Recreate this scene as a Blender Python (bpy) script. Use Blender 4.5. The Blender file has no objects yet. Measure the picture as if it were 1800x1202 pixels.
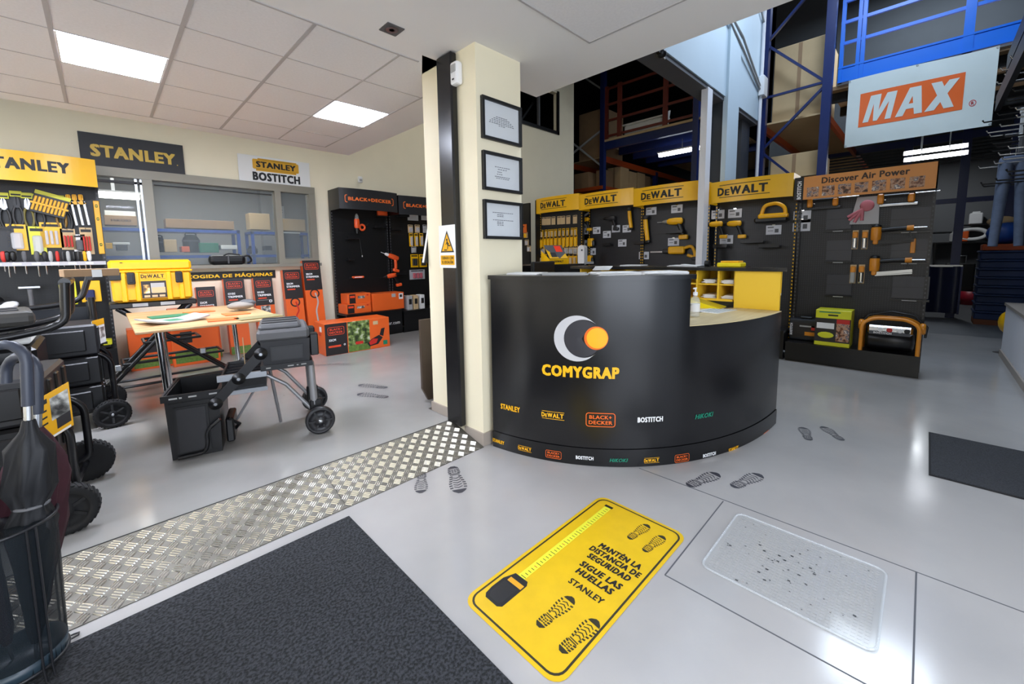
import bpy, bmesh, math, random
from mathutils import Matrix, Vector
PI = math.pi
random.seed(7)
S = bpy.context.scene
COL = S.collection

# ---------------------------------------------------------------- camera
YAW, PITCH, ROLL, FPX, CX, CY, EYE = 0.78137, -0.10948, -0.01394, 723.194, 900.0, 529.461, 1.46
_f = Vector((math.sin(YAW)*math.cos(PITCH), math.cos(YAW)*math.cos(PITCH), math.sin(PITCH)))
_r0 = Vector((math.cos(YAW), -math.sin(YAW), 0)); _u0 = _r0.cross(_f)
_r = math.cos(ROLL)*_r0 + math.sin(ROLL)*_u0
_u = -math.sin(ROLL)*_r0 + math.cos(ROLL)*_u0
EYEP = Vector((0, 0, EYE))
cam = bpy.data.objects.new('camera', bpy.data.cameras.new('camera'))
COL.objects.link(cam)
cam.matrix_world = Matrix(((_r.x, _u.x, -_f.x, 0), (_r.y, _u.y, -_f.y, 0), (_r.z, _u.z, -_f.z, EYE), (0, 0, 0, 1)))
cam.data.sensor_width = 36.0
cam.data.lens = FPX/1800*36.0
cam.data.shift_y = -(601-CY)/1800
cam.data.clip_start = 0.05
cam.data.clip_end = 200
S.camera = cam

# where a point of the photograph lies on a known real plane of the shop
def _ray(u, v):
    return _r*((u-CX)/FPX) + _u*(-(v-CY)/FPX) + _f
def onx(u, v, x):
    d = _ray(u, v); return EYEP + d*(x/d.x)
def ony(u, v, y):
    d = _ray(u, v); return EYEP + d*(y/d.y)
def onz(u, v, z):
    d = _ray(u, v); return EYEP + d*((z-EYE)/d.z)

# ---------------------------------------------------------------- world, lamps, exposure
w = bpy.data.worlds.new('world'); S.world = w; w.use_nodes = True
bg = w.node_tree.nodes['Background']
bg.inputs[0].default_value = (0.72, 0.83, 1.0, 1); bg.inputs[1].default_value = 1.15
S.view_settings.view_transform = 'Standard'; S.view_settings.look = 'None'
S.view_settings.gamma = 1.0; S.view_settings.use_curve_mapping = False
S.view_settings.exposure = 0.32
S.cycles.use_denoising = True
S.cycles.max_bounces = 7; S.cycles.diffuse_bounces = 4; S.cycles.glossy_bounces = 4
S.cycles.transmission_bounces = 6; S.cycles.transparent_max_bounces = 8
S.cycles.sample_clamp_indirect = 8.0
S.cycles.caustics_reflective = False; S.cycles.caustics_refractive = False

def area(name, loc, rot, sx, sy, power, colr):
    l = bpy.data.lights.new(name, 'AREA'); l.shape = 'RECTANGLE'; l.size = sx; l.size_y = sy
    l.energy = power; l.color = colr
    o = bpy.data.objects.new(name, l); COL.objects.link(o); o.location = loc; o.rotation_euler = rot
    return o
# high-bay lamps under the warehouse roof, right of the low shop ceiling
area('high_bay_lamp', (6.6, 0.6, 6.6), (0, 0, 0), 1.6, 1.6, 135, (0.66, 0.80, 1.0))
area('high_bay_lamp', (10.8, 0.2, 7.2), (0, 0, 0), 1.6, 1.6, 180, (0.74, 0.86, 1.0))
area('high_bay_lamp', (4.9, 4.8, 6.4), (0, 0, 0), 1.0, 1.0, 40, (1.0, 0.93, 0.8))
# daylight through the glazed shop entrance behind the photographer
area('entrance_daylight', (-1.2, -3.6, 1.6), (PI/2+.12, 0, 0), 4.8, 2.6, 150, (0.84, 0.90, 1.0))

# ---------------------------------------------------------------- materials
def lin(c):
    return tuple((x/12.92 if x <= 0.04045 else ((x+0.055)/1.055)**2.4) for x in c)
def hx(h):
    return lin(tuple(int(h[i:i+2], 16)/255 for i in (0, 2, 4)))
MATS = {}
def mat(name, color, rough=0.5, metal=0.0, noise=0.0, nscale=8.0, bump=0.0, bscale=60.0, emit=None, estr=0.0, spec=0.5, coat=0.0):
    if name in MATS: return MATS[name]
    m = bpy.data.materials.new(name); m.use_nodes = True
    nt = m.node_tree; b = nt.nodes['Principled BSDF']
    c = hx(color) if isinstance(color, str) else color
    b.inputs['Base Color'].default_value = (*c, 1)
    b.inputs['Roughness'].default_value = rough
    b.inputs['Metallic'].default_value = metal
    b.inputs['Specular IOR Level'].default_value = spec
    b.inputs['Coat Weight'].default_value = coat
    if noise or bump:
        tc = nt.nodes.new('ShaderNodeTexCoord')
    if noise:
        n = nt.nodes.new('ShaderNodeTexNoise'); n.inputs['Scale'].default_value = nscale; n.inputs['Detail'].default_value = 4
        nt.links.new(tc.outputs['Object'], n.inputs['Vector'])
        r = nt.nodes.new('ShaderNodeValToRGB')
        r.color_ramp.elements[0].position = .3; r.color_ramp.elements[1].position = .7
        r.color_ramp.elements[0].color = (*[max(0, x*(1-noise)) for x in c], 1)
        r.color_ramp.elements[1].color = (*[min(1, x*(1+noise)) for x in c], 1)
        nt.links.new(n.outputs['Fac'], r.inputs['Fac']); nt.links.new(r.outputs['Color'], b.inputs['Base Color'])
    if bump:
        n2 = nt.nodes.new('ShaderNodeTexNoise'); n2.inputs['Scale'].default_value = bscale
        nt.links.new(tc.outputs['Object'], n2.inputs['Vector'])
        bp = nt.nodes.new('ShaderNodeBump'); bp.inputs['Strength'].default_value = bump; bp.inputs['Distance'].default_value = .01
        nt.links.new(n2.outputs['Fac'], bp.inputs['Height']); nt.links.new(bp.outputs['Normal'], b.inputs['Normal'])
    if emit:
        b.inputs['Emission Color'].default_value = (*hx(emit), 1); b.inputs['Emission Strength'].default_value = estr
    MATS[name] = m
    return m

def glass(name, tint, opac, rough=0.02, gloss=0.12):
    if name in MATS: return MATS[name]
    m = bpy.data.materials.new(name); m.use_nodes = True; nt = m.node_tree
    for n in list(nt.nodes): nt.nodes.remove(n)
    out = nt.nodes.new('ShaderNodeOutputMaterial'); tr = nt.nodes.new('ShaderNodeBsdfTransparent')
    pr = nt.nodes.new('ShaderNodeBsdfPrincipled'); mx = nt.nodes.new('ShaderNodeMixShader')
    c = hx(tint); tr.inputs[0].default_value = (*[0.5+0.5*x for x in c], 1)
    pr.inputs['Base Color'].default_value = (*c, 1); pr.inputs['Roughness'].default_value = rough
    mx.inputs[0].default_value = opac
    nt.links.new(tr.outputs[0], mx.inputs[1]); nt.links.new(pr.outputs[0], mx.inputs[2]); nt.links.new(mx.outputs[0], out.inputs[0])
    MATS[name] = m
    return m

def m_carpet(name, c1, c2, scale):
    m = bpy.data.materials.new(name); m.use_nodes = True; nt = m.node_tree; b = nt.nodes['Principled BSDF']
    tc = nt.nodes.new('ShaderNodeTexCoord'); v = nt.nodes.new('ShaderNodeTexNoise'); v.inputs['Scale'].default_value = scale; v.inputs['Detail'].default_value = 2
    r = nt.nodes.new('ShaderNodeValToRGB'); r.color_ramp.elements[0].position = .38; r.color_ramp.elements[1].position = .62
    r.color_ramp.elements[0].color = (*hx(c1), 1); r.color_ramp.elements[1].color = (*hx(c2), 1)
    bp = nt.nodes.new('ShaderNodeBump'); bp.inputs['Strength'].default_value = .8; bp.inputs['Distance'].default_value = .01
    nt.links.new(tc.outputs['Object'], v.inputs['Vector']); nt.links.new(v.outputs['Fac'], r.inputs['Fac']); nt.links.new(r.outputs['Color'], b.inputs['Base Color'])
    nt.links.new(v.outputs['Fac'], bp.inputs['Height']); nt.links.new(bp.outputs['Normal'], b.inputs['Normal'])
    b.inputs['Roughness'].default_value = .95
    return m

def m_floor(name, base, dark, rough):
    m = bpy.data.materials.new(name); m.use_nodes = True; nt = m.node_tree; b = nt.nodes['Principled BSDF']
    tc = nt.nodes.new('ShaderNodeTexCoord')
    n = nt.nodes.new('ShaderNodeTexNoise'); n.inputs['Scale'].default_value = 1.1; n.inputs['Detail'].default_value = 6
    r = nt.nodes.new('ShaderNodeValToRGB'); r.color_ramp.elements[0].position = .35; r.color_ramp.elements[1].position = .6
    r.color_ramp.elements[0].color = (*hx(dark), 1); r.color_ramp.elements[1].color = (*hx(base), 1)
    # small dark scuffs
    v = nt.nodes.new('ShaderNodeTexVoronoi'); v.inputs['Scale'].default_value = 3.1; v.inputs['Randomness'].default_value = 1
    lt = nt.nodes.new('ShaderNodeMath'); lt.operation = 'LESS_THAN'; lt.inputs[1].default_value = .014
    mx = nt.nodes.new('ShaderNodeMixRGB'); mx.inputs[2].default_value = (.06, .055, .05, 1)
    # slight roughness changes and orange-peel of the poured paint
    n2 = nt.nodes.new('ShaderNodeTexNoise'); n2.inputs['Scale'].default_value = 2.5; n2.inputs['Detail'].default_value = 5
    mr = nt.nodes.new('ShaderNodeMapRange'); mr.inputs['To Min'].default_value = rough*.6; mr.inputs['To Max'].default_value = rough*1.5
    n3 = nt.nodes.new('ShaderNodeTexNoise'); n3.inputs['Scale'].default_value = 38
    bp = nt.nodes.new('ShaderNodeBump'); bp.inputs['Strength'].default_value = .04; bp.inputs['Distance'].default_value = .004
    for k in (n, v, n2, n3): nt.links.new(tc.outputs['Object'], k.inputs['Vector'])
    nt.links.new(n.outputs['Fac'], r.inputs['Fac']); nt.links.new(v.outputs['Distance'], lt.inputs[0])
    nt.links.new(lt.outputs[0], mx.inputs[0]); nt.links.new(r.outputs['Color'], mx.inputs[1]); nt.links.new(mx.outputs[0], b.inputs['Base Color'])
    nt.links.new(n2.outputs['Fac'], mr.inputs['Value']); nt.links.new(mr.outputs[0], b.inputs['Roughness'])
    nt.links.new(n3.outputs['Fac'], bp.inputs['Height']); nt.links.new(bp.outputs['Normal'], b.inputs['Normal'])
    return m

def m_wood(name, c1, c2, scale=1.0):
    m = bpy.data.materials.new(name); m.use_nodes = True; nt = m.node_tree; b = nt.nodes['Principled BSDF']
    tc = nt.nodes.new('ShaderNodeTexCoord'); mp = nt.nodes.new('ShaderNodeMapping'); mp.inputs['Scale'].default_value = (3*scale, 40*scale, 3*scale)
    n = nt.nodes.new('ShaderNodeTexNoise'); n.inputs['Scale'].default_value = 1.6; n.inputs['Detail'].default_value = 5
    r = nt.nodes.new('ShaderNodeValToRGB'); r.color_ramp.elements[0].position = .35; r.color_ramp.elements[1].position = .65
    r.color_ramp.elements[0].color = (*hx(c1), 1); r.color_ramp.elements[1].color = (*hx(c2), 1)
    nt.links.new(tc.outputs['Object'], mp.inputs['Vector']); nt.links.new(mp.outputs[0], n.inputs['Vector'])
    nt.links.new(n.outputs['Fac'], r.inputs['Fac']); nt.links.new(r.outputs['Color'], b.inputs['Base Color'])
    b.inputs['Roughness'].default_value = .45
    return m

def m_peg(name, base, hole, pitch=.025):
    # perforated steel panel: rows of small square holes in object space
    m = bpy.data.materials.new(name); m.use_nodes = True; nt = m.node_tree; b = nt.nodes['Principled BSDF']
    tc = nt.nodes.new('ShaderNodeTexCoord'); sx = nt.nodes.new('ShaderNodeSeparateXYZ'); nt.links.new(tc.outputs['Object'], sx.inputs[0])
    def frac(o):
        a = nt.nodes.new('ShaderNodeMath'); a.operation = 'DIVIDE'; a.inputs[1].default_value = pitch; nt.links.new(o, a.inputs[0])
        f = nt.nodes.new('ShaderNodeMath'); f.operation = 'FRACT'; nt.links.new(a.outputs[0], f.inputs[0])
        g = nt.nodes.new('ShaderNodeMath'); g.operation = 'LESS_THAN'; g.inputs[1].default_value = .3; nt.links.new(f.outputs[0], g.inputs[0])
        return g.outputs[0]
    mu = nt.nodes.new('ShaderNodeMath'); mu.operation = 'MULTIPLY'
    nt.links.new(frac(sx.outputs['X']), mu.inputs[0]); nt.links.new(frac(sx.outputs['Z']), mu.inputs[1])
    mx = nt.nodes.new('ShaderNodeMixRGB'); mx.inputs[1].default_value = (*hx(base), 1); mx.inputs[2].default_value = (*hx(hole), 1)
    nt.links.new(mu.outputs[0], mx.inputs[0]); nt.links.new(mx.outputs[0], b.inputs['Base Color'])
    b.inputs['Roughness'].default_value = .42
    return m

def m_photo(name, cols, scale=14):
    # blurry multi-coloured print on packaging
    m = bpy.data.materials.new(name); m.use_nodes = True; nt = m.node_tree; b = nt.nodes['Principled BSDF']
    tc = nt.nodes.new('ShaderNodeTexCoord'); n = nt.nodes.new('ShaderNodeTexNoise'); n.inputs['Scale'].default_value = scale; n.inputs['Detail'].default_value = 3
    r = nt.nodes.new('ShaderNodeValToRGB'); cr = r.color_ramp
    ps = [.33+.34*i/(len(cols)-1) for i in range(len(cols))]
    cr.elements[0].position = ps[0]; cr.elements[0].color = (*hx(cols[0]), 1)
    cr.elements[1].position = ps[-1]; cr.elements[1].color = (*hx(cols[-1]), 1)
    for p, c in list(zip(ps, cols))[1:-1]:
        e = cr.elements.new(p); e.color = (*hx(c), 1)
    nt.links.new(tc.outputs['Object'], n.inputs['Vector']); nt.links.new(n.outputs['Fac'], r.inputs['Fac']); nt.links.new(r.outputs['Color'], b.inputs['Base Color'])
    b.inputs['Roughness'].default_value = .35
    return m

FLOOR = m_floor('floor_paint', 'AFACA8', 'A3A19E', .14)
FLOOR2 = m_floor('floor_paint_shop', '999793', '8E8B88', .14)
CONC = mat('floor_concrete', '55585B', .6, noise=.1, nscale=2)
CEIL = mat('ceiling_plaster', 'EBE9E8', .9)
TILE = mat('ceiling_tile', 'E6E4E5', .95, noise=.03, nscale=60, bump=.05, bscale=300)
TBAR = mat('ceiling_bar', 'B4B0B0', .7)
CREAM = mat('wall_cream', 'F4EAD0', .75, noise=.015, nscale=3)
CREAMP = mat('pillar_cream', 'F0E6C8', .6, noise=.015, nscale=3)
SKIRT = mat('skirting_beige', 'A79C90', .4)
WHITEW = mat('wall_white', 'E2E2E6', .6)
BLUEW = mat('beam_paint', 'BFD0DA', .6, noise=.02, nscale=2)
DARKW = mat('dark_cladding', '1B1C1E', .8)
MIDW = mat('grey_cladding', '3F4449', .7, noise=.05, nscale=4)
BLACK = mat('black_plastic', '0E0E10', .36)
BLACKM = mat('black_metal', '111113', .3)
SATIN = mat('satin_black_laminate', '121214', .24)
DKGREY = mat('dark_grey_plastic', '1F1F22', .42)
GREYP = mat('grey_plastic', '58585A', .5)
RUBBER = mat('rubber', '111112', .8)
YEL = mat('tool_yellow', 'EAAC0A', .35)
YELH = mat('header_yellow', 'F2B90C', .32)
YELB = mat('bright_yellow', 'F0D800', .4)
YELG = mat('pack_lime_yellow', 'D8D82A', .35)
ORG = mat('orange_card', 'E46224', .4)
ORGL = mat('orange_print', 'E8702C', .4)
ORGT = mat('orange_tan', 'E0954C', .45)
WHITE = mat('white_paint', 'EDEDED', .4)
PAPER = mat('paper', 'E6E6E4', .8)
PAPERG = mat('paper_grey', 'A9A9A7', .8)
PRINT = mat('print_grey', '55565A', .7)
INK = mat('ink_black', '151515', .5)
RED = mat('red_plastic', 'C32A22', .4)
BLUE = mat('rack_blue', '1F4FA8', .35)
NAVY = mat('rack_navy', '1C2A5E', .3)
BRBLUE = mat('railing_blue', '1478F0', .3)
RUST = mat('beam_orange', 'B24A1C', .4)
RUSTD = mat('railing_red_brown', '6E2A1E', .5)
CARD = mat('cardboard', '9E8060', .8, noise=.06, nscale=6)
CARDL = mat('cardboard_light', 'C9AE84', .8, noise=.04, nscale=4)
STEEL = mat('steel', 'B9BCC0', .28, metal=1.0)
CHROME = mat('chrome', 'D5D7DA', .12, metal=1.0)
ALU = mat('aluminium_paint', '8E897C', .42, metal=.2)
PLATE = mat('checker_plate', '6E6A61', .55, metal=.7, noise=.15, nscale=7)
PLATEB = mat('checker_plate_bar', 'EFECE4', .2, metal=1.0)
GREEN = mat('green_print', '1D7A5A', .5)
GRASSG = mat('grass_print', '5E7A32', .6, noise=.3, nscale=40)
MAROON = mat('maroon_cloth', '3C1620', .75, noise=.1, nscale=20)
BLKCLOTH = mat('black_cloth', '17181B', .6, noise=.1, nscale=20)
NAVYC = mat('navy_cloth', '1A2350', .5)
TARP = mat('tarpaulin', '1B2140', .3, noise=.15, nscale=3, bump=.4, bscale=4)
DENIM = mat('denim', '69748A', .8, noise=.15, nscale=12)
BANNER = mat('banner_cloth', 'DCE6E2', .55, noise=.02, nscale=4)
MATB = m_carpet('carpet_black', '0E0F10', '34363A', 90)
MATG = m_carpet('carpet_grey', '2A2C2F', '3A3C40', 160)
STICK = mat('sticker_yellow', 'DCB418', .35, noise=.06, nscale=9)
TREAD = mat('tread_print', '34333A', .5)
TREADB = mat('tread_print_black', '2B2712', .5)
PINE = m_wood('table_pine', 'B08252', 'D2AE80', .8)
MAPLE = m_wood('desk_maple', 'CDB98C', 'DCCB9F', .5)
PEG = m_peg('pegboard_dark', '17181C', '3A3B40')
PEGN = m_peg('pegboard_black', '070708', '151517')
LED = mat('led_diffuser', 'FFFFFF', .5, emit='E6EDFF', estr=62.0)
TUBE = mat('tube_glow', 'FFFFFF', .5, emit='F4F8FF', estr=16.0)
TUBEW = mat('tube_glow_warm', 'FFFFFF', .5, emit='FFF8E8', estr=9.0)
GLASS = glass('window_glass', 'DDE6EA', .10)
CLEAR = glass('clear_plastic', 'F2F5F6', .25, .08)
BLIST = glass('blister_plastic', 'E8E8EA', .45, .15)
MESHG = glass('wire_mesh', '2A3238', .40, .5)
TRANSM = glass('clear_mat', 'E8E8E6', .30, .08)
PHO1 = m_photo('print_tools', ['1F1A18', '7A5A3A', 'D8B060', 'E8E0D0'], 16)
PHO2 = m_photo('print_garden', ['1E2418', '44562C', '7F9350', 'C8CBB8'], 14)
PHO3 = m_photo('print_workshop', ['38261E', '8A5638', 'C9A080', '4A4A60', 'E0D0C0'], 22)
PHO4 = m_photo('print_grey', ['30302E', '6E6E6A', 'B8B8B2', 'E8E8E4'], 20)

# ---------------------------------------------------------------- mesh builder
def T(x=0, y=0, z=0): return Matrix.Translation((x, y, z))
def RZ(a): return Matrix.Rotation(a, 4, 'Z')
def RX(a): return Matrix.Rotation(a, 4, 'X')
def RY(a): return Matrix.Rotation(a, 4, 'Y')
def FR(o, xd, yd):
    # frame with origin o, x axis xd, y axis yd
    x = Vector(xd).normalized(); y = Vector(yd); y = (y - x*y.dot(x)).normalized(); z = x.cross(y)
    return Matrix(((x.x, y.x, z.x, o[0]), (x.y, y.y, z.y, o[1]), (x.z, y.z, z.z, o[2]), (0, 0, 0, 1)))

_boxcache = {}
def _unitbox(sx, sy, sz, bev, seg=1):
    k = (round(sx, 4), round(sy, 4), round(sz, 4), round(bev, 4), seg)
    if k not in _boxcache:
        bm = bmesh.new(); bmesh.ops.create_cube(bm, size=1)
        for v in bm.verts: v.co = Vector((v.co.x*sx, v.co.y*sy, v.co.z*sz))
        bmesh.ops.bevel(bm, geom=list(bm.edges), offset=min(bev, .49*min(sx, sy, sz)), segments=seg, affect='EDGES', profile=.5)
        bm.verts.index_update()
        _boxcache[k] = ([v.co.copy() for v in bm.verts], [[v.index for v in f.verts] for f in bm.faces])
        bm.free()
    return _boxcache[k]

_textcache = {}
def _textmesh(s, bold, shear=0.0, align='CENTER', space=1.0):
    k = (s, bold, shear, align, space)
    if k not in _textcache:
        c = bpy.data.curves.new('text', 'FONT'); c.body = s; c.size = 1; c.offset = 0; c.shear = shear
        c.align_x = align; c.space_character = space; c.space_line = .9; c.resolution_u = 2
        o = bpy.data.objects.new('text', c); COL.objects.link(o)
        dg = bpy.context.evaluated_depsgraph_get(); dg.update()
        me = bpy.data.meshes.new_from_object(o.evaluated_get(dg))
        vs = [v.co.copy() for v in me.vertices]; fs = [list(p.vertices) for p in me.polygons]
        bpy.data.objects.remove(o); bpy.data.curves.remove(c); bpy.data.meshes.remove(me)
        if bold > .012:      # heavier strokes: the outline repeated a stroke's width apart
            n = len(vs); d = bold; V0, F0 = vs, fs; vs = []; fs = []
            for j, (dx, dy) in enumerate(((-d, -d*.6), (d, -d*.6), (-d, d*.6), (d, d*.6), (0, 0))):
                vs += [Vector((v.x+dx, v.y+dy, j)) for v in V0]; fs += [[q+j*n for q in f] for f in F0]
        x0 = min(v.x for v in vs); x1 = max(v.x for v in vs); y0 = min(v.y for v in vs); y1 = max(v.y for v in vs)
        vs = [Vector(((v.x-(x0+x1)/2)/(x1-x0), (v.y-(y0+y1)/2)/(y1-y0), v.z*.00016)) for v in vs]
        _textcache[k] = (vs, fs, (x1-x0)/(y1-y0))
    return _textcache[k]

class MB:
    def __init__(s, M=None):
        s.v = []; s.f = []; s.mi = []; s.sm = []; s.mats = []; s.M = M or Matrix()
    def add(s, vs, fs, m, M=None, smooth=False):
        if m not in s.mats: s.mats.append(m)
        k = s.mats.index(m); n = len(s.v); X = s.M @ M if M is not None else s.M
        s.v += [X @ Vector(v) for v in vs]
        s.f += [[n+i for i in f] for f in fs]
        s.mi += [k]*len(fs); s.sm += [smooth]*len(fs)
        return s
    def box(s, c, sz, m, bev=0.0, M=None, seg=1):
        X = T(*c) if M is None else M @ T(*c)
        if bev > 0:
            vs, fs = _unitbox(*sz, bev, seg); return s.add(vs, fs, m, X)
        a, b, d = sz[0]/2, sz[1]/2, sz[2]/2
        vs = [(-a, -b, -d), (a, -b, -d), (a, b, -d), (-a, b, -d), (-a, -b, d), (a, -b, d), (a, b, d), (-a, b, d)]
        return s.add(vs, [(0, 3, 2, 1), (4, 5, 6, 7), (0, 1, 5, 4), (1, 2, 6, 5), (2, 3, 7, 6), (3, 0, 4, 7)], m, X)
    def bx(s, x0, x1, y0, y1, z0, z1, m, bev=0.0, M=None):
        return s.box(((x0+x1)/2, (y0+y1)/2, (z0+z1)/2), (abs(x1-x0), abs(y1-y0), abs(z1-z0)), m, bev, M)
    def poly(s, pts, m, M=None):
        return s.add([(p[0], p[1], p[2] if len(p) > 2 else 0) for p in pts], [list(range(len(pts)))], m, M)
    def prism(s, pts, z0, z1, m, M=None, smooth=False):
        n = len(pts)
        s.add([(p[0], p[1], z1) for p in pts], [list(range(n))], m, M)
        s.add([(p[0], p[1], z0) for p in pts], [list(range(n))[::-1]], m, M)
        vs = [(p[0], p[1], z0) for p in pts] + [(p[0], p[1], z1) for p in pts]
        return s.add(vs, [(i, (i+1) % n, n+(i+1) % n, n+i) for i in range(n)], m, M, smooth)
    def rect(s, cx, cy, w, h, m, M=None, z=0.0):
        return s.poly([(cx-w/2, cy-h/2, z), (cx+w/2, cy-h/2, z), (cx+w/2, cy+h/2, z), (cx-w/2, cy+h/2, z)], m, M)
    def ring(s, outer, inner, m, M=None, z=0.0):
        n = len(outer)
        return s.add([(p[0], p[1], z) for p in outer]+[(p[0], p[1], z) for p in inner],
                     [(i, (i+1) % n, n+(i+1) % n, n+i) for i in range(n)], m, M)
    def tube(s, pts, r, m, n=10, closed=False, M=None, rad=None):
        P = [Vector(p) for p in pts]; N = len(P); vs = []; fs = []
        up = None
        for i in range(N):
            if closed: t = (P[(i+1) % N]-P[i-1]).normalized()
            else: t = (P[min(i+1, N-1)]-P[max(i-1, 0)]).normalized()
            if up is None:
                a = Vector((0, 0, 1)) if abs(t.z) < .9 else Vector((1, 0, 0)); up = (a - t*a.dot(t)).normalized()
            else: up = (up - t*up.dot(t)).normalized()
            sd = t.cross(up); rr = rad[i] if rad else r
            for k in range(n):
                a = 2*PI*k/n; vs.append(P[i] + up*(math.cos(a)*rr) + sd*(math.sin(a)*rr))
        L = N if closed else N-1
        for i in range(L):
            j = (i+1) % N
            for k in range(n): fs.append((i*n+k, i*n+(k+1) % n, j*n+(k+1) % n, j*n+k))
        s.add(vs, fs, m, M, True)
        if not closed:
            s.add(vs[:n], [list(range(n))], m, M); s.add(vs[-n:], [list(range(n))[::-1]], m, M)
        return s
    def bar(s, a, b, w, h, m, M=None):
        # straight rectangular bar from a to b
        a = Vector(a); b = Vector(b); d = b-a; L = d.length
        up = (0, 0, 1) if abs(d.normalized().z) < .95 else (0, 1, 0)
        F = FR(a, d, up)
        return s.box((L/2, 0, 0), (L, w, h) if False else (L, h, w), m, 0, F if M is None else M @ F)
    def lathe(s, prof, m, n=20, M=None, smooth=True):
        vs = []; fs = []
        for r, z in prof:
            for k in range(n): a = 2*PI*k/n; vs.append((r*math.cos(a), r*math.sin(a), z))
        for i in range(len(prof)-1):
            for k in range(n): fs.append((i*n+k, i*n+(k+1) % n, (i+1)*n+(k+1) % n, (i+1)*n+k))
        s.add(vs, fs, m, M, smooth)
        if prof[0][0] > 1e-6: s.add(vs[:n], [list(range(n))[::-1]], m, M)
        if prof[-1][0] > 1e-6: s.add(vs[-n:], [list(range(n))], m, M)
        return s
    def ball(s, c, r, m, M=None, n=12):
        rx, ry, rz = (r, r, r) if not isinstance(r, tuple) else r
        prof = [(max(math.sin(PI*i/8), 1e-7), -math.cos(PI*i/8)) for i in range(9)]
        X = T(*c) @ Matrix.Diagonal((rx, ry, rz, 1))
        return s.lathe(prof, m, n, X if M is None else M @ X)
    def text(s, txt, m, M, w=None, h=None, bold=.02, shear=0.0, align='CENTER', z=0.0, fn=None, space=None):
        bold = min(bold, .055); space = space or 1+bold*2.2
        vs, fs, asp = _textmesh(txt, bold, shear, align, space)
        if w is None: w = h*asp
        if h is None: h = w/asp
        P = [(v.x*w, v.y*h, z+v.z) for v in vs]
        if fn: P = [fn(*p) for p in P]
        return s.add(P, fs, m, M)
    def build(s, name, parent=None):
        me = bpy.data.meshes.new(name)
        me.from_pydata([tuple(v) for v in s.v], [], s.f)
        for m in s.mats: me.materials.append(m)
        me.polygons.foreach_set('material_index', s.mi); me.polygons.foreach_set('use_smooth', s.sm)
        me.update()
        o = bpy.data.objects.new(name, me); COL.objects.link(o)
        if parent: o.parent = parent
        return o

def tag(o, label, cat, group=None):
    o['label'] = label; o['category'] = cat
    if group: o['group'] = group
    return o
def thing(name, label, cat, loc=(0, 0, 0), rz=0.0, group=None):
    o = bpy.data.objects.new(name, None); COL.objects.link(o); o.empty_display_size = .05
    o.location = loc; o.rotation_euler = (0, 0, rz)
    return tag(o, label, cat, group)
def single(name, mb, label, cat, loc=(0, 0, 0), rz=0.0, group=None):
    o = mb.build(name); o.location = loc; o.rotation_euler = (0, 0, rz)
    return tag(o, label, cat, group)
def struct(name, mb, parent=None):
    o = mb.build(name, parent)
    if not parent: o['kind'] = 'structure'
    return o
def dup(root, loc, rz, label):
    def cp(o, par):
        c = o.copy(); COL.objects.link(c)
        if par: c.parent = par
        for ch in o.children: cp(ch, c)
        return c
    r = cp(root, None); r.location = loc; r.rotation_euler = (0, 0, rz); r['label'] = label
    return r

def rrect(x0, y0, x1, y1, r, n=5):
    P = []
    for cx, cy, a0 in ((x1-r, y1-r, 0), (x0+r, y1-r, 90), (x0+r, y0+r, 180), (x1-r, y0+r, 270)):
        for i in range(n+1):
            a = math.radians(a0+90*i/n); P.append((cx+r*math.cos(a), cy+r*math.sin(a)))
    return P
def arc(cx, cy, r, a0, a1, n):
    return [(cx+r*math.cos(math.radians(a0+(a1-a0)*i/n)), cy+r*math.sin(math.radians(a0+(a1-a0)*i/n))) for i in range(n+1)]
def bendpts(pts, r, n=5):
    # round the inner corners of a polyline
    P = [Vector(p) for p in pts]; out = [P[0]]
    for i in range(1, len(P)-1):
        a = (P[i-1]-P[i]); b = (P[i+1]-P[i]); k = min(r, a.length*.49, b.length*.49)
        A = P[i]+a.normalized()*k; B = P[i]+b.normalized()*k
        for j in range(n+1):
            t = j/n; out.append(A*(1-t)**2 + P[i]*2*t*(1-t) + B*t*t)
    return out+[P[-1]]
ORD = ['first', 'second', 'third', 'fourth', 'fifth', 'sixth', 'seventh', 'eighth', 'ninth', 'tenth', 'eleventh', 'twelfth', 'thirteenth', 'fourteenth', 'fifteenth', 'sixteenth']

# ---------------------------------------------------------------- marks: lettering and emblems drawn into a part's mesh
def logo_yb(mb, M, w, m, box=None, fn=None, lines=True):
    # capital D, small capital e, WALT
    h = w*.2
    def g(t, cx, wid, hh, cy=0):
        f2 = (lambda x, y, z: fn(x+cx, y+cy, z)) if fn else None
        mb.text(t, m, M if fn else (M @ T(cx, cy, 0)), w=wid, h=hh, bold=.045, fn=f2)
    if box is not None:
        pts = [(-w*.54, -h*.72), (w*.54, -h*.72), (w*.54, h*.72), (-w*.54, h*.72)]
        if fn:
            P = [-w*.54+1.08*w*i/8 for i in range(9)]; mb.add([fn(x, -h*.72, -.0006) for x in P]+[fn(x, h*.72, -.0006) for x in P], [(i, i+1, 10+i, 9+i) for i in range(8)], box, M)
        else: mb.rect(0, 0, w*1.08, h*1.44, box, M, z=-.0006)
    g('D', -.43*w, .14*w, h); g('E', -.295*w, .10*w, h*.74, -h*.13); g('W', -.125*w, .22*w, h); g('A', .085*w, .17*w, h); g('L', .245*w, .13*w, h); g('T', .395*w, .16*w, h)
    if fn and lines:
        for sy in (1, -1):
            P = [-.48*w+.98*w*k/8 for k in range(9)]; mb.add([fn(x, sy*h*.80-h*.05, 0) for x in P]+[fn(x, sy*h*.80+h*.05, 0) for x in P], [(k, k+1, 10+k, 9+k) for k in range(8)], m, M)
    if lines and not fn:
        for sy in (1, -1): mb.rect(.02*w, sy*h*.78, w*1.0, h*.07, m, M)
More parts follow.
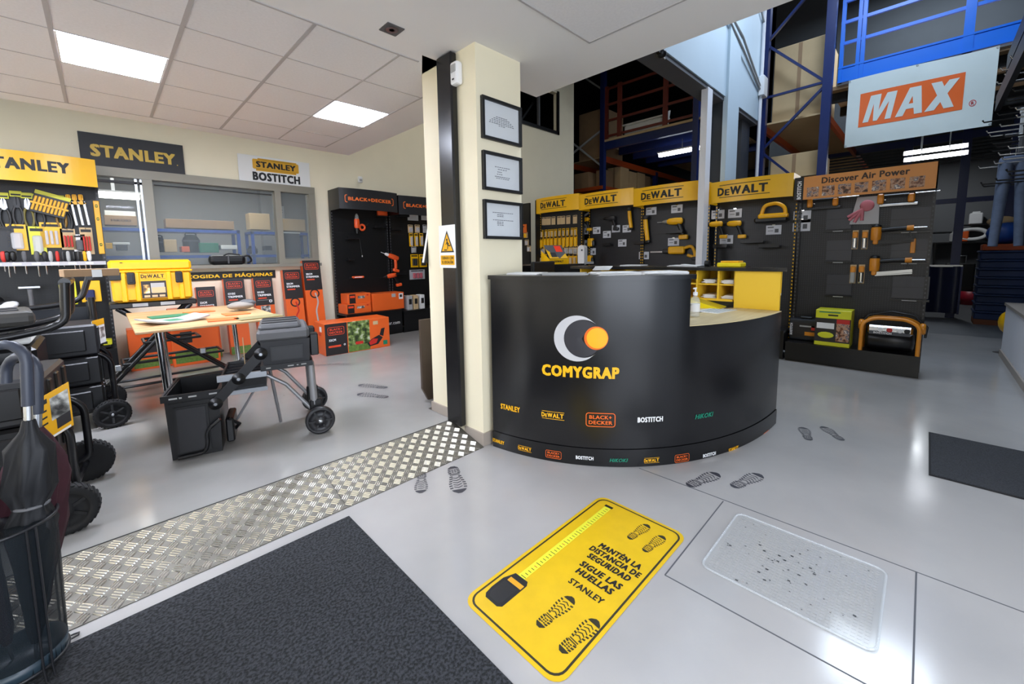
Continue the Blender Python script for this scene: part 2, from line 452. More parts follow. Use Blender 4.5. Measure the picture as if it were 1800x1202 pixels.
def logo_bd(mb, M, w, m, two=True, fn=None):
    h = w*.5 if two else w*.17
    o = rrect(-w/2, -h/2, w/2, h/2, h*.2 if two else h*.3); k = w*.028 if two else w*.016
    i = rrect(-w/2+k, -h/2+k, w/2-k, h/2-k, (h*.2 if two else h*.3)-k)
    if fn:
        dens = lambda L: [(a[0]+(b[0]-a[0])*k/6, a[1]+(b[1]-a[1])*k/6) for a, b in zip(L, L[1:]+L[:1]) for k in range(6)]
        o = dens(o); i = dens(i); n = len(o); mb.add([fn(x, y, 0) for x, y in o]+[fn(x, y, 0) for x, y in i], [(a, (a+1) % n, n+(a+1) % n, n+a) for a in range(n)], m, M)
        mb.text('BLACK+', m, M, w=w*.76, h=h*.27, bold=.03, fn=lambda x, y, z: fn(x, y+h*.19, z))
        mb.text('DECKER', m, M, w=w*.80, h=h*.27, bold=.03, fn=lambda x, y, z: fn(x, y-h*.19, z))
    elif two:
        mb.ring(o, i, m, M)
        mb.text('BLACK+', m, M @ T(0, h*.19, 0), w=w*.76, h=h*.27, bold=.03)
        mb.text('DECKER', m, M @ T(0, -h*.19, 0), w=w*.80, h=h*.27, bold=.03)
    else:
        mb.ring(o, i, m, M); mb.text('BLACK+DECKER', m, M, w=w*.88, h=h*.48, bold=.03)
def footprint(mb, M, m, L=.30, z=0.0):
    # boot sole print: toe and heel arcs, side lugs, chevrons; length along +y
    k = L/.30
    def q(pts): mb.poly([(x*k, y*k, z) for x, y in pts], m, M)
    def hw(y):   # half width of the sole at y (0 heel .. .30 toe)
        t = [(0, .012), (.02, .032), (.06, .037), (.11, .034), (.15, .040), (.20, .050), (.25, .047), (.28, .034), (.30, .010)]
        for (a, wa), (b, wb) in zip(t, t[1:]):
            if a <= y <= b: return wa+(wb-wa)*(y-a)/(b-a)
        return .01
    for y0, y1, n in ((.262, .30, 4), (0, .028, 4)):
        for i in range(n):
            a = y0+(y1-y0)*i/n; b = y0+(y1-y0)*(i+1)/n
            q([(-hw(a), a), (hw(a), a), (hw(b), b), (-hw(b), b)] if y0 > .1 else [(-hw(a), a), (hw(a), a), (hw(b), b), (-hw(b), b)])
    for y in (.036, .055, .074, .118, .142, .166, .190, .214, .238):
        for sx in (-1, 1):
            wd = hw(y); q([(sx*wd, y), (sx*(wd-.018), y-.003), (sx*(wd-.018), y+.008), (sx*wd, y+.012)])
    for y in (.13, .155, .18, .205, .23):
        for sx in (-1, 1):
            q([(0, y+.010), (sx*.024, y-.002), (sx*.024, y+.005), (0, y+.018)])
    for y in (.086, .099): q([(-.03, y), (.03, y), (.03, y+.007), (-.03, y+.007)])
    for y in (.038, .052, .066):
        for x in (-.008, .008): q([(x-.006, y), (x+.006, y), (x+.006, y+.008), (x-.006, y+.008)])

# ================================================================ THE SETTING
CZ = 2.9525
STEP = 0.10
# floors
m = MB()
m.bx(-4, 10.35, -4, 14, -.2, 0, FLOOR)
for a, b in (((2.497, 1.30), (2.53, -.85)), ((2.49, .757), (1.705, .75)), ((1.705, .75), (1.735, -1.4)), ((2.52, -.06), (1.72, -.062))):
    m.bar((*a, .0003), (*b, .0003), .006, .0012, PRINT)
struct('floor', m)
m = MB(); m.prism([(-4, 2.735), (1.985, 2.735), (1.985, 3.1), (5.3, 3.1), (5.3, 7.2), (-4, 7.2)], 0.001, STEP, FLOOR2)
struct('floor_raised', m)
m = MB(); m.bx(10.35, 22, -4, 14, -.2, -.002, CONC); struct('floor_warehouse', m)

# low shop ceiling: plaster slab, tile field with bars
m = MB()
m.bx(-4, 3.06, -4, 2.72, CZ, CZ+.22, CEIL)
m.bx(-4, 1.826, 2.72, 6.06, CZ, CZ+.22, CEIL)
m.bx(1.826, 2.70, 3.03, 6.06, CZ, CZ+.22, CEIL)
m.prism([(2.0, 2.72), (2.70, 2.72), (2.70, 3.03), (2.0, 3.03)], CZ, CZ+.22, CEIL)
m.prism([(1.826, 2.753), (2.0, 3.03), (1.826, 3.03)], CZ, CZ+.22, CEIL)
m.prism([(1.826, 2.72), (2.0, 2.72), (2.0, 2.753), (1.826, 2.753)], CZ, CZ+.22, CEIL)
GX = [-3.7+.6*i for i in range(10)]; GX[-1] = 2.271-.0; GX = [x-.0 for x in (-3.69965, -3.09965, -2.49965, -1.89965, -1.29965, -.69965, -.09965, .50035, 1.10035, 1.70035, 2.271)]
GY = [2.855, 3.464, 4.064, 4.664, 5.264, 5.8117]
m.prism([(GX[0], GY[0]), (1.88, GY[0]), (GX[-1], GY[0]+.59), (GX[-1], GY[-1]), (GX[0], GY[-1])], CZ-.002, CZ+.01, TILE)
for i, x in enumerate(GX):
    wd = .024 if i < 9 else .014
    y0 = GY[0] if x < 1.85 else GY[1]-.03
    m.bx(x-wd/2, x+wd/2, y0, GY[-1], CZ-.006, CZ+.001, TBAR)
for i, y in enumerate(GY):
    wd = .016 if i in (0, 5) else .010
    m.bx(GX[0], GX[-1] if i else 1.86, y-wd/2, y+wd/2, CZ-.005, CZ+.001, TBAR)
m.bx(-3.7, 2.58, -3.5, 1.79, CZ-.002, CZ+.01, TILE)
m.bx(-3.7, 2.588, 1.782, 1.796, CZ-.005, CZ+.001, TBAR); m.bx(2.574, 2.588, -3.5, 1.79, CZ-.005, CZ+.001, TBAR)
struct('ceiling', m)
m = MB(); m.bx(-5, 22, -4, 14, 8.5, 8.7, DARKW); struct('ceiling_warehouse', m)

# window wall
WY = 7.2
wx0, wx1, wz0, wz1 = -.12, 2.53, 1.392, 2.565
m = MB()
m.bx(-4, wx0, WY, WY+.14, 0, 8.5, CREAM); m.bx(wx0, wx1, WY, WY+.14, 0, wz0, CREAM); m.bx(wx0, wx1, WY, WY+.14, wz1, 8.5, CREAM)
m.bx(wx1, 6.9, WY, WY+.14, 0, 8.5, CREAM)
m.bx(6.9, 8.95, WY, WY+.14, 0, 4.68, CREAM); m.bx(6.9, 8.95, WY, WY+.14, 5.72, 8.5, CREAM); m.bx(8.95, 9.66, WY, WY+.14, 0, 8.5, CREAM)
struct('wall_back', m)
m = MB(); m.bx(-4.15, -4, -4, 14, 0, 8.5, CREAM); struct('wall_left', m)
m = MB(); m.bx(20, 20.2, -4, 14, 0, 8.5, MIDW); struct('wall_far', m)
m = MB(); m.bx(-4, 20, 13.8, 14, 0, 8.5, DARKW); struct('wall_warehouse', m)
m = MB(); m.bx(2.9, 20, -1.6, -1.45, 0, 8.5, MIDW); struct('wall_right', m)
m = MB(); m.bx(3.4, 8.72, -.98, -.80, 0, .70, WHITEW); m.bx(3.38, 8.74, -1.02, -.785, .70, .735, SKIRT); m.bx(3.4, 8.73, -.8, -.785, 0, .085, SKIRT)
struct('wall_low', m)
# dark frame of the upper warehouse opening in the window wall
m = MB(); m.bx(6.88, 8.98, WY-.03, WY+.02, 4.66, 4.74, BLACKM); m.bx(8.92, 8.99, WY-.03, WY+.02, 4.66, 5.76, BLACKM); m.bx(8.3, 8.36, WY+.1, WY+.16, 4.68, 5.72, PRINT)
m.bar((7.7, WY+.3, 4.7), (8.3, WY+.3, 5.4), .05, .05, BLACKM)
struct('trim_1', m)

# pillar between the two halves of the shop
m = MB()
m.bx(1.985, 2.44, 2.335, 2.75, 0, CZ, CREAMP)
m.bx(2.0, 2.44, 2.74, 3.03, 0, CZ+.26, CREAMP)
struct('pillar', m)
m = MB(); m.bx(1.972, 2.45, 2.322, 2.55, 0, .10, SKIRT); m.bx(1.987, 2.45, 2.72, 3.045, STEP, STEP+.08, SKIRT); struct('baseboard_pillar', m)
# dark steel door post standing on the step
m = MB(); m.box((1.957, 2.635, (CZ+STEP)/2), (.062, .185, CZ-STEP-.002), SATIN, .012)
struct('trim_2', m)

# portal wall of the warehouse, its columns and conduits
PY = 2.35
m = MB()
m.bx(3.2, 8.75, PY, PY+.3, 3.84, 8.5, BLUEW); m.bx(3.2, 8.75, PY+.02, PY+.28, 3.78, 3.84, PRINT)
struct('wall_portal', m)
SLATE_SHADE = mat('column_slate_shade', '2A3038', .5)
m = MB(); m.bx(6.99, 7.5, PY-.04, PY+.03, 0, 8.5, BLUEW); m.bx(7.02, 7.48, PY+.03, PY+.20, 0, 3.83, SLATE_SHADE); m.bx(6.99, 7.5, PY+.20, PY+.27, 0, 3.83, WHITEW); struct('pillar_portal', m)  # slate web: shade on the column's side put into its colour
m = MB(); m.bx(8.15, 8.6, PY+.1, PY+.4, 0, 3.8, MATS['column_slate_shade']); struct('pillar_dark', m)
m = MB(); m.bx(6.29, 6.47, PY, PY+.09, 0, 3.8, WHITEW); struct('pillar_post', m)
m = MB()
m.tube([(8.68, PY-.03, 2.2), (8.68, PY-.03, 8.0)], .028, WHITEW); m.box((8.72, PY-.05, 4.42), (.24, .09, .34), WHITE, .01)
m.tube([(8.6, PY-.03, 4.36), (7.5, PY-.05, 4.7), (6.4, PY-.03, 5.05)], .018, PAPERG); m.tube([(8.6, PY-.03, 4.42), (7.5, PY-.05, 4.86), (6.4, PY-.03, 5.1)], .018, PAPERG)
m.tube([(8.66, PY-.03, 5.5), (7.55, PY-.03, 6.2)], .016, PAPERG)
struct('trim_3', m)

# aluminium window strip with sill and sliding panes
def wxz(u, v): p = ony(u, v, WY-.03); return p.x, p.z
m = MB(); fy0, fy1 = WY-.05, WY+.10
m.bx(wx0-.05, wx1+.05, fy0, fy1, wz1-.06, wz1+.05, ALU)
m.bx(wx1-.05, wx1+.05, fy0+.001, fy1, wz0+.001, wz1-.061, ALU); m.bx(wx0-.05, wx0+.03, fy0+.001, fy1, wz0+.001, wz1-.061, ALU)
m.bx(.46, .56, fy0+.002, fy1, wz0, wz1-.061, ALU); m.bx(1.985, 2.07, fy0+.002, fy1, wz0, wz1-.061, ALU)
m.bx(2.07, wx1-.051, fy0+.003, fy1, wz0+.001, wz0+.075, ALU)
f = struct('window_1', m)
m = MB(); m.bx(wx0-.08, wx1+.06, WY-.13, WY+.13, wz0-.045, wz0, ALU); struct('window_sill', m, f)
for x0, x1, y in ((wx0+.03, .46, WY+.03), (.56, 1.985, WY+.05), (2.07, wx1-.05, WY+.03)):
    m = MB(); m.bx(x0, x1, y, y+.006, wz0+.01 if x0 < 2 else wz0+.07, wz1-.06, GLASS); struct('pane', m, f)
m = MB()
for x in (.39, .44): m.bx(x, x+.025, WY-.01, WY+.03, wz0+.01, wz1-.06, STEEL)
m.bx(wx0, .46, WY-.01, WY+.03, wz1-.13, wz1-.1, PRINT); m.bx(.58, 1.96, WY+.0, WY+.03, wz1-.12, wz1-.11, INK)
struct('sash', m, f)

# office seen through the window
OW = mat('office_wall', 'A6A4A0', .8)
m = MB(); m.bx(-2.5, 4.2, 10.4, 10.5, 0, 3.2, OW); m.bx(4.1, 4.2, 7.35, 10.4, 0, 3.2, OW); m.bx(-2.6, -2.5, 7.35, 10.4, 0, 3.2, OW); m.bx(-2.5, 4.2, 7.34, 10.4, 3.1, 3.2, OW); m.bx(2.55, 2.8, 10.2, 10.4, 0, 3.1, OW)
struct('wall_office', m)
area('office_lamp', (1.2, 8.8, 3.05), (0, 0, 0), 2.2, .5, 34, (1.0, .96, .92))

# ramp of five-bar checker plate up to the raised floor, two sheets
def ramp(x0, x1):
    m = MB(); ya, yb, za, zb = 2.31, 2.728, .004, STEP+.002
    m.add([(x0, ya, za), (x1, ya, za), (x1, yb, zb), (x0, yb, zb), (x0, ya, za-.003), (x1, ya, za-.003), (x1, yb, zb-.004), (x0, yb, zb-.004)],
          [(0, 1, 2, 3), (4, 7, 6, 5), (0, 4, 5, 1), (1, 5, 6, 2), (2, 6, 7, 3), (3, 7, 4, 0)], PLATE)
    L = math.hypot(yb-ya, zb-za); F = FR((x0, ya, za), (1, 0, 0), (0, yb-ya, zb-za))
    p = .0522; nx = int((x1-x0)/p); ny = int(L/p)
    for i in range(nx):
        for j in range(ny):
            a = PI/4 if (i+j) % 2 else -PI/4
            C = F @ T((i+.5)*p, (j+.5)*p+.003, 0) @ RZ(a)
            for k in range(4):
                yk = (k-1.5)*.0118; l = .0225; wd = .0026; hh = .0042
                m.add([(-l, yk-wd, 0), (l, yk-wd, 0), (l, yk+wd, 0), (-l, yk+wd, 0), (-l*.8, yk, hh), (l*.8, yk, hh)],
                      [(0, 1, 5, 4), (1, 2, 5), (2, 3, 4, 5), (3, 0, 4)], PLATEB, C)
    return m
def ramp_thing(x0, x1, label):
    t = thing('checker_plate_ramp', label, 'ramp'); ramp(x0, x1).build('tread_plate', t)
    m = MB(); m.bx(x0, x1, 2.7285, 2.7345, STEP-.02, STEP+.004, RUBBER); m.build('edge_strip', t)
ramp_thing(.905, 1.965, 'short aluminium checker plate ramp sheet ending at the pillar')
ramp_thing(-1.3, .902, 'long aluminium checker plate ramp sheet running behind the umbrella basket')

# ---------------------------------------------------------------- ceiling lamps and fittings
def led(x0, x1, y0, y1, label):
    t = thing('ceiling_light', label, 'ceiling light', ((x0+x1)/2, (y0+y1)/2, CZ-.006), 0, 'LED panels in the tile ceiling')
    a, b = (x1-x0)/2-.012, (y1-y0)/2-.008
    m = MB(); m.ring([(-a, -b), (a, -b), (a, b), (-a, b)], [(-a+.012, -b+.012), (a-.012, -b+.012), (a-.012, b-.012), (-a+.012, b-.012)], WHITE, T(0, 0, -.001) @ RX(PI)); m.build('frame', t)
    m = MB(); m.bx(-a+.012, a-.012, -b+.012, b-.012, -.001, .003, LED); m.build('diffuser', t)
led(GX[6], GX[7], GY[2], GY[3], 'large square LED panel in the ceiling nearest the upper left corner')
led(GX[9], GX[10], GY[2], GY[3], 'square LED panel in the ceiling close to the pillar')
led(GX[3], GX[4], GY[2], GY[3], 'added unseen LED panel in the ceiling beyond the left edge of view')  # this and the next three are out of view, added to brighten the shop
led(.2, .8, -1.6, -1.0, 'added unseen LED panel in the ceiling behind the entrance mat')
led(GX[2], GX[3], GY[0], GY[1], 'added unseen LED panel in the ceiling left of the umbrella basket')
led(GX[0], GX[1], GY[3], GY[4], 'added unseen LED panel in the ceiling at the far left corner')
t = thing('downlight', 'small square recessed downlight in the plaster ceiling near the pillar', 'downlight', (1.487, 2.585, CZ))
m = MB(); m.ring(rrect(-.06, -.06, .06, .06, .008), rrect(-.042, -.042, .042, .042, .006), GREYP, T(0, 0, -.006) @ RX(PI)); m.bx(-.06, .06, -.06, .06, -.005, 0, GREYP); m.build('bezel', t)
m = MB(); m.lathe([(.04, -.008), (.03, -.004), (.018, -.004), (.0001, -.003)], STEEL, 16); m.lathe([(.018, -.0085), (.0001, -.0085)], WHITE, 12); m.build('lamp', t)

t = thing('motion_detector', 'white motion detector high on the cream pillar beside the dark post', 'sensor', (1.985, 2.515, 2.785))
m = MB(); m.box((-.03, 0, 0), (.06, .085, .16), WHITE, .018, None, 2); m.build('housing', t)
m = MB(); m.box((-.058, 0, .03), (.012, .06, .06), PAPERG, .01); m.box((-.06, 0, -.045), (.006, .022, .01), INK); m.build('lens', t)
t = thing('motion_detector', 'small white motion detector on the wall above the black tool display', 'sensor', (ony(632, 316, 7.19).x, 7.2, ony(632, 316, 7.19).z))
m = MB(); m.box((0, -.03, 0), (.08, .06, .11), WHITE, .02, None, 2); m.build('housing', t)
m = MB(); m.box((0, -.058, -.01), (.05, .01, .04), PAPERG, .008); m.build('lens', t)
t = thing('security_camera', 'small dark dome camera hanging at the edge of the low ceiling', 'security camera', (4.80, 2.33, 3.70))
m = MB(); m.ball((0, 0, .06), (.06, .06, .05), BLACK); m.bx(-.1, .03, -.02, .02, .04, .1, BLACK); m.build('dome', t)
m = MB(); m.tube([(.02, -.02, .02), (.09, 0, .03), (.11, .03, .09), (.09, .05, .15)], .006, WHITE); m.build('cable', t)

# ================================================================ ENTRANCE SIDE
# curved reception counter: superellipse front
def cpt(t, off=0.0):
    ca, sa = abs(math.cos(t)), abs(math.sin(t)); e = 2/2.27
    x = 4.05-2.03*ca**e; y = 2.55-1.72*sa**e
    nx = -(((4.05-x)/2.03)**1.27)/2.03; ny = -(((2.55-y)/1.72)**1.27)/1.72
    l = math.hypot(nx, ny); return Vector((x+off*nx/l, y+off*ny/l, 0)), Vector((nx/l, ny/l, 0))
# table of arc length along the front, starting at the pillar
_T0 = None; _ts = [i/4000*PI/2 for i in range(4001)]
_cp = [cpt(t)[0] for t in _ts]
i0 = next(i for i, p in enumerate(_cp) if p.y < 2.275)
i1 = next(i for i, p in enumerate(_cp) if p.x > 3.995)
_sl = [0.0]; 
for i in range(i0+1, i1+1): _sl.append(_sl[-1]+(_cp[i]-_cp[i-1]).length)
_tt = _ts[i0:i1+1]; SMAX = _sl[-1]
def st(s):
    s = min(max(s, 0), SMAX); lo, hi = 0, len(_sl)-1
    while hi-lo > 1:
        k = (lo+hi)//2
        if _sl[k] <= s: lo = k
        else: hi = k
    return _tt[lo]
def cat_(s, z, off=0.0):
    p, n = cpt(st(s), off); return Vector((p.x, p.y, z))
def s_of(u, v):      # arc length and height of the counter front where the photo shows (u, v)
    d = _ray(u, v); best = min(range(0, len(_tt), 4), key=lambda i: abs(_cp[i0+i].y*d.x-_cp[i0+i].x*d.y))
    p = _cp[i0+best]; return _sl[best], EYE + d.z*math.hypot(p.x, p.y)/math.hypot(d.x, d.y)
S_CUT = s_of(1214, 520)[0]
HT, HD, PL = 1.322, .972, .125
def strip(mb, s0, s1, z0, z1, m, off=0.0, n=60):
    vs = []; fs = []
    for i in range(n+1):
        s = s0+(s1-s0)*i/n; vs += [cat_(s, z0, off), cat_(s, z1, off)]
    for i in range(n): fs.append((2*i, 2*i+2, 2*i+3, 2*i+1))
    return mb.add(vs, fs, m, None, True)
def slab(mb, s0, s1, z0, z1, m, o0, o1, n=60):
    # solid band between offsets o0 (outer) and o1 (inner) along the curve
    strip(mb, s0, s1, z0, z1, m, o0, n)
    A = [cat_(s0+(s1-s0)*i/n, 0, o0) for i in range(n+1)]; B = [cat_(s0+(s1-s0)*i/n, 0, o1) for i in range(n+1)]
    for z, rev in ((z1, False), (z0, True)):
        vs = [(p.x, p.y, z) for p in A]+[(p.x, p.y, z) for p in B]
        mb.add(vs, [((i, i+1, n+2+i, n+1+i) if not rev else (i, n+1+i, n+2+i, i+1)) for i in range(n)], m)
    vs = [(p.x, p.y, z) for p in B for z in (z0, z1)]; mb.add(vs, [(2*i, 2*i+1, 2*i+3, 2*i+2) for i in range(n)], m, None, True)
    for P, Q in ((A[0], B[0]), (A[-1], B[-1])):
        mb.add([(P.x, P.y, z0), (Q.x, Q.y, z0), (Q.x, Q.y, z1), (P.x, P.y, z1)], [(0, 1, 2, 3)], m)
ct = thing('reception_counter', 'black curved reception counter with shop emblem and brand marks', 'counter')
m = MB()
slab(m, 0, S_CUT, PL+.004, HT-.03, SATIN, 0, -.03); slab(m, S_CUT, SMAX, PL+.004, HD-.004, SATIN, 0, -.03)
def onfront(u, v, dz=0, off=.002):
    s, z = s_of(u, v)
    return lambda x, y, zz: cat_(s+x, z+y+dz, off+zz)
# emblem: silver crescent and orange ball
fn = onfront(1014, 595); R = .158
oc = arc(0, 0, R, 58, 302, 30); ic = arc(.035, -.004, R*.80, 302, 52, 30)
ins = [(x, y) for x, y in arc(.042, .0, R*.83, 50, 310, 30)]
oc2 = [fn(x, y, 0) for x, y in oc]; ins2 = [fn(x, y, 0) for x, y in ins]
m.add(oc2+ins2, [(i, i+1, 31+i+1, 31+i) for i in range(30)], mat('emblem_silver', 'C4C4C6', .3))
ds = [fn(x, y, -.0006) for x, y in arc(.03, .0, R*.82, 0, 360, 32)]
m.add([fn(.0, -.0, -.0006)]+ds, [(0, i+1, i+2) for i in range(32)], mat('emblem_graphite', '303036', .35))
for rr, c, dx in ((.080, 'E86A10', 0), (.070, 'FFB414', .006)):
    ds = [fn(x, y, .0006 if dx else .0003) for x, y in arc(.128+dx, .006, rr, 0, 360, 30)]
    m.add([fn(.128+dx, .006, .0006 if dx else .0003)]+ds, [(0, i+1, i+2) for i in range(30)], mat('emblem_'+c, c, .35))
fn = onfront(1019, 654); m.text('COMYGRAP', mat('mark_amber', 'FDBB14', .4), None, w=.53, h=.082, bold=.06, fn=fn)
AMB = MATS['mark_amber']; OPR = mat('mark_orange', 'EE6A22', .4); WPR = mat('mark_white', 'F2F2F2', .4); GPR = mat('mark_green', '168064', .4)
m.text('STANLEY', AMB, None, w=.17, h=.042, bold=.045, fn=onfront(897, 717))
logo_yb(m, None, .165, AMB, None, fn=onfront(972, 730))
logo_bd(m, None, .20, OPR, True, fn=onfront(1056, 738))
m.text('BOSTITCH', WPR, None, w=.18, h=.037, bold=.05, fn=onfront(1143, 737))
m.text('HiKOKI', GPR, None, w=.165, h=.034, bold=.04, shear=.25, fn=onfront(1238, 730))
m.build('front_panel', ct)
m = MB(); slab(m, 0, SMAX, .001, PL, SATIN, .006, -.02)
zo = .008
for u, v, kind in ((877, 775, 's'), (923, 788, 'd'), (973, 798, 'b'), (1028, 804, 'o'), (1087, 808, 'h'), (1145, 808, 'd'), (1198, 804, 'b'), (1246, 798, 'o'), (1288, 788, 's'), (1324, 776, 'h'), (1345, 764, 'b')):
    fn = onfront(u, v, 0, zo)
    if kind == 's': m.text('STANLEY', AMB, None, w=.115, h=.028, bold=.045, fn=fn)
    if kind == 'd': logo_yb(m, None, .11, AMB, None, fn=fn)
    if kind == 'b': logo_bd(m, None, .115, OPR, True, fn=fn)
    if kind == 'o': m.text('BOSTITCH', WPR, None, w=.12, h=.026, bold=.05, fn=fn)
    if kind == 'h': m.text('HiKOKI', GPR, None, w=.125, h=.026, bold=.04, shear=.25, fn=fn)
m.build('plinth', ct)
m = MB(); slab(m, -.0, S_CUT+.02, HT-.03, HT, SATIN, .028, -.40); m.build('counter_top', ct)
m = MB()
slab(m, S_CUT-.05, SMAX, HD-.028, HD, MAPLE, -.001, -.42)
m.prism([tuple(cat_(S_CUT-.05, 0, -.42))[:2], (3.99, 1.2), (3.99, 1.75), (3.1, 1.9)], HD-.028, HD, MAPLE); m.build('desk_top', ct)
m = MB(); slab(m, 0, S_CUT, .001, HT-.03, SATIN, -.37, -.39); p = cat_(SMAX, 0, -.01)
m.bx(3.965, 3.985, .835, 1.25, .001, HD-.028, SATIN); m.build('inner_panel', ct)

# pigeon-hole cabinet with black top at the end of the desk
t = thing('pigeonhole_cabinet', 'yellow pigeon-hole cabinet with black top behind the low desk end', 'cabinet', (4.02, .80, 0))
m = MB(); H = 1.30
YC = mat('cabinet_yellow', 'E9BE2E', .45); YCI = mat('cabinet_yellow_inner', 'C9A41C', .5)
m.bx(-.03, 0, .05, .40, HD+.001, H, YC); m.bx(.02, .34, .40, .42, .001, H, YC); m.bx(.32, .34, .42, 2.1, .001, H, YC); m.bx(0, .34, 2.08, 2.1, .001, H, YC)
m.bx(0, .32, .42, 2.08, 1.02, 1.04, YC); m.bx(0, .02, .40, 2.08, .001, 1.02, SATIN)
for y in (.548, .74, .96, 1.2, 1.5, 1.8): m.bx(0.0, .32, y-.008, y+.008, 1.04, H, YC)
m.bx(0, .32, .40, .416, 1.04, H, YC); m.bx(.01, .32, .42, 2.08, 1.165, 1.178, YC)
m.bx(-.012, -.006, .045, .049, 1.12, H, YC)
m.build('carcass', t)
m = MB(); m.prism([(-.06, .0), (.05, .03), (.06, .38), (.42, .40), (.42, 2.2), (-.06, 2.2)], H+.001, H+.031, SATIN); m.build('cabinet_top', t)
m = MB(); m.bx(.002, .01, .055, .065, 1.17, 1.28, CHROME); m.bx(.0, .006, .048, .075, 1.10, 1.17, PAPER); m.build('hanging_tag', t)
def sheets(mb, w, d, n, m, jit=.01):
    for i in range(n):
        mb.box((random.uniform(-jit, jit), random.uniform(-jit, jit), i*.006+.003), (w, d, .0055), m, 0, RZ(random.uniform(-.12, .12)))
for k, (y, z, l) in enumerate(((.47, 1.179, 'stack of papers in the upper pigeon-hole nearest the yellow end panel'), (.64, 1.179, 'stack of papers in the second upper pigeon-hole from the yellow end panel'),
                    (.47, 1.041, 'stack of papers in the lower pigeon-hole nearest the yellow end panel'), (.64, 1.041, 'stack of papers in the second lower pigeon-hole from the yellow end panel'))):
    m = MB(); sheets(m, .30, .11, 6 if z > 1.1 else 5, PAPER); single('paper_stack', m, l, 'papers', (4.02+.19, .80+y, z), 0, 'papers in the pigeon-holes')
m = MB(); m.box((0, 0, .02), (.17, .20, .04), YELB, .008); m.box((0.01, 0, .048), (.13, .16, .016), YEL, .006); single('yellow_case', m, 'flat yellow box on the black cabinet top', 'box', (4.14, 1.28, 1.332))
m = MB(); m.ring([tuple(q) for q in rrect(-.10, -.14, .10, .14, .01)], [tuple(q) for q in rrect(-.06, -.11, .06, .11, .01)], PAPER); m = MB(); sheets(m, .20, .30, 2, PAPER); m.box((.03, -.05, .016), (.10, .2, .003), PAPER, 0, RX(.08))
single('loose_paper', m, 'loose white papers on the black cabinet top', 'papers', (4.2, 1.72, 1.332))
m = MB(); sheets(m, .18, .24, 2, PAPER); single('loose_paper', m, 'thin papers at the far end of the black cabinet top', 'papers', (4.2, 2.3, 1.332))
t = thing('tape_dispenser', 'small dark desk object with rounded top beside the loose papers', 'desk object', (4.16, 1.50, 1.332))
m = MB(); m.prism(rrect(-.03, 0, .03, .06, .028), -.02, .02, BLACK, RX(PI/2)); m.build('body', t)

# things on the low desk
t = thing('sanitizer_bottle', 'clear pump bottle of hand gel standing on the pale desk', 'bottle', (*onz(1221, 556, HD).xy, HD))
m = MB(); m.lathe([(.0001, .001), (.034, .001), (.036, .01), (.036, .12), (.028, .145), (.014, .155), (.014, .168)], CLEAR, 18); m.build('bottle_body', t)
m = MB(); m.lathe([(.017, .165), (.017, .19), (.006, .192), (.006, .215)], WHITE, 12); m.box((-.012, 0, .22), (.055, .014, .012), WHITE, .004); m.build('pump', t)
m = MB(); m.lathe([(.0365, .04), (.0365, .10)], PAPER, 18); m.build('bottle_label', t)
t = thing('price_list', 'glossy sheet with teal lines lying on the pale desk', 'sheet', (*onz(1258, 546, HD).xy, HD), -.15)
m = MB(); m.box((0, 0, .002), (.34, .20, .004), PAPER)
for i in range(7): m.bx(-.14, .14, -.085+i*.024, -.078+i*.024, .004, .0045, mat('teal_print', '3F7F88', .4))
m.build('sheet', t)
t = thing('document_tray', 'bright yellow sloping document folder on the desk behind the gel bottle', 'folder', (*onz(1256, 536, HD).xy, HD), .1)
m = MB(); m.add([(-.30, -.12, .004), (.30, -.12, .004), (.30, .16, .075), (-.30, .16, .075), (-.30, -.12, 0), (.30, -.12, 0), (.30, .16, 0), (-.30, .16, 0)], [(0, 1, 2, 3), (0, 4, 5, 1), (1, 5, 6, 2), (2, 6, 7, 3), (3, 7, 4, 0)], YELB); m.build('folder', t)
m = MB(); m.box((.22, -.0, .05), (.12, .08, .012), PAPER, .003); m.build('note', t)

# papers along the tall counter top
for i, (s, off, wd, dp, n, mt, l) in enumerate(((.18, -.22, .26, .19, 2, PAPER, 'white leaflets on the counter top nearest the pillar'), (.55, -.20, .32, .21, 2, PAPERG, 'grey-green leaflets on the counter top left of the middle'),
        (.98, -.20, .34, .22, 3, PAPER, 'white sheets on the counter top right of the middle'), (1.30, -.17, .34, .20, 3, PAPER, 'fanned white sheets near the cut end of the counter top'))):
    p, nn = cpt(st(s), off); m = MB(); sheets(m, wd, dp, n, mt, .015)
    if i == 2: m.box((.12, .05, .03), (.12, .08, .003), PAPER, 0, RX(.35))
    single('leaflet', m, l, 'papers', (p.x, p.y, HT), math.atan2(-nn.x, nn.y)+.1, 'papers on the counter')
# back desk with cardboard display box, bottle and monitor
t = thing('back_desk', 'black back desk behind the reception counter', 'desk', (4.0, 3.9, 0), 0)
m = MB(); m.bx(-.9, 1.1, -.3, .35, 1.30, 1.335, SATIN); m.build('desk_top', t)
m = MB(); m.bx(-.88, 1.08, -.26, .32, .001, 1.30, SATIN); m.build('desk_body', t)
t = thing('monitor', 'wide black screen seen from behind over the counter top', 'monitor', (3.3, 2.85, 1.0), .35)
m = MB(); m.box((0, 0, .27), (.62, .04, .26), BLACK, .01); m.build('screen', t)
m = MB(); m.box((0, 0, .09), (.05, .04, .2), BLACK); m.box((0, 0, .008), (.26, .18, .014), BLACK, .005); m.build('stand', t)
m = MB(); m.bx(-.5, .6, -.35, .35, .97, 1.0, MAPLE); m.bx(-.48, .58, -.3, .3, .001, .97, SATIN); single('inner_worktop', m, 'low worktop behind the tall counter carrying the monitor', 'desk', (3.3, 2.9, 0), .35)

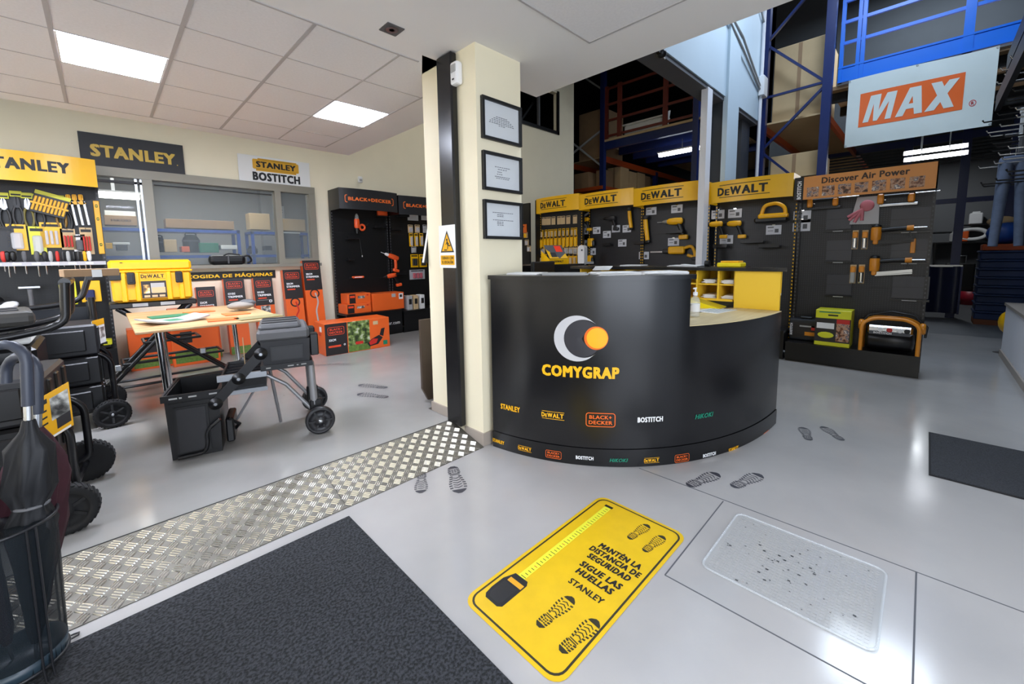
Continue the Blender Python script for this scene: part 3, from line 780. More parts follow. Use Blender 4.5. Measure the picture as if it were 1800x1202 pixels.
# ---------------------------------------------------------------- pillar: frames, warning plate
for k, (z0, z1, l, lines) in enumerate(((2.31, 2.605, 'topmost of the three black framed notices on the pillar', [(.0, .12, .030), (.0, .17, .018), (.0, .21, .006), (0, .25, -.006), (0, .26, -.018), (0, .07, -.030)]),
        (1.947, 2.225, 'middle black framed notice on the pillar', [(0, .16, .04), (0, .10, .024), (-.03, .05, .005), (-.03, .06, -.012), (0, .16, -.03), (0, .14, -.042)]),
        (1.59, 1.877, 'lowest of the three black framed notices on the pillar', [(0, .22, .055), (-.03, .07, .04), (-.03, .07, .028), (.0, .22, .0), (-.03, .07, -.014), (-.03, .07, -.026), (-.03, .07, -.038)]))):
    h = (z1-z0)/2; wd = .203
    t = thing('framed_notice', l, 'framed notice', (2.225, 2.335, (z0+z1)/2), 0, 'framed notices on the pillar')
    F = FR((0, 0, 0), (1, 0, 0), (0, 0, 1))
    m = MB(F)
    for a, b, c, d in ((-wd, wd, h-.022, h), (-wd, wd, -h, -h+.022), (-wd, -wd+.022, -h+.022, h-.022), (wd-.022, wd, -h+.022, h-.022)): m.bx(a, b, c, d, 0, .028, INK, .002)
    m.build('frame', t)
    m = MB(F); m.rect(0, 0, 2*wd-.04, 2*h-.04, PAPER, z=.008)
    for x, ww, y in lines:
        n = max(3, int(ww/.022))
        for q in range(n): m.rect(x-ww/2+(q+.5)*ww/n, y, ww/n*random.uniform(.6, .92), .005, PRINT, z=.0086)
    m.build('notice', t)
    m = MB(F); m.bx(-wd+.02, wd-.02, -h+.02, h-.02, .012, .014, glass('frame_glass', 'F4F6F8', .05)); m.build('pane', t)
t = thing('warning_sign', 'white plate with yellow trip-hazard triangle on the dark post', 'sign', (1.9255, 2.648, 1.54))
m = MB(FR((0, 0, 0), (0, -1, 0), (0, 0, 1))); m.bx(-.105, .105, -.165, .165, 0, .002, WHITE)
m.add([(-.088, -.045, .0026), (.088, -.045, .0026), (0, .125, .0026)], [(0, 1, 2)], INK)
m.add([(-.070, -.034, .0032), (.070, -.034, .0032), (0, .100, .0032)], [(0, 1, 2)], YEL)
m.poly(arc(.0, .052, .010, 0, 360, 12)[:-1], INK, T(0, 0, .0038))
for a, b, ww in (((.0, .04), (.012, .012), .016), ((.004, .034), (-.018, .016), .006), ((.012, .012), (.006, -.02), .009), ((.012, .014), (.035, .004), .009), ((.035, .004), (.044, .012), .008), ((.004, .03), (.026, .022), .006)):
    m.bar((*a, .0036), (*b, .0036), ww, .0006, INK)
m.rect(-.02, -.026, .04, .008, INK, z=.0038)
m.rect(0, -.105, .18, .075, YEL, z=.0026); m.text('CUIDADO CON', INK, T(0, -.088, .0034), w=.15, h=.022, bold=.03); m.text('EL ESCALON', INK, T(0, -.121, .0034), w=.145, h=.022, bold=.03)
m.rect(.044, -.105, .012, .003, INK, z=.0034)
m.build('plate', t)

# ---------------------------------------------------------------- floor mats, sticker, boot prints
m = MB(); m.bx(-2.4, .872, -1.0, 2.215, 0, .010, MATB); single('entrance_mat', m, 'large black textured entrance mat in the foreground', 'mat', (0, 0, 0.0005))
t = thing('floor_mat', 'dark grey ribbed mat on the pale floor at the right edge', 'mat', (4.16, -.42, .0005))
m = MB(); m.bx(-.44, .44, -.32, .31, 0, .009, MATG); m.build('pile', t)
m = MB(); 
for a in ((-.45, -.44, -.33, .32), (.44, .45, -.33, .32), (-.44, .44, .31, .32), (-.44, .44, -.33, -.32)): m.bx(*a, 0, .006, RUBBER)
m.build('border', t)

t = thing('floor_sticker', 'large yellow keep-your-distance floor sticker with tape measure and boot prints', 'sticker', (1.505, 1.045, .0012))
F = FR((0, 0, 0), (0, -1, 0), (1, 0, 0))      # its own page: x across, y up the page
m = MB(F); w2, h2 = .262, .535
m.prism(rrect(-w2, -h2, w2, h2, .06), 0, .0012, STICK)
m.ring(rrect(-w2+.016, -h2+.016, w2-.016, h2-.016, .052), rrect(-w2+.025, -h2+.025, w2-.025, h2-.025, .045), TREADB, None, .0016)
tx = INK
for s_, y, ww in (('MANT\u00c9N LA', .165, .225), ('DISTANCIA DE', .112, .27), ('SEGURIDAD', .062, .225), ('SIGUE LAS', -.006, .215), ('HUELLAS', -.056, .19)):
    m.text(s_, tx, T(.085, y, .002), w=ww, h=.048 if 'MAN' in s_ else .038, bold=.055, shear=.08)
m.text('STANLEY', tx, T(.09, -.128, .002), w=.175, h=.034, bold=.03)
footprint(m, T(.055, .30, 0) @ RZ(-.12), TREADB, .175, .002); footprint(m, T(.155, .27, 0) @ RZ(-.12), TREADB, .175, .002)
footprint(m, T(.055, -.405, 0) @ RZ(-.08), TREADB, .21, .002); footprint(m, T(.185, -.425, 0) @ RZ(-.12), TREADB, .21, .002)
# printed tape measure
m.prism([(-.185, -.275), (-.145, -.275), (-.145, .46), (-.185, .46)], .0014, .0018, mat('tape_lime', 'E4E23A', .4))
for i in range(34):
    y = -.26+i*.021; m.rect(-.16, y, .018 if i % 5 else .03, .0035, RED if i % 10 == 4 else INK, z=.0021)
m.rect(-.165, .465, .05, .02, INK, z=.0021)
m.prism([(-.215, -.44), (-.20, -.455), (-.13, -.455), (-.112, -.44), (-.112, -.29), (-.125, -.27), (-.20, -.27), (-.222, -.33), (-.222, -.40)], .0016, .0022, INK)
m.prism([(-.207, -.42), (-.19, -.44), (-.14, -.44), (-.128, -.425), (-.128, -.335), (-.207, -.335)], .002, .0025, DKGREY)
m.prism([(-.20, -.325), (-.118, -.325), (-.118, -.30), (-.20, -.30)], .002, .0025, mat('tape_amber', 'E0A020', .4))
m.build('sheet', t)

for i, (x, y, z, a, L, l) in enumerate(((1.54, 2.10, 0, 2.65, .34, 'black boot print on the grey floor just in front of the ramp end'), (1.36, 2.235, 0, 2.55, .26, 'black boot print partly under the ramp edge beside another print'),
        (2.65, .93, 0, -1.85, .30, 'left of the two black boot prints in front of the counter'), (2.83, .725, 0, -1.85, .30, 'right of the two black boot prints in front of the counter'),
        (3.92, .60, 0, -1.25, .27, 'left of the two black boot prints right of the counter end'), (4.07, .45, 0, -.95, .27, 'right of the two black boot prints right of the counter end'),
        (1.80, 3.80, STEP, .45, .36, 'nearer of the two grey boot prints behind the pillar on the raised floor'), (1.94, 4.08, STEP, .45, .36, 'second grey boot print on the raised floor beyond the nearer one'),
        (2.09, 5.25, STEP, .6, .30, 'faint boot print on the raised floor in front of the mower box'), (1.86, 5.45, STEP, .6, .30, 'faint boot print on the raised floor beside the grey tool trolley'))):
    m = MB(); footprint(m, T(0, -L/2, 0), TREAD if i < 8 else mat('tread_faint', '6A6664', .5), L, .0)
    single('boot_print_sticker', m, l, 'floor sticker', (x, y, z+.0016), a, 'boot print floor stickers')

t = thing('clear_floor_mat', 'transparent ribbed plastic mat lying on the pale floor', 'mat', (2.146, .345, .001))
m = MB(); O_ = rrect(-.275, -.31, .275, .31, .04); m.prism(O_, 0, .003, TRANSM)
for i in range(27): x = -.26+i*.02; m.bx(x-.003, x+.003, -.29, .29, .003, .0052, TRANSM)
for i in range(30): y = -.29+i*.02; m.bx(-.265, .265, y-.003, y+.003, .003, .0052, TRANSM)
m.build('sheet', t)
m = MB(); P = [(x, y, .005) for x, y in O_]; m.tube(P, .006, CLEAR, 6, True); m.build('rim', t)
m = MB()
for i in range(60):
    x, y = random.gauss(0, .13), random.gauss(.0, .15); s_ = random.choice((.003, .004, .007))
    if abs(x) < .26 and abs(y) < .3: m.box((x, y, .0056), (s_, s_*1.6, .001), INK, 0, None)
o = m.build('dirt_speck', t); o['kind'] = 'stuff'

# ---------------------------------------------------------------- umbrella basket
t = thing('umbrella_stand', 'dark wire-mesh umbrella basket on bent wire feet by the mat', 'umbrella stand', (-.325, 2.17, 0))
R0, R1, HB = .118, .135, .575
m = MB(); m.lathe([(R0, .055), (R1, HB)], MESHG, 36); m.build('mesh_wall', t)
m = MB(); m.tube([(R1*math.cos(2*PI*i/36), R1*math.sin(2*PI*i/36), HB) for i in range(36)], .006, DKGREY, 8, True); m.build('rim', t)
m = MB(); m.tube([(R0*math.cos(2*PI*i/36), R0*math.sin(2*PI*i/36), .055) for i in range(36)], .006, DKGREY, 8, True); m.build('base_ring', t)
m = MB(); m.lathe([(.0001, .05), (R0, .05), (R0+.002, .10), (R0-.004, .10), (R0-.006, .058), (.0001, .058)], mat('basket_tray', '2A3A44', .35), 32); m.build('drip_tray', t)
for k in range(4):
    a = -.95+k*PI/2; m = MB(); c, s_ = math.cos(a), math.sin(a); q = .012
    for sg in (-1, 1):
        px, py = -s_*q*sg, c*q*sg
        m.tube([((R1+.004)*c+px, (R1+.004)*s_+py, HB), ((R0+.006)*c+px, (R0+.006)*s_+py, .055), ((R0+.012)*c+px, (R0+.012)*s_+py, .012)], .0035, DKGREY, 6)
    m.tube([((R0+.012)*c-s_*q, (R0+.012)*s_+c*q, .012), ((R0+.04)*c-s_*q, (R0+.04)*s_+c*q, .005), ((R0+.05)*c, (R0+.05)*s_, .005), ((R0+.04)*c+s_*q, (R0+.04)*s_-c*q, .005), ((R0+.012)*c+s_*q, (R0+.012)*s_-c*q, .012)], .0035, DKGREY, 6)
    m.build('wire_foot', t)
def umbrella(loc, lean, col, label, hook, wid, L, cuff=STEEL, rz=0.0, band=True):
    t = thing('umbrella', label, 'umbrella', loc, rz, 'umbrellas in the basket'); t.rotation_euler = (RY(lean[1]) @ RX(lean[0]) @ RZ(rz)).to_euler()
    m = MB(); n = 28; prof = [(0.06, .010), (.12, .022), (.30, wid*.62), (.50, wid*.95), (.56, wid*.62), (.62, wid*1.02), (L-.10, wid*.9), (L-.04, wid*.35), (L, .014)] if band else [(0.06, .010), (.15, .03), (.45, wid), (.62, wid*1.15), (L-.12, wid), (L-.04, wid*.5), (L, .014)]
    vs = []; fs = []
    for z, r in prof:
        for k in range(n):
            a = 2*PI*k/n+z*1.6; rr = r*(1+.16*math.sin(7*a)+.07*math.sin(3*a+z*9)); vs.append((rr*math.cos(a), rr*math.sin(a), z))
    for i in range(len(prof)-1):
        for k in range(n): fs.append((i*n+k, i*n+(k+1) % n, (i+1)*n+(k+1) % n, (i+1)*n+k))
    m.add(vs, fs, col, None, True); m.build('canopy', t)
    m = MB(); m.lathe([(.0001, 0), (.005, 0), (.006, .08)], STEEL, 8); m.build('tip', t)
    m = MB(); m.lathe([(.012, L-.005), (.012, L+.055)], cuff, 12); m.build('ferrule', t)
    m = MB()
    if hook: m.tube([(0, 0, L+.05), (0, 0, L+.20)]+[(.062-.062*math.cos(a), 0, L+.20+.062*math.sin(a)) for a in [PI*i/8 for i in range(1, 9)]]+[(.124, 0, L+.16)], .016, mat('handle_slate', '3A3F4C', .4), 10)
    else: m.tube([(0, 0, L+.05), (0, 0, L+.34)], .015, mat('handle_slate', '3A3F4C', .4), 10)
    m.build('handle', t)
    if band:
        m = MB(); m.tube([(wid*.66*math.cos(2*PI*i/18), wid*.66*math.sin(2*PI*i/18), .56) for i in range(18)], .006, mat('strap_grey', '6A6A6C', .6), 6, True); m.build('strap', t)
umbrella((-.285, 2.14, .062), (-.02, .07, 0), BLKCLOTH, 'rolled black umbrella with dark hooked handle in the basket', True, .062, .86, CHROME, 2.5)
umbrella((-.345, 2.20, .062), (-.02, -.10, 0), MAROON, 'rolled maroon umbrella leaning to the left in the basket', False, .060, .84, STEEL, 0)
umbrella((-.29, 2.23, .062), (-.05, .09, 0), MAROON, 'loosely folded maroon umbrella behind the black one', True, .072, .80, STEEL, 2.3, False)
umbrella((-.375, 2.13, .062), (.03, -.06, 0), NAVYC, 'thin navy umbrella with silver print low in the basket', False, .026, .50, STEEL, 0)

# ================================================================ RAISED SHOP FLOOR, LEFT
FW = lambda x, z, y: FR((x, y, z), (1, 0, 0), (0, 0, 1))       # a page facing the camera side (-y)
# signs on the window wall
m = MB(FR((0, 0, 0), (1, 0, 0), (0, 0, 1))); m.bx(-.49, .49, -.20, .20, 0, .012, mat('sign_anthracite', '2B2B2E', .5))
m.text('STANLEY', mat('sign_gold', 'D9B64A', .4), T(.0, -.0, .0135), w=.80, h=.145, bold=.05); m.rect(.415, -.07, .012, .012, MATS['sign_gold'], z=.0135)
single('wall_sign', m, 'dark wall sign with gold lettering above the window strip', 'sign', (.425, 7.19, 2.80))
m = MB(FR((0, 0, 0), (1, 0, 0), (0, 0, 1))); m.bx(-.495, .495, -.20, .20, 0, .012, WHITE)
SG = mat('sign_mustard', 'E0A92E', .4); m.prism(rrect(-.31, .01, .33, .155, .02), .012, .0135, SG); m.rect(.01, .0, .56, .03, SG, z=.0135); m.rect(.03, .16, .54, .02, SG, z=.0135)
m.text('STANLEY', INK, T(.01, .082, .015), w=.55, h=.088, bold=.05); m.text('BOSTITCH', INK, T(.01, -.095, .015), w=.66, h=.125, bold=.06)
single('wall_sign', m, 'white wall sign with yellow brush panel and black lettering above the window', 'sign', (2.035, 7.19, 2.80))
m = MB(FR((0, 0, 0), (1, 0, 0), (0, 0, 1))); m.bx(-.90, .90, -.06, .06, 0, .008, INK)
m.text('ENTREGA Y RECOGIDA DE M\u00c1QUINAS', mat('sign_yellow', 'F2C21E', .4), T(-.0, 0, .0095), w=1.72, h=.072, bold=.045)
single('wall_banner', m, 'long black strip with yellow lettering below the window', 'sign', (1.02, 7.19, 1.235))

# ---- perforated retail bays: front at local y=0, back panel at y=DEP, opening towards -y
def bay(name, label, cat, loc, rz, W, H, hh, hcol, draw, peg, dep=.42, base_h=.36, bow=.07, side=BLACKM, group=None, slotcol=None, kick=None):
    t = thing(name, label, cat, loc, rz, group)
    m = MB(); m.bx(.02, W-.02, dep-.02, dep, .06, H-.02, peg)
    for i in range(1, int((H-.4)/.4)+1): m.bx(.02, W-.02, dep-.024, dep-.019, .2+i*.4-.003, .2+i*.4+.003, INK)
    m.build('back_panel', t)
    for x in (0, W-.03):
        m = MB(); m.bx(x, x+.03, dep-.05, dep+.02, 0.001, H, side)
        n = int((H-.2)/.05)
        for i in range(n): m.bx(x+.008, x+.022, dep-.053, dep-.049, .15+i*.05, .17+i*.05, slotcol or PRINT)
        m.build('upright', t)
    m = MB(); m.bx(0.005, W-.005, .0, dep, base_h-.03, base_h, side); m.bx(0.005, W-.005, .015, .035, .03, base_h-.03, side); m.bx(0.005, W-.005, .05, dep, 0.001, .03, side)
    if kick: kick(m, FR((W/2, .013, base_h*.5), (1, 0, 0), (0, 0, 1)))
    m.build('base_shelf', t)
    # curved header board
    m = MB(); n = 16; vs = []; fs = []
    def hp(x, z, o=0): u = x/(W/2); return (W/2+x, (.03-bow*(1-u*u))-o, z)
    for i in range(n+1):
        x = -W/2+W*i/n
        for z in (H-hh, H): vs += [hp(x, z), hp(x, z, -.012)]
    for i in range(n):
        a, b = 4*i, 4*(i+1)
        fs += [(a, b, b+2, a+2), (a+1, a+3, b+3, b+1), (a+2, b+2, b+3, a+3), (a, a+1, b+1, b)]
    m.add(vs, fs, hcol)
    for x in (-W/2+.005, W/2-.005): m.bx(W/2+x-.006, W/2+x+.006, .03, dep, H-hh, H, side if slotcol is None else slotcol)
    draw(m, lambda x, y, z: hp(x, H-hh/2+y, .0015+z), W, hh)
    m.build('header', t)
    return t

def stan_head(m, fn, W, h):
    m.text('STANLEY', INK, None, w=.60, h=.115, bold=.05, fn=lambda x, y, z: fn(x+.0, y+.02, z))
bay('tool_display', 'black pegboard tool display with curved yellow header on the left', 'display', (-.95, 6.60, STEP), 0, 1.0, 2.49, .30, YELH, stan_head, PEGN, .42, .36, .07)
def bd_head(m, fn, W, h): 
    w_ = W*.84; hh_ = .125; o = rrect(-w_/2, -hh_/2, w_/2, hh_/2, .03); k = .012; i = rrect(-w_/2+k, -hh_/2+k, w_/2-k, hh_/2-k, .022); n = len(o)
    m.add([fn(x, y, 0) for x, y in o]+[fn(x, y, 0) for x, y in i], [(a, (a+1) % n, n+(a+1) % n, n+a) for a in range(n)], ORGL)
    m.text('BLACK+DECKER', ORGL, None, w=w_*.88, h=.058, bold=.05, fn=fn)
def bd_kick(m, M): m.text('www.blackanddecker.com', PRINT if False else WHITE, M @ T(.02, -.01, .004), w=.86, h=.06, bold=.01)
HB_ = mat('header_black', '2A2A2C', .32)
bay('tool_display', 'black tool display with orange outlined header against the far wall', 'display', (2.765, 6.62, STEP), 0, 1.02, 2.48, .33, HB_, bd_head, PEGN, .45, .44, .06, kick=bd_kick)
bay('tool_display', 'second black display of blister packs half hidden behind the pillar', 'display', (3.80, 6.60, STEP), 0, 1.02, 2.45, .33, HB_, bd_head, PEGN, .45, .40, .06)

# ---- small goods: built at their hanging point, back of the thing at y=0, facing -y
def blister(w, h, cardc, prodc, d=.04, top=.28, prod='tube'):
    def mk(t):
        m = MB(); m.box((0, -.003, -h/2), (w, .003, h), cardc); m.box((0, -.0052, -h*.12), (w*.8, .001, h*.10), INK); m.build('backing_card', t)
        m = MB()
        if prod == 'tube': m.box((0, -.005-d/2, -h*(.5+top/2)), (w*.62, d, h*(.92-top)), prodc, min(d, w*.6)*.4, None, 2)
        elif prod == 'round': m.lathe([(.0001, -d), (w*.36, -d*.8), (w*.40, 0)], prodc, 20, T(0, -.004, -h*.6) @ RX(-PI/2) @ RX(PI))
        else:
            for q in (-.22, .0, .22): m.box((q*w, -.005-d/2, -h*.6), (w*.14, d, h*.55), prodc, .004)
        m.build('blister', t)
        m = MB(); m.tube([(0, .06, -.012), (0, -.05, -.012), (0, -.055, -.006)], .0025, CHROME, 6); m.build('hook', t)
    return mk
def pliers(gr, jaw):
    def mk(t):
        m = MB()
        for s in (-1, 1): m.tube(bendpts([(s*.008, -.02, -.075), (s*.022, -.02, -.11), (s*.026, -.02, -.17), (s*.016, -.02, -.215)], .03), .008, gr, 8)
        m.build('handle', t)
        m = MB()
        for s in (-1, 1): m.prism([(0, -.08), (s*.018, -.075), (s*.014, -.02), (s*.003, .0)] if s > 0 else [(s*.003, .0), (s*.014, -.02), (s*.018, -.075), (0, -.08)], -.006, .006, jaw, FR((0, -.02, 0), (1, 0, 0), (0, 0, 1)))
        m.lathe([(.012, -.008), (.012, .008)], jaw, 12, FR((0, -.02, -.078), (1, 0, 0), (0, 0, 1))); m.build('jaw', t)
        m = MB(); m.box((0, -.01, .018), (.062, .004, .045), YELG, .002); m.box((0, -.0125, .012), (.05, .001, .012), INK); m.build('card', t)
    return mk
def saw(t):
    m = MB(); m.tube(bendpts([(0, -.015, .0), (0, -.015, -.05)], .01), .012, YEL, 10); m.prism(rrect(-.016, -.055, .016, 0, .012), -.006, .006, YEL, FR((0, -.015, 0), (1, 0, 0), (0, 0, 1))); m.build('handle', t)
    m = MB(); m.box((.012, -.015, -.17), (.020, .012, .22), STEEL, .004, T(0, 0, 0) @ RY(-.08)); m.prism([(-.03, -.02), (0, .01), (.03, -.02), (.012, -.03), (-.012, -.03)], -.005, .005, YEL, FR((0.003, -.016, -.06), (1, 0, 0), (0, 0, 1))); m.build('blade', t)
def screwdriver(col, L, hd):
    def mk(t):
        m = MB(); m.lathe([(.008, 0), (.015, .012), (hd, .04), (hd*.95, .085), (hd*.75, .105), (.006, .112)], col, 10); m.build('handle', t)
        m = MB(); m.lathe([(.0001, -L), (.006, -L+.01), (.006, 0)], CHROME, 8); m.build('shaft', t)
    return mk
def put(kind, label, cat, mk, p, rz=0.0, group=None, tilt=None, sc=1.0):
    t = thing(kind, label, cat, tuple(p), rz, group); t.scale = (sc, 1.0, sc)
    if tilt: t.rotation_euler = tilt
    mk(t); return t

BY = 6.99   # front of the left display's back panel
for i, (u, v, g, j) in enumerate(((5, 348, BLACK, STEEL), (28, 345, DKGREY, DKGREY), (47, 348, mat('grip_olive', '6E6420', .4), STEEL), (66, 350, BLACK, STEEL), (104, 352, mat('grip_ochre', '8A6414', .4), DKGREY), (115, 356, BLACK, DKGREY))):
    p = ony(u, v, BY); put('pliers', ORD[i]+' pair of pliers from the left in the top row of the yellow-headed display', 'pliers', pliers(g, j), p, 0, 'pliers in the top row', None, 1.4)
for i, u in enumerate((119, 130, 141)):
    p = ony(u, 342, BY-.05); put('folding_saw', ORD[i]+' of the three yellow-handled saws from the left', 'saw', saw, p, 0, 'saws hanging in a row', None, 1.25)
def bits(t):
    m = MB(); m.box((0, -.01, -.09), (.19, .006, .17), BLACK, .003); m.box((0, -.015, -.02), (.19, .004, .028), YELG); m.build('card', t)
    m = MB(); 
    for r in range(2):
        for k in range(9): m.box((-.08+k*.02, -.02, -.075-r*.06), (.014, .012, .048), YEL, .003)
    m.box((0, -.018, -.104), (.2, .008, .014), YEL); m.build('bit', t)
p = ony(95, 340, BY-.06); put('bit_set', 'slanted card of yellow bits hanging across the display', 'bit set', bits, p, 0, None, (0, .3, 0), 1.45)
for i, (u, v, w, h, c, d, k) in enumerate(((2, 398, .12, .20, DKGREY, CLEAR, 'round'), (27, 394, .10, .20, YELH, BLIST, 'tube'), (63, 398, .085, .22, YELG, BLIST, 'tube'), (88, 391, .12, .20, YELH, BLIST, 'multi'), (118, 402, .085, .17, CARDL, RED, 'multi'), (138, 412, .07, .14, WHITE, GREYP, 'tube'), (150, 400, .075, .22, CARDL, RED, 'multi'))):
    p = ony(u, v, BY-.02); put('blister_pack', ORD[i]+' carded pack from the left in the middle row of the yellow-headed display', 'tool pack', blister(w, h, c, d, .035, .28, k), p, 0, 'carded packs in the middle row', None, 1.4)
t = thing('spirit_level', 'long yellow spirit level upright at the right end of the yellow-headed display', 'spirit level', tuple(ony(174, 400, BY-.04)), 0); t.rotation_euler = (0, .0, 0)
m = MB(); m.box((0, 0, 0), (.05, .022, .62), YEL, .004); m.build('body', t)
m = MB()
for z in (.25, 0.1, -.2): m.box((0, -.010, z), (.022, .008, .035), INK, .004); m.box((0, -.0125, z), (.014, .006, .018), YELG, .003)
m.build('vial', t)
# rail of screwdrivers
zr = ony(90, 463, 6.62).z
t = thing('screwdriver_rail', 'grey metal rail across the yellow-headed display holding screwdrivers', 'rail', (-.45, 6.62, zr))
m = MB(); m.bx(-.49, .49, -.06, .0, -.022, .018, mat('rail_grey', 'B5B2B4', .4)); m.bx(-.49, .49, 0, .40, -.012, -.004, mat('rail_grey', 'B5B2B4', .4)); 
for i in range(7): m.bx(-.45+i*.13, -.39+i*.13, -.0625, -.06, -.012, .008, PAPER)
m.build('shelf', t)
for i, (u, c, L, hd) in enumerate(((7, RED, .10, .020), (14, BLACK, .16, .022), (24, BLACK, .12, .024), (44, GREYP, .13, .020), (66, GREYP, .16, .022), (80, DKGREY, .14, .022), (90, PAPERG, .05, .018), (102, RED, .06, .015), (112, DKGREY, .06, .015), (121, PAPERG, .05, .016), (131, BLACK, .10, .015), (139, DKGREY, .09, .016), (150, YEL, .09, .014), (158, PAPER, .11, .018))):
    p = ony(u, 458, 6.66); put('screwdriver', ORD[i]+' screwdriver from the left standing in the grey rail', 'screwdriver', screwdriver(c, L, hd), (p.x, 6.66, zr+.02), 0, 'screwdrivers in the rail')
# low goods on the same display
for i, (u, v, kd) in enumerate(((10, 540, 'helmet'), (52, 505, 'clamp'), (120, 515, 'pack'), (160, 512, 'tape'))):
    p = ony(u, v, 6.72)
    if kd == 'helmet':
        t = thing('work_glove', 'white and black work glove bundle on the lower part of the left display', 'gloves', tuple(p)); m = MB(); m.ball((0, 0, 0), (.10, .06, .05), WHITE, RY(-.4)); m.ball((.05, -.01, -.05), (.08, .06, .03), DKGREY); m.build('glove', t)
        m = MB(); m.ball((-.08, 0, .06), (.08, .07, .07), BLACK); m.build('cuff', t)
    elif kd == 'clamp':
        t = thing('scraper', 'silver T-shaped tool hanging on the lower left display', 'tool', tuple(p)); m = MB(); m.box((0, 0, 0), (.16, .015, .03), STEEL, .006); m.build('head', t); m = MB(); m.lathe([(.018, -.24), (.02, -.02)], GREYP, 10); m.build('grip', t)
    else:
        w_, h_ = (.13, .26) if kd == 'pack' else (.16, .24)
        t = thing('carded_pack', ('lime yellow carded pack behind the left push handle' if kd == 'pack' else 'yellow card with a chrome tape on the lower left display'), 'tool pack', (p.x, p.y, p.z))
        m = MB(); m.box((0, 0, 0), (w_, .01, h_), YELG if kd == 'pack' else YELH, .004); m.build('card', t)
        m = MB(); m.box((-.01, -.02, -.04), (.08, .03, .12), BLIST if kd == 'pack' else NAVYC, .01); m.build('blister', t)
m = MB(); m.bx(-.45, .45, -.02, .38, 0, .02, BLACKM); 
single('display_shelf', m, 'dark lower shelf of the left display behind the push handles', 'shelf', (-.45, 6.62, ony(170, 612, 6.62).z))
for i, (u, v, c) in enumerate(((138, 607, PAPER), (165, 600, YELH), (180, 598, YELG))):
    p = ony(u, v, 6.66); m = MB(); m.box((0, .05, .03), (.16, .14, .06), c, .004); m.box((0, -.021, .03), (.08, .001, .03), INK)
    single('small_carton', m, ('white', 'mustard', 'lime')[i]+' small carton on the dark lower shelf of the left display', 'carton', (p.x, 6.66, ony(170, 612, 6.62).z+.02), 0)

# ---- hanging goods on the black far-wall displays
FY = 7.045
def drill(body, L=.20, chuck=STEEL, grip=None, batt=None):
    def mk(t):
        m = MB(); R = FR((.04, -.05, 0), (0, 1, 0), (0, 0, 1))       # local z -> +x
        m.lathe([(.020, .03), (.034, .02), (.036, -.05), (.032, -.11), (.020, -.13)], body, 12, R); m.build('motor_housing', t)
        m = MB(); m.lathe([(.012, -.18), (.020, -.165), (.022, -.13)], chuck, 12, R); m.lathe([(.004, -.24), (.004, -.18)], chuck, 6, R); m.build('chuck', t)
        m = MB(); m.tube([(.03, -.05, -.02), (.055, -.05, -.08), (.075, -.05, -.14)], .021, grip or body, 10); m.build('handle', t)
        m = MB(); m.box((.085, -.05, -.165), (.09, .055, .045), batt or BLACK, .008); m.build('battery', t)
        m = MB(); m.tube([(0.02, -.05, .0), (0.02, .06, .0)], .006, CHROME, 6); m.build('hook', t)
    return mk
OTOOL = mat('tool_orange', 'EE5A24', .4)
put('power_drill', 'orange drill with long handle hanging in the middle of the far black display', 'drill', drill(OTOOL, .2, WHITE, OTOOL, OTOOL), ony(690, 452, FY), 0, None, (0, .35, 0), 1.35)
put('power_drill', 'orange cordless drill hanging lowest on the far black display', 'drill', drill(OTOOL, .2, BLACK, BLACK, OTOOL), ony(687, 484, FY), 0, None, (0, -.15, 0), 1.2)
def jig(t):
    m = MB(); m.box((0, -.06, 0), (.16, .07, .10), OTOOL, .02, None, 2); m.build('body', t); m = MB(); m.tube(bendpts([(-.06, -.06, .03), (-.07, -.06, .12), (.05, -.06, .12), (.06, -.06, .04)], .03), .016, OTOOL, 8); m.tube([(0, -.02, .04), (0, .06, .04)], .006, CHROME, 6); m.build('handle', t)
    m = MB(); m.box((0, -.06, -.055), (.18, .08, .01), DKGREY); m.build('sole', t)
put('jigsaw', 'orange jigsaw-shaped tool near the top of the far black display', 'power tool', jig, ony(669, 374, FY), 0, None, None, 1.2)
def vac(t):
    m = MB(); m.lathe([(.022, -.17), (.03, -.10)], BLACK, 10, T(0, -.05, 0)); m.build('grip', t)
    m = MB(); m.lathe([(.03, -.10), (.038, -.08), (.036, .0), (.03, .02)], OTOOL, 12, T(0, -.05, 0)); m.tube([(0, -.02, -.05), (0, .06, -.05)], .006, CHROME, 6); m.build('body', t)
    m = MB(); m.lathe([(.03, .02), (.022, .07), (.006, .09)], CLEAR, 10, T(0, -.05, 0)); m.build('lamp', t)
put('rotary_tool', 'upright orange tool with clear tip on the far black display', 'power tool', vac, ony(625, 388, FY), 0, None, None, 1.3)
def ringt(t):
    m = MB(); m.tube([(.035*math.cos(2*PI*i/16), -.04, .035*math.sin(2*PI*i/16)) for i in range(16)], .014, OTOOL, 8, True); m.build('ring', t); m = MB(); m.tube(bendpts([(.03, -.03, .03), (.08, -.02, .03), (.1, -.01, .06), (.1, .06, .06)], .02), .005, INK, 6); m.build('cord', t)
put('cord_reel', 'orange ring with cord beside the upright orange tool', 'accessory', ringt, ony(635, 400, FY), 0, None, None, 1.3)
def fl(t):
    m = MB(); m.box((0, -.03, 0), (.22, .04, .035), OTOOL, .012); m.build('body', t); m = MB(); m.box((.0, -.051, 0), (.14, .004, .014), WHITE); m.box((-.13, -.03, -.01), (.06, .03, .02), DKGREY); m.tube([(0, -.02, 0), (0, .06, 0)], .006, CHROME, 6); m.build('cover', t)
put('multitool', 'slim orange tool lying level on the lower left of the far black display', 'power tool', fl, ony(628, 487, FY))
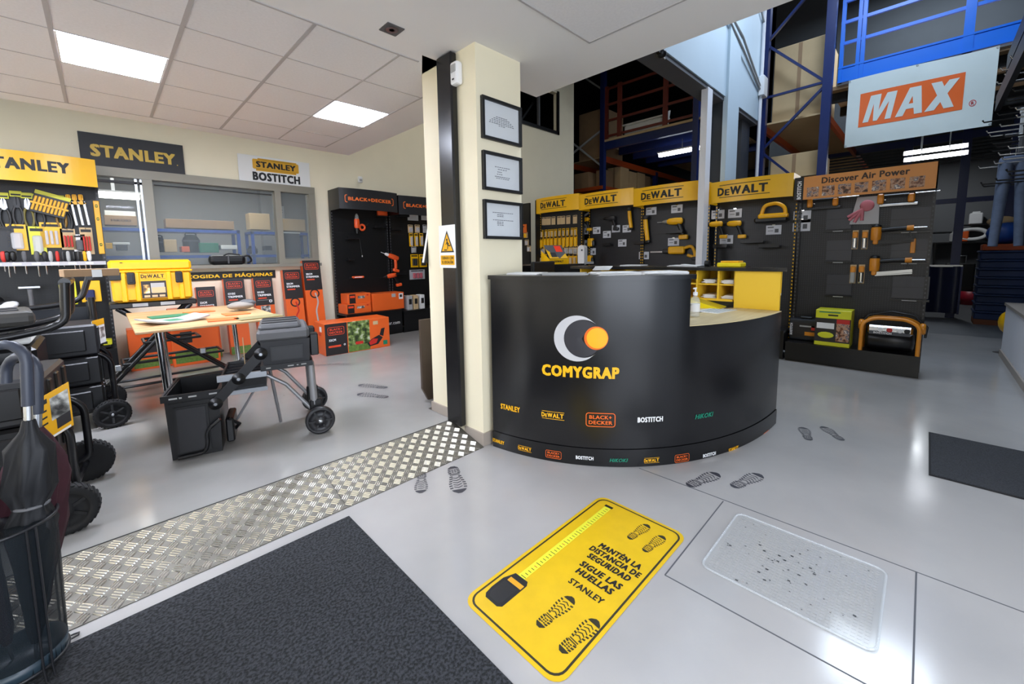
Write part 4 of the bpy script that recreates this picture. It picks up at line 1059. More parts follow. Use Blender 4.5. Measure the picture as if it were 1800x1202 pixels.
def cordt(t):
    m = MB(); m.tube(bendpts([(0, .05, .02), (0, -.03, .02), (.01, -.03, -.1), (.03, -.03, -.26)], .03), .005, DKGREY, 6); m.build('cord', t); m = MB(); m.box((.03, -.03, -.28), (.014, .014, .03), PAPER, .004); m.build('plug', t)
put('power_cable', 'thin dark cord with pale plug hanging on the far black display', 'cord', cordt, ony(631, 422, FY))
for i, (u, v, wd) in enumerate(((617, 420, .2), (664, 400, .22), (692, 404, .2), (705, 381, .22), (700, 482, .2), (613, 457, .1))):
    p = ony(u, v, FY); t = thing('tool_bracket', ('empty black bracket below the upright orange tool', 'empty black bracket below the jigsaw-shaped tool', 'empty black bracket with upright arm right of centre', 'wide empty black bracket near the top right', 'empty black bracket beside the lowest drill', 'short black bracket at the left upright')[i]+' of the far black display', 'bracket', tuple(p))
    m = MB(); m.box((0, -.06, 0), (wd, .12, .02), BLACK, .004); m.box((0, -.11, .02), (wd, .012, .05), BLACK); m.box((0, .02, 0), (.06, .06, .02), BLACK); m.build('tray', t)
# far right display: blister packs in rows
rows = [(368, [(725, .15, .17, BLIST, PAPERG, 'round'), (746, .11, .17, BLIST, PAPERG, 'round')], 'clear blister pack with round grey part in the top row'),
        (400, [(721, .07, .10, CARDL, BLIST, 'multi'), (733, .07, .10, CARDL, BLIST, 'multi'), (747, .07, .10, BLIST, PAPERG, 'multi')], 'small pale pack in the second row'),
        (415, [(722, .055, .16, YELH, BLIST, 'tube'), (731, .055, .16, YELH, BLIST, 'tube'), (740, .055, .16, YELH, BLIST, 'tube')], 'yellow-topped pack in the third row'),
        (438, [(727, .07, .08, BLIST, PAPERG, 'tube')], 'single clear pack in the fourth row'),
        (452, [(728, .11, .16, YELH, DKGREY, 'multi'), (743, .11, .16, YELH, DKGREY, 'multi')], 'yellow and dark pack in the fifth row'),
        (479, [(733, .22, .12, BLIST, mat('pink_pack', 'B85A66', .4), 'multi')], 'wide pack of red bits in the bottom row')]
for v, it, l in rows:
    for k, (u, w_, h_, c, d, pr) in enumerate(it):
        put('blister_pack', (ORD[k]+' ' if len(it) > 1 else '')+l+' behind the pillar', 'tool pack', blister(w_, h_, c, d, .035, .2, pr), ony(u, v-5, FY-.03), 0, 'packs on the half-hidden display', None, 1.55)

# ---- orange cartons
def carton(name, label, loc, rz, w_, d_, h_, body, face, cat='carton', group=None, side=None):
    t = thing(name, label, cat, loc, rz, group)
    m = MB(); m.box((0, 0, h_/2), (w_, d_, h_), body, .004); m.build('box_body', t)
    m = MB(FR((0, -d_/2-.0012, h_/2), (1, 0, 0), (0, 0, 1))); face(m, w_, h_); m.build('printed_face', t)
    if side: 
        m = MB(FR((-w_/2-.0012, 0, h_/2), (0, -1, 0), (0, 0, 1))); side(m, d_, h_); m.build('printed_side', t)
    return t
CARDB = mat('carton_black', '262222', .4); LOGO_R = mat('carton_logo', 'DD4A28', .4)
def mower_face(m, w_, h_):
    m.rect(-w_*.34, 0, w_*.32, h_*.98, CARDB, z=.0004); logo_bd(m, T(-w_*.34, h_*.26, .001), w_*.24, LOGO_R)
    m.text('32CM', WHITE, T(-w_*.40, -h_*.02, .001), w=w_*.10, h=h_*.07, bold=.04); m.rect(-w_*.37, -h_*.22, w_*.18, h_*.06, LOGO_R, z=.001)
    m.ring(arc(-w_*.225, -h_*.2, .014, 0, 360, 12)[:-1], arc(-w_*.225, -h_*.2, .007, 0, 360, 12)[:-1], WHITE, None, .001)
    m.rect(-w_*.0, h_*.1, w_*.34, h_*.78, PHO2, z=.0006); m.rect(0, -h_*.38, w_*.34, h_*.2, GRASSG, z=.0008)
    m.box((w_*.0, -h_*.22, .001), (w_*.12, h_*.09, .001), RED)
    m.poly([(w_*.16, -h_*.40), (w_*.30, -h_*.36), (w_*.38, -h_*.16), (w_*.32, -h_*.06), (w_*.20, -h_*.16), (w_*.12, -h_*.30)], DKGREY, T(0, 0, .001)); m.poly([(w_*.17, -h_*.36), (w_*.27, -h_*.32), (w_*.30, -h_*.18), (w_*.22, -h_*.16), (w_*.15, -h_*.26)], RED, T(0, 0, .0014))
    m.poly([(w_*.33, -h_*.06), (w_*.39, -h_*.12), (w_*.42, h_*.16), (w_*.36, h_*.14)], DKGREY, T(0, 0, .001)); m.rect(w_*.42, -h_*.34, w_*.07, h_*.14, GREEN, z=.001); m.rect(w_*.27, h_*.36, w_*.08, h_*.12, CARDL, z=.001)
def mower_side(m, w_, h_): m.rect(w_*.1, h_*.3, w_*.22, h_*.16, PAPER, z=.0006); m.rect(w_*.0, h_*.14, w_*.25, h_*.1, RED, z=.0006)
carton('mower_carton', 'long orange mower box with garden print on the floor by the far display', (2.60, 6.02, STEP), -.035, .955, .42, .455, ORG, mower_face, side=mower_side)
def big_face(m, w_, h_): m.rect(w_*.40, h_*.26, w_*.14, h_*.34, PAPER, z=.0006); m.rect(w_*.40, h_*.28, w_*.08, h_*.16, INK, z=.001); m.rect(w_*.16, h_*.34, w_*.13, h_*.2, PAPERG, z=.0006)
p0 = ony(775, 0, 6.62)
carton('tool_carton', 'large plain orange carton on the base shelf of the far display', (3.56, 6.86, STEP+.44), .0, .60, .34, .30, ORG, big_face)
def twin(m, w_, h_):
    m.rect(-w_*.3, h_*.0, w_*.26, h_*.9, CARDB, z=.0006); m.rect(-w_*.3, h_*.2, w_*.2, h_*.22, LOGO_R, z=.001); m.rect(w_*.08, h_*.12, w_*.3, h_*.24, PHO4, z=.0008); m.rect(w_*.36, h_*.3, w_*.08, h_*.14, RED, z=.0008)
carton('tool_carton', 'upper of the two orange tool cartons stacked on the far display base', (3.04, 6.86, STEP+.44+.16), 0, .40, .28, .17, ORG, twin)
carton('tool_carton', 'lower of the two orange tool cartons stacked on the far display base', (3.01, 6.85, STEP+.44), 0, .44, .30, .158, ORG, twin)
for i, (x, c) in enumerate(((3.98, PAPERG), (4.10, CARDL), (4.24, PAPER))):
    m = MB(); m.box((0, 0, .13), (.09, .16, .26), c, .003); m.rect(0, .15, .06, .10, INK, FR((0, -.081, 0), (1, 0, 0), (0, 0, 1)))
    single('small_carton', m, ('grey', 'tan', 'white')[i]+' upright carton on the base of the half-hidden far display', 'carton', (x, 6.75, STEP+.40), 0)
# leaning sign board behind the pillar edge
t = thing('leaning_board', 'dark brown board standing behind the pillar edge on the raised floor', 'board', (2.085, 3.30, STEP+.001))
m = MB(FR((0, 0, 0), (1, 0, 0), (0, 0, 1))); m.prism([(.03, 0), (.5, 0), (.5, .78), (-.03, .78), (-.03, .12)], -.015, .015, mat('board_brown', '4A3E34', .35)); m.build('panel', t)
P = [ony(u, v, 3.05) for u, v in ((753, 388), (742, 461), (757, 467))]
t = thing('edged_panel', 'black panel with white edge peeking out behind the pillar above the brown board', 'panel', (P[1].x, 3.05, P[1].z))
Q = [(p.x-P[1].x, p.z-P[1].z) for p in P]
m = MB(FR((0, 0, 0), (1, 0, 0), (0, 0, 1))); m.prism([(Q[1][0]+.008, 0), (.22, Q[2][1]), (.22, Q[0][1]), (Q[0][0]+.008, Q[0][1])], .0, .015, BLACK); m.build('panel', t)
m = MB(FR((0, 0, 0), (1, 0, 0), (0, 0, 1))); m.prism([(Q[1][0], 0), (Q[1][0]+.008, -.004), (Q[0][0]+.008, Q[0][1]), (Q[0][0], Q[0][1])], .0, .018, WHITE); m.build('white_edge', t)

# ---- strimmer boxes leaning on the window wall
def strim(i, x, zt, w_, label, head, n1, n2, dep=.12):
    H = (zt-STEP)/math.cos(.13); t = thing('strimmer_carton', label, 'carton', (x, 7.2-.16-math.sin(.13)*H*.5-.06, STEP), 0); t.rotation_euler = (-.13*.9, 0, 0); t.location.y = 7.19-dep-math.sin(.117)*H; t.location.z = STEP+.002
    m = MB(); m.bx(-w_/2, w_/2, 0, dep, 0, H, ORG, .003); m.build('box_body', t)
    m = MB(FR((0, -.0012, 0), (1, 0, 0), (0, 0, 1))); hh = min(.48, H*.38); m.rect(0, H-hh/2, w_, hh, CARDB, z=.0004)
    logo_bd(m, T(0, H-.095, .001), w_*.78, LOGO_R)
    m.text(n1, WHITE, T(-w_*.18, H-.22, .001), w=w_*.36, h=.03, bold=.05); m.text(n2, WHITE, T(0, H-.265, .001), w=w_*.74, h=.03, bold=.05)
    m.rect(-w_*.12, H-.31, w_*.44, .018, LOGO_R, z=.001)
    if head == 'hedge': m.ring(arc(w_*.3, H-.36, .022, 0, 360, 14)[:-1], arc(w_*.3, H-.36, .011, 0, 360, 14)[:-1], WHITE, None, .001); m.rect(0, H-.34, w_*.8, .004, PAPERG, z=.001); m.rect(.0, H-hh-.07, w_*.5, .12, PHO4, z=.0006); m.bar((-w_*.2, H-hh-.1, .001), (-w_*.2, .15, .001), .03, .001, INK)
    else:
        P = bendpts([(w_*.05, H-hh-.05, .001), (w_*.2, H-hh-.2, .001), (-.0, H*.4, .001), (w_*.1, .2, .001)], .1)
        for a, b in zip(P, P[1:]): m.bar(a, b, .022, .0008, PAPERG if head == 'pale' else RED)
        m.ring(arc(w_*.02, H-hh-.06, w_*.28, 0, 360, 16)[:-1], arc(w_*.02, H-hh-.06, w_*.20, 0, 360, 16)[:-1], CARDB, None, .0012)
        m.poly(arc(w_*.05, .20, w_*.34, 0, 180, 12), RED, T(0, 0, .001)); m.poly(arc(w_*.1, .17, w_*.25, 0, 180, 12), DKGREY, T(0, 0, .0014))
    m.rect(0, .06, w_*.98, .11, GRASSG, z=.0008)
    m.build('printed_face', t)
strim(0, 1.0, 1.09, .22, 'shortest strimmer carton leaning by the left end of the table', 'red', '23CM', 'STRIMMER')
strim(1, 1.34, 1.19, .25, 'hedge trimmer carton under the black slogan strip, behind the table', 'hedge', '45CM HEDGE', 'TRIMMER')
strim(2, 1.71, 1.185, .25, 'hedge trimmer carton right of the slogan strip middle, behind the table corner', 'hedge', '50CM HEDGE', 'TRIMMER')
strim(3, 2.12, 1.29, .26, 'strimmer carton second from the right along the window wall', 'red', '25CM', 'STRIMMER')
strim(4, 2.42, 1.43, .27, 'tallest strimmer carton standing below the right end of the window', 'pale', '30CM', 'STRIMMER')
for i, (x, w_, h_, l) in enumerate(((.46, .62, .52, 'wide orange carton lying below the yellow tool chest'), (.80, .5, .74, 'tall orange carton with mower print behind the black stand'))):
    def fc(m, w_, h_): m.rect(0, -h_*.35, w_*.9, h_*.2, GRASSG, z=.0006); m.rect(-w_*.2, -h_*.0, w_*.24, h_*.2, CARDB, z=.0006); m.poly(arc(w_*.2, h_*.22, w_*.16, 0, 180, 12), RED, T(0, 0, .0008))
    carton('garden_carton', l, (x, 6.98-.14*i, STEP), 0, w_, .24, h_, ORG, fc)

# ---- yellow tool chest on its folding stand
t = thing('tool_chest', 'big yellow tool chest with black latches and product print', 'tool chest', (.372, 5.70, 1.042), 0)
W2, D2, H2 = .318, .42, .44
m = MB(); m.box((0, D2/2, .16), (2*W2, D2, .30), YEL, .018); m.box((0, D2/2, .015), (2*W2-.06, D2-.05, .03), YEL, .008)
for x in (-W2+.09, -.125, .125, W2-.09): m.box((x, -.006, .155), (.045, .03, .30), YEL, .01)
m.box((0, -.004, .19), (.22, .012, .22), YEL, .004)
F = FR((0, -.0112, 0), (1, 0, 0), (0, 0, 1)); logo_yb(m, F @ T(0, .262, .0), .19, INK)
cbm = m; m = MB()
m.rect(.0, .125, .20, .175, CARDB, F, z=.0006); m.rect(.03, .14, .11, .10, PAPERG, F, z=.001); m.rect(.035, .115, .11, .06, CARDL, F, z=.0014); m.rect(-.06, .13, .05, .09, PHO1, F, z=.001)
for k in range(3): m.rect(-.06+k*.06, .055, .045, .022, CARDL, F, z=.001)
lbm = m; cb = cbm.build('chest_body', t); lbm.build('product_sticker', cb)
m = MB(); m.box((0, D2/2, .375), (2*W2+.02, D2+.02, .11), YEL, .022); m.box((0, D2/2, .315), (2*W2+.03, D2+.03, .022), YEL, .006); m.box((-.23, -.011, .405), (.02, .004, .008), INK); ld = m.build('lid', t)
for x in (-.125-.045, .125+.085):
    m = MB(); m.box((x, -.030, .245), (.062, .024, .12), DKGREY, .008); m.box((x, -.044, .245), (.03, .006, .08), BLACK, .003); m.build('latch', ld)
m = MB(); m.tube(bendpts([(-W2-.0, .08, .30), (-W2-.05, .08, .28), (-W2-.05, .32, .28), (-W2, .32, .30)], .03), .014, BLACK, 8); m.box((-W2+.03, -.012, .27), (.10, .02, .08), BLACK, .006); m.build('handle', t)
t = thing('folding_stand', 'black steel folding stand carrying the yellow tool chest', 'stand', (.372, 5.70, -.015), 0)
m = MB(); m.box((0, .2, 1.025), (.70, .36, .055), BLACKM, .008)
for x in (-.12, .10): m.box((x, .018, 1.025), (.12, .006, .035), PAPERG, .002)
m.build('top_frame', t)
for y in (.05, .36):
    for k, (a, b) in enumerate((((-.30, y, 1.0), (.62, y, STEP+.06)), ((.30, y, 1.0), (-.45, y, STEP+.06)))):
        m = MB(); m.tube([a, b], .022, BLACKM, 8); m.build('leg', t)
for z, x0, x1 in ((.62, -.12, .35), (.42, -.30, .55), (.18, -.45, .60)):
    m = MB()
    for y in (.05, .36): m.tube([(x0, y, z), (x1, y, z)], .014, BLACKM, 8)
    m.tube([(x0, .05, z), (x0, .36, z)], .014, BLACKM, 8); m.tube([(x1, .05, z), (x1, .36, z)], .014, BLACKM, 8); m.build('brace', t)
for x, z in ((.36, .46), (-.34, .40)): m = MB(); m.box((x, .02, z), (.05, .05, .06), STEEL, .006); m.build('clip', t)
for x in (-.45, .62):
    m = MB(); m.tube([(x, .0, STEP+.045), (x, .42, STEP+.045)], .028, RUBBER, 8); m.build('foot', t)

# ---- pale table with leaflets
t = thing('display_table', 'thin pine-topped table with shiny steel tube legs', 'table', (.625, 4.77, STEP), 0)
m = MB(); m.box((0, 0, .841), (.99, 1.58, .018), PINE, .003); m.build('tabletop', t)
for x, y in ((-.36, -.60), (-.30, -.05), (.30, .30), (.36, .62)):
    m = MB(); m.tube([(x, y, .833), (x+.03, y, .002)], .022, CHROME, 12); m.build('leg', t)
def leaf(nm, l, x, y, rz, w_, d_, c, curl=.0, c2=None, th=.006):
    m = MB(); n = 8; vs = []; fs = []
    for i in range(n+1):
        u = i/n-.5; z = curl*(2*u)**2
        for yy in (-.5, .5): vs += [(u*w_, yy*d_, z+th), (u*w_, yy*d_, z)]
    for i in range(n): a, b = 4*i, 4*i+4; fs += [(a, b, b+2, a+2), (a+1, a+3, b+3, b+1), (a, a+1, b+1, b), (a+2, b+2, b+3, a+3)]
    fs += [(0, 2, 3, 1), (4*n, 4*n+1, 4*n+3, 4*n+2)]
    m.add(vs, fs, c)
    if c2: m.rect(0, 0, w_*.7, d_*.5, c2, z=th+.002)
    single(nm, m, l, 'leaflet', (x, y, STEP+.8515), rz, 'leaflets on the table')
leaf('leaflet', 'open curled magazine nearest the front edge of the table', *onz(305, 564, .955).xy, .25, .42, .30, PAPERG, .03, GREEN, .012)
leaf('leaflet', 'dark green leaflet behind the curled magazine', *onz(300, 555, .955).xy, .1, .30, .22, GREEN)
leaf('leaflet', 'orange leaflet near the middle back of the table', *onz(350, 548, .955).xy, .2, .22, .16, ORGL)
leaf('leaflet', 'orange leaflet at the middle of the table', *onz(392, 561, .955).xy, -.1, .22, .2, ORGL)
leaf('leaflet', 'olive leaflet at the right end of the table', *onz(455, 557, .955).xy, .1, .34, .2, mat('leaf_olive', '8A8258', .5))
leaf('leaflet', 'orange leaflet beside the grey clump', *onz(415, 551, .955).xy, 0, .2, .2, ORGL)
t = thing('lamb_skin', 'pale grey crumpled pad on the back of the table', 'pad', (*onz(424, 545, .955).xy, STEP+.8515), 0)
m = MB(); m.ball((0, 0, .05), (.12, .09, .04), mat('pad_grey', '8E8880', .9)); m.ball((.06, .02, .07), (.08, .07, .04), GREYP); m.build('pad', t)

# ---- folding tool workstation on two wheels
t = thing('folding_workstation', 'black folding tool workstation with open bin, lifted box and two wheels', 'tool trolley', (.216, 3.54, STEP), -.268)
DB = .50
m = MB()   # open bin: tapered, ribbed front
def bin_(m, x0, x1, y0, y1, z0, z1, tp, mt, wall=.012):
    o0 = [(x0+tp, y0+tp), (x1-tp, y0+tp), (x1-tp, y1-tp), (x0+tp, y1-tp)]; o1 = [(x0, y0), (x1, y0), (x1, y1), (x0, y1)]
    i1 = [(x0+wall, y0+wall), (x1-wall, y0+wall), (x1-wall, y1-wall), (x0+wall, y1-wall)]; i0 = [(a+(wall if k in (0, 3) else -wall), b+(wall if k < 2 else -wall)) for k, (a, b) in enumerate(o0)]
    vs = [(*p, z0) for p in o0]+[(*p, z1) for p in o1]+[(*p, z1) for p in i1]+[(*p, z0+wall) for p in i0]
    fs = [(3, 2, 1, 0), (12, 13, 14, 15)]
    for k in range(4):
        j = (k+1) % 4; fs += [(k, j, 4+j, 4+k), (4+k, 4+j, 8+j, 8+k), (8+k, 8+j, 12+j, 12+k)]
    m.add(vs, fs, mt)
bin_(m, 0, .305, 0, DB, .002, .455, .012, BLACK)
for a in ((-.015, .32, -.015, .0), (-.015, .32, DB, DB+.015), (-.015, 0, 0, DB), (.305, .32, 0, DB)): m.bx(*a, .415, .46, BLACK)
m.bx(.045, .235, -.004, .012, .04, .37, BLACK); m.bx(.06, .22, -.008, 0, .05, .355, DKGREY); m.bx(.02, .27, -.004, .01, .375, .40, BLACK)
for x, ww in ((.03, .045), (.085, .015), (.135, .045), (.25, .045)): m.bx(x, x+ww, -.018, -.0145, .432, .442, PAPERG)
m.build('bin', t)
m = MB(); m.tube(bendpts([(.05, -.02, .02), (.20, -.028, .03), (.22, -.03, .09), (.215, -.03, .18), (.30, -.025, .25)], .05), .012, BLACKM, 8); m.build('bin_handle', t)
m = MB()
bin_(m, .32, .60, .02, DB-.02, .40, .545, .01, BLACK)
for k in range(4): m.bx(.33, .60, .03, DB-.03, .46+k*.022, .464+k*.022, DKGREY) if False else m.bx(.335, .59, .06+k*.1, .07+k*.1, .42, .535, DKGREY)
m.bx(.30, .60, -.002, .02, .505, .55, STEEL); m.bx(.30, .60, -.002, .02, .40, .43, STEEL)
m.build('middle_tray', t)
m = MB(); bx0, bx1 = .575, .90
bin_(m, bx0, bx1, 0, DB, .555, .76, .012, DKGREY); m.bx(bx0-.01, bx1+.01, -.008, DB+.008, .545, .585, BLACK); m.bx(bx0+.06, bx1-.05, -.006, .01, .61, .72, BLACK); m.bx(bx0+.07, bx1-.06, -.009, 0, .62, .71, DKGREY)
for x, ww in ((.63, .03), (.77, .04), (.83, .012), (.86, .035)): m.bx(x-.03, x-.03+ww, -.010, -.0075, .56, .568, PAPERG)
m.build('upper_box', t)
m = MB(); m.box(((bx0+bx1)/2-.01, DB/2, .80), (.345, DB+.02, .085), GREYP, .02); m.box(((bx0+bx1)/2-.03, DB/2, .855), (.28, DB-.06, .05), GREYP, .02)
for y in (.12, .25, .38): m.box(((bx0+bx1)/2-.03, y, .882), (.24, .04, .012), DKGREY, .004)
m.build('lid', t)
for y in (.07, DB-.07): m = MB(); m.box((bx1+.03, y, .70), (.06, .10, .17), BLACK, .008); m.build('leg_socket', t)
for y in (-.025, DB+.02):
    m = MB(); m.bar((.285, y, .37), (.58, y, .685), .02, .065, BLACK)
    for x, z in ((.285, .365), (.43, .52), (.575, .68)):
        D = FR((x, y, z), (1, 0, 0), (0, 0, 1)); m.lathe([(.042, -.012), (.042, .014), (.016, .016), (.016, .022)], BLACK, 16, D); m.lathe([(.012, .02), (.010, .024)], STEEL, 10, D)
    m.build('lift_arm', t)
for y in (.05, DB-.05):
    m = MB(); m.tube([(.895, y, .56), (.905, y, .22)], .026, mat('tube_grey', '9A9A9C', .35, metal=.6), 12); m.tube([(.60, y, .50), (.72, y, .41), (.90, y, .16)], .014, MATS['tube_grey'], 8); m.build('leg', t)
    m = MB(); m.box((.915, y, .18), (.09, .05, .16), BLACK, .01); m.build('leg_foot', t)
for y in (-.02, DB+.06):
    m = MB(); D = FR((.935, y, .106), (1, 0, 0), (0, 0, 1))
    m.lathe([(.055, -.032), (.10, -.032), (.106, -.02), (.106, .02), (.10, .032), (.085, .032), (.082, .022), (.04, .020), (.036, .034), (.012, .036)], DKGREY, 28, D); m.lathe([(.010, .034), (.008, .04)], STEEL, 10, D)
    for k in range(6): m.box((.058, 0, .024), (.05, .012, .008), BLACK, 0, D @ RZ(k*PI/3))
    wh = m.build('wheel', t); m = MB(); m.lathe([(.016, .0341), (.014, .044), (.0001, .044)], STEEL, 12, D); m.build('hub_cap', wh)
m = MB(); m.tube([(.935, -.02, .106), (.935, DB+.06, .106)], .010, STEEL, 8); m.build('axle', t)
m = MB(); m.tube([(.61, .30, .52), (.66, .40, .002)], .012, MATS['tube_grey'], 8); m.tube([(.53, .10, .42), (.37, .15, .15)], .008, MATS['tube_grey'], 8); m.build('prop', t)
m = MB(); m.bx(.32, .37, .05, .3, .04, .22, BLACK, .01); m.tube([(.34, .05, .22), (.40, .1, .15), (.34, .2, .06)], .012, BLACK, 6); m.build('catch', t)
m = MB(); m.box((.45, .30, .63), (.006, .006, .26), CARDL); m.build('wooden_prop', t)

# ---- wheeled tool trunks at the left edge
def wheel(m, c, ax, r, wd):
    D = FR(c, (0, 0, 1), Vector(ax).cross(Vector((0, 0, 1)))*1.0)
    z = D.to_3x3() @ Vector((0, 0, 1))
    if z.dot(Vector(ax)) < 0: D = D @ RX(PI)
    m.lathe([(r*.60, -wd/2), (r*.93, -wd/2), (r, -wd*.3), (r, wd*.3), (r*.93, wd/2), (r*.72, wd/2), (r*.70, wd*.25), (r*.28, wd*.22), (r*.24, wd*.5), (.0001, wd*.5)], RUBBER, 30, D)
    for k in range(30):
        m.box((r*.985, 0, 0), (.008, r*.10, wd*.9), RUBBER, 0, D @ RZ(k*2*PI/30) @ RX(.5))
    for k in range(6): m.box((r*.47, 0, wd*.26), (r*.42, r*.12, wd*.12), BLACK, 0, D @ RZ(k*PI/3))
    return D
def trunk(label, loc, rz, H, L, D_, r, lab=True):
    # front towards local +x, axle along local y
    t = thing('wheeled_tool_trunk', label, 'tool trunk', loc, rz, 'wheeled tool trunks at the left')
    z = r*1.15
    for k, (h0, h1, c) in enumerate(((z, H*.42, BLACK), (H*.43, H*.70, BLACK), (H*.71, H, DKGREY))):
        m = MB(); m.bx(-D_, -.03, -L/2+.02, L/2-.02, h0, h1, c, .015)
        for y in (-L*.3, 0, L*.3): m.bx(-.04, -.018, y-.03, y+.03, h0+.03, h1-.03, BLACK, .006)
        m.bx(-D_+.05, -.1, -L/2, -L/2+.03, h0+.04, h1-.04, BLACK, .008); m.build('box_section', t)
    for y in (-L/2+.06, L/2-.06):
        m = MB(); m.tube(bendpts([(-.02, y, z+.02), (.03, y, z+.05), (.03, y, H*.62), (-.02, y*.98, H*.70), (-.16, y*.96, H*.76)], .06), .018, BLACKM, 10)
        m.build('frame_tube', t)
    m = MB(); m.tube([(.0, -L/2-.04, r), (0, L/2+.04, r)], .014, BLACKM, 8); m.build('axle', t)
    for s in (-1, 1):
        m = MB(); D = wheel(m, (0, s*(L/2+.05), r), (0, -1 if s < 0 else 1, 0), r, .062); wh = m.build('wheel', t); m = MB(); m.lathe([(.010, .0311), (.010, .036), (.0001, .036)], STEEL, 10, D); m.build('hub_cap', wh)
    if lab:
        A = ony(41, 716, 2.93); B = ony(116, 673, 2.93); D_ = ony(52, 795, 2.93); I = (T(*loc) @ RZ(rz)).inverted()
        w_, h_ = (B-A).length, (A-D_).length
        X_ = (B-A).normalized(); Y_ = (A-D_).normalized(); Z_ = X_.cross(Y_).normalized()
        m = MB(I @ Matrix(((X_.x, Y_.x, Z_.x, D_.x), (X_.y, Y_.y, Z_.y, D_.y), (X_.z, Y_.z, Z_.z, D_.z), (0, 0, 0, 1)))); m.bx(0, w_*1.06, 0, h_, 0, .003, YEL); m.rect(w_*.32, h_*.86, w_*.4, h_*.10, INK, z=.004); m.rect(w_*.80, h_*.62, w_*.44, h_*.5, PHO4, z=.004); m.rect(w_*.85, h_*.25, w_*.34, h_*.24, CARDB, z=.004)
        for q in range(3): m.rect(w_*.32, h_*(.66-.14*q), w_*.34, h_*.04, INK, z=.004)
        m.rect(w_*.5, h_*.03, w_*1.0, h_*.05, PAPER, z=.004)
        m.build('product_label', t)
    return t
trunk('wheeled black tool trunk nearest the umbrella basket with big yellow label', (-.20, 3.30, STEP), -.10, .80, .56, .50, .125)
tb = trunk('wheeled black tool trunk in the back, beside the folding stand', (-.045, 4.95, STEP), .02, .86, .50, .42, .115, False)
m = MB(FR((-.02, -.12, .78), (.35, .9, 0), (0, 0, 1))); m.bx(-.10, .10, -.10, .10, 0, .003, PAPER); m.rect(0, .08, .20, .05, YEL, z=.004); m.rect(0, -.01, .18, .09, PHO4, z=.004); o = m.build('product_label', tb)
# push handle of the back trunk
m = MB()
P1 = bendpts([(-.62, -.22, .97), (-.25, -.22, 1.0), (-.10, -.22, 1.03), (-.035, -.22, 1.24)], .12); P2 = bendpts([(-.035, -.22, 1.24), (-.035, .22, 1.24)], .05)
P3 = bendpts([(-.62, .22, .97), (-.25, .22, 1.0), (-.10, .22, 1.03), (-.035, .22, 1.24)], .12)
m.tube(P3, .022, BLACKM, 10); m.tube([(-.035, -.22, 1.24), (-.035, .22, 1.24)], .024, BLACKM, 10)
m.tube([(-.04, .22, .3), (-.04, .22, 1.05)], .024, BLACKM, 8); m.build('push_handle', tb)
t = thing('hand_cart', 'black cart with J-shaped push handle carrying a dark grey case', 'cart', (-.42, 4.03, STEP), 0)
m = MB(); m.bx(-.5, .12, -.32, .32, .12, .60, BLACK, .02); m.bx(-.5, .10, -.30, .30, .62, .86, BLACKM, .02)
for k in range(5): m.bx(.10, .135, -.25+k*.11, -.19+k*.11, .2, .56, DKGREY, .005)
m.build('cart_body', t)
for y in (-.30, .28):
    m = MB(); m.tube(bendpts([(-.4, y, .90), (.0, y, .93), (.16, y, .96), (.235, y, 1.0), (.25, y, 1.235)], .10), .023, BLACKM, 10)
    m.build('push_handle', t)
m = MB(); m.tube([(.25, -.30, 1.235), (.25, .28, 1.235)], .028, BLACKM, 10); m.build('grip_bar', t)
for y in (-.34, .34):
    m = MB(); D = wheel(m, (.05, y, .11), (0, -1 if y < 0 else 1, 0), .11, .05); wh = m.build('wheel', t); m = MB(); m.lathe([(.010, .0251), (.010, .030), (.0001, .030)], STEEL, 10, D); m.build('hub_cap', wh)
m = MB(); m.box((.02, -.1, .9), (.12, .3, .05), PAPER, .01); m.build('paper_roll', t)
m = MB(); m.box((0, 0, .045), (.62, .46, .09), mat('case_grey', '3C3B38', .5), .03, None, 2)
for y in (-.12, .05): m.box((.0, y, .092), (.5, .03, .012), DKGREY, .004)
single('grey_case', m, 'flat dark grey case lying on the cart at the left edge', 'case', (-.64, 3.94, STEP+.985), .12)
m = MB(); m.box((0, 0, .025), (.27, .16, .05), CARD, .002); m.rect(.02, -.0, .05, .05, PAPER, FR((0, -.0812, .02), (1, 0, 0), (0, 0, 1)))
single('cardboard_box', m, 'flat cardboard box lying across the push handles in front of the tool display', 'box', (-.06, 4.08, STEP+1.262), .18)
# dark stand between the carts
t = thing('machine_stand', 'tall dark machine stand between the push handles and the yellow chest', 'stand', (-.10, 5.40, STEP), 0)
m = MB(); m.bx(-.03, .03, 0, .06, 0.001, 1.0, BLACKM); m.bx(-.05, .07, -.02, .4, .0, .06, BLACKM); m.build('post', t)
m = MB(); m.bx(-.42, -.03, .02, .05, .30, .95, mat('panel_blueblack', '14171C', .4)); m.build('panel', t)

# ---- office items behind the window
def opos(u, v, y): return ony(u, v, y)
def oshelf(label, x0, x1, y, z, zs):
    t = thing('office_shelf', label, 'shelf', ((x0+x1)/2, y, 0)); a = (x1-x0)/2
    for x in (-a, a-.05):
        m = MB(); m.bx(x, x+.05, 0, .05, 0.001, z, BLUE); m.bx(x, x+.05, .45, .5, .001, z, BLUE); m.build('upright', t)
    for zz in zs:
        m = MB(); m.bx(-a, a, 0, .5, zz-.05, zz, BLUE); m.build('shelf', t)
    return t
y0 = 9.3
zt = opos(400, 405, y0).z; zb = opos(400, 448, y0).z
oshelf('long blue steel shelving behind the middle window pane', opos(268, 400, y0).x, opos(421, 400, y0).x, y0, zt+.01, (zt, zb))
oshelf('blue steel shelving behind the left sliding pane', opos(165, 400, y0+.05).x, opos(262, 400, y0+.05).x, y0+.05, zt+.01, (zt, zb))
oshelf('blue steel shelving behind the right window mullion', opos(441, 408, y0).x, opos(545, 408, y0).x, y0, opos(460, 407, y0).z, (opos(460, 407, y0).z, zb))
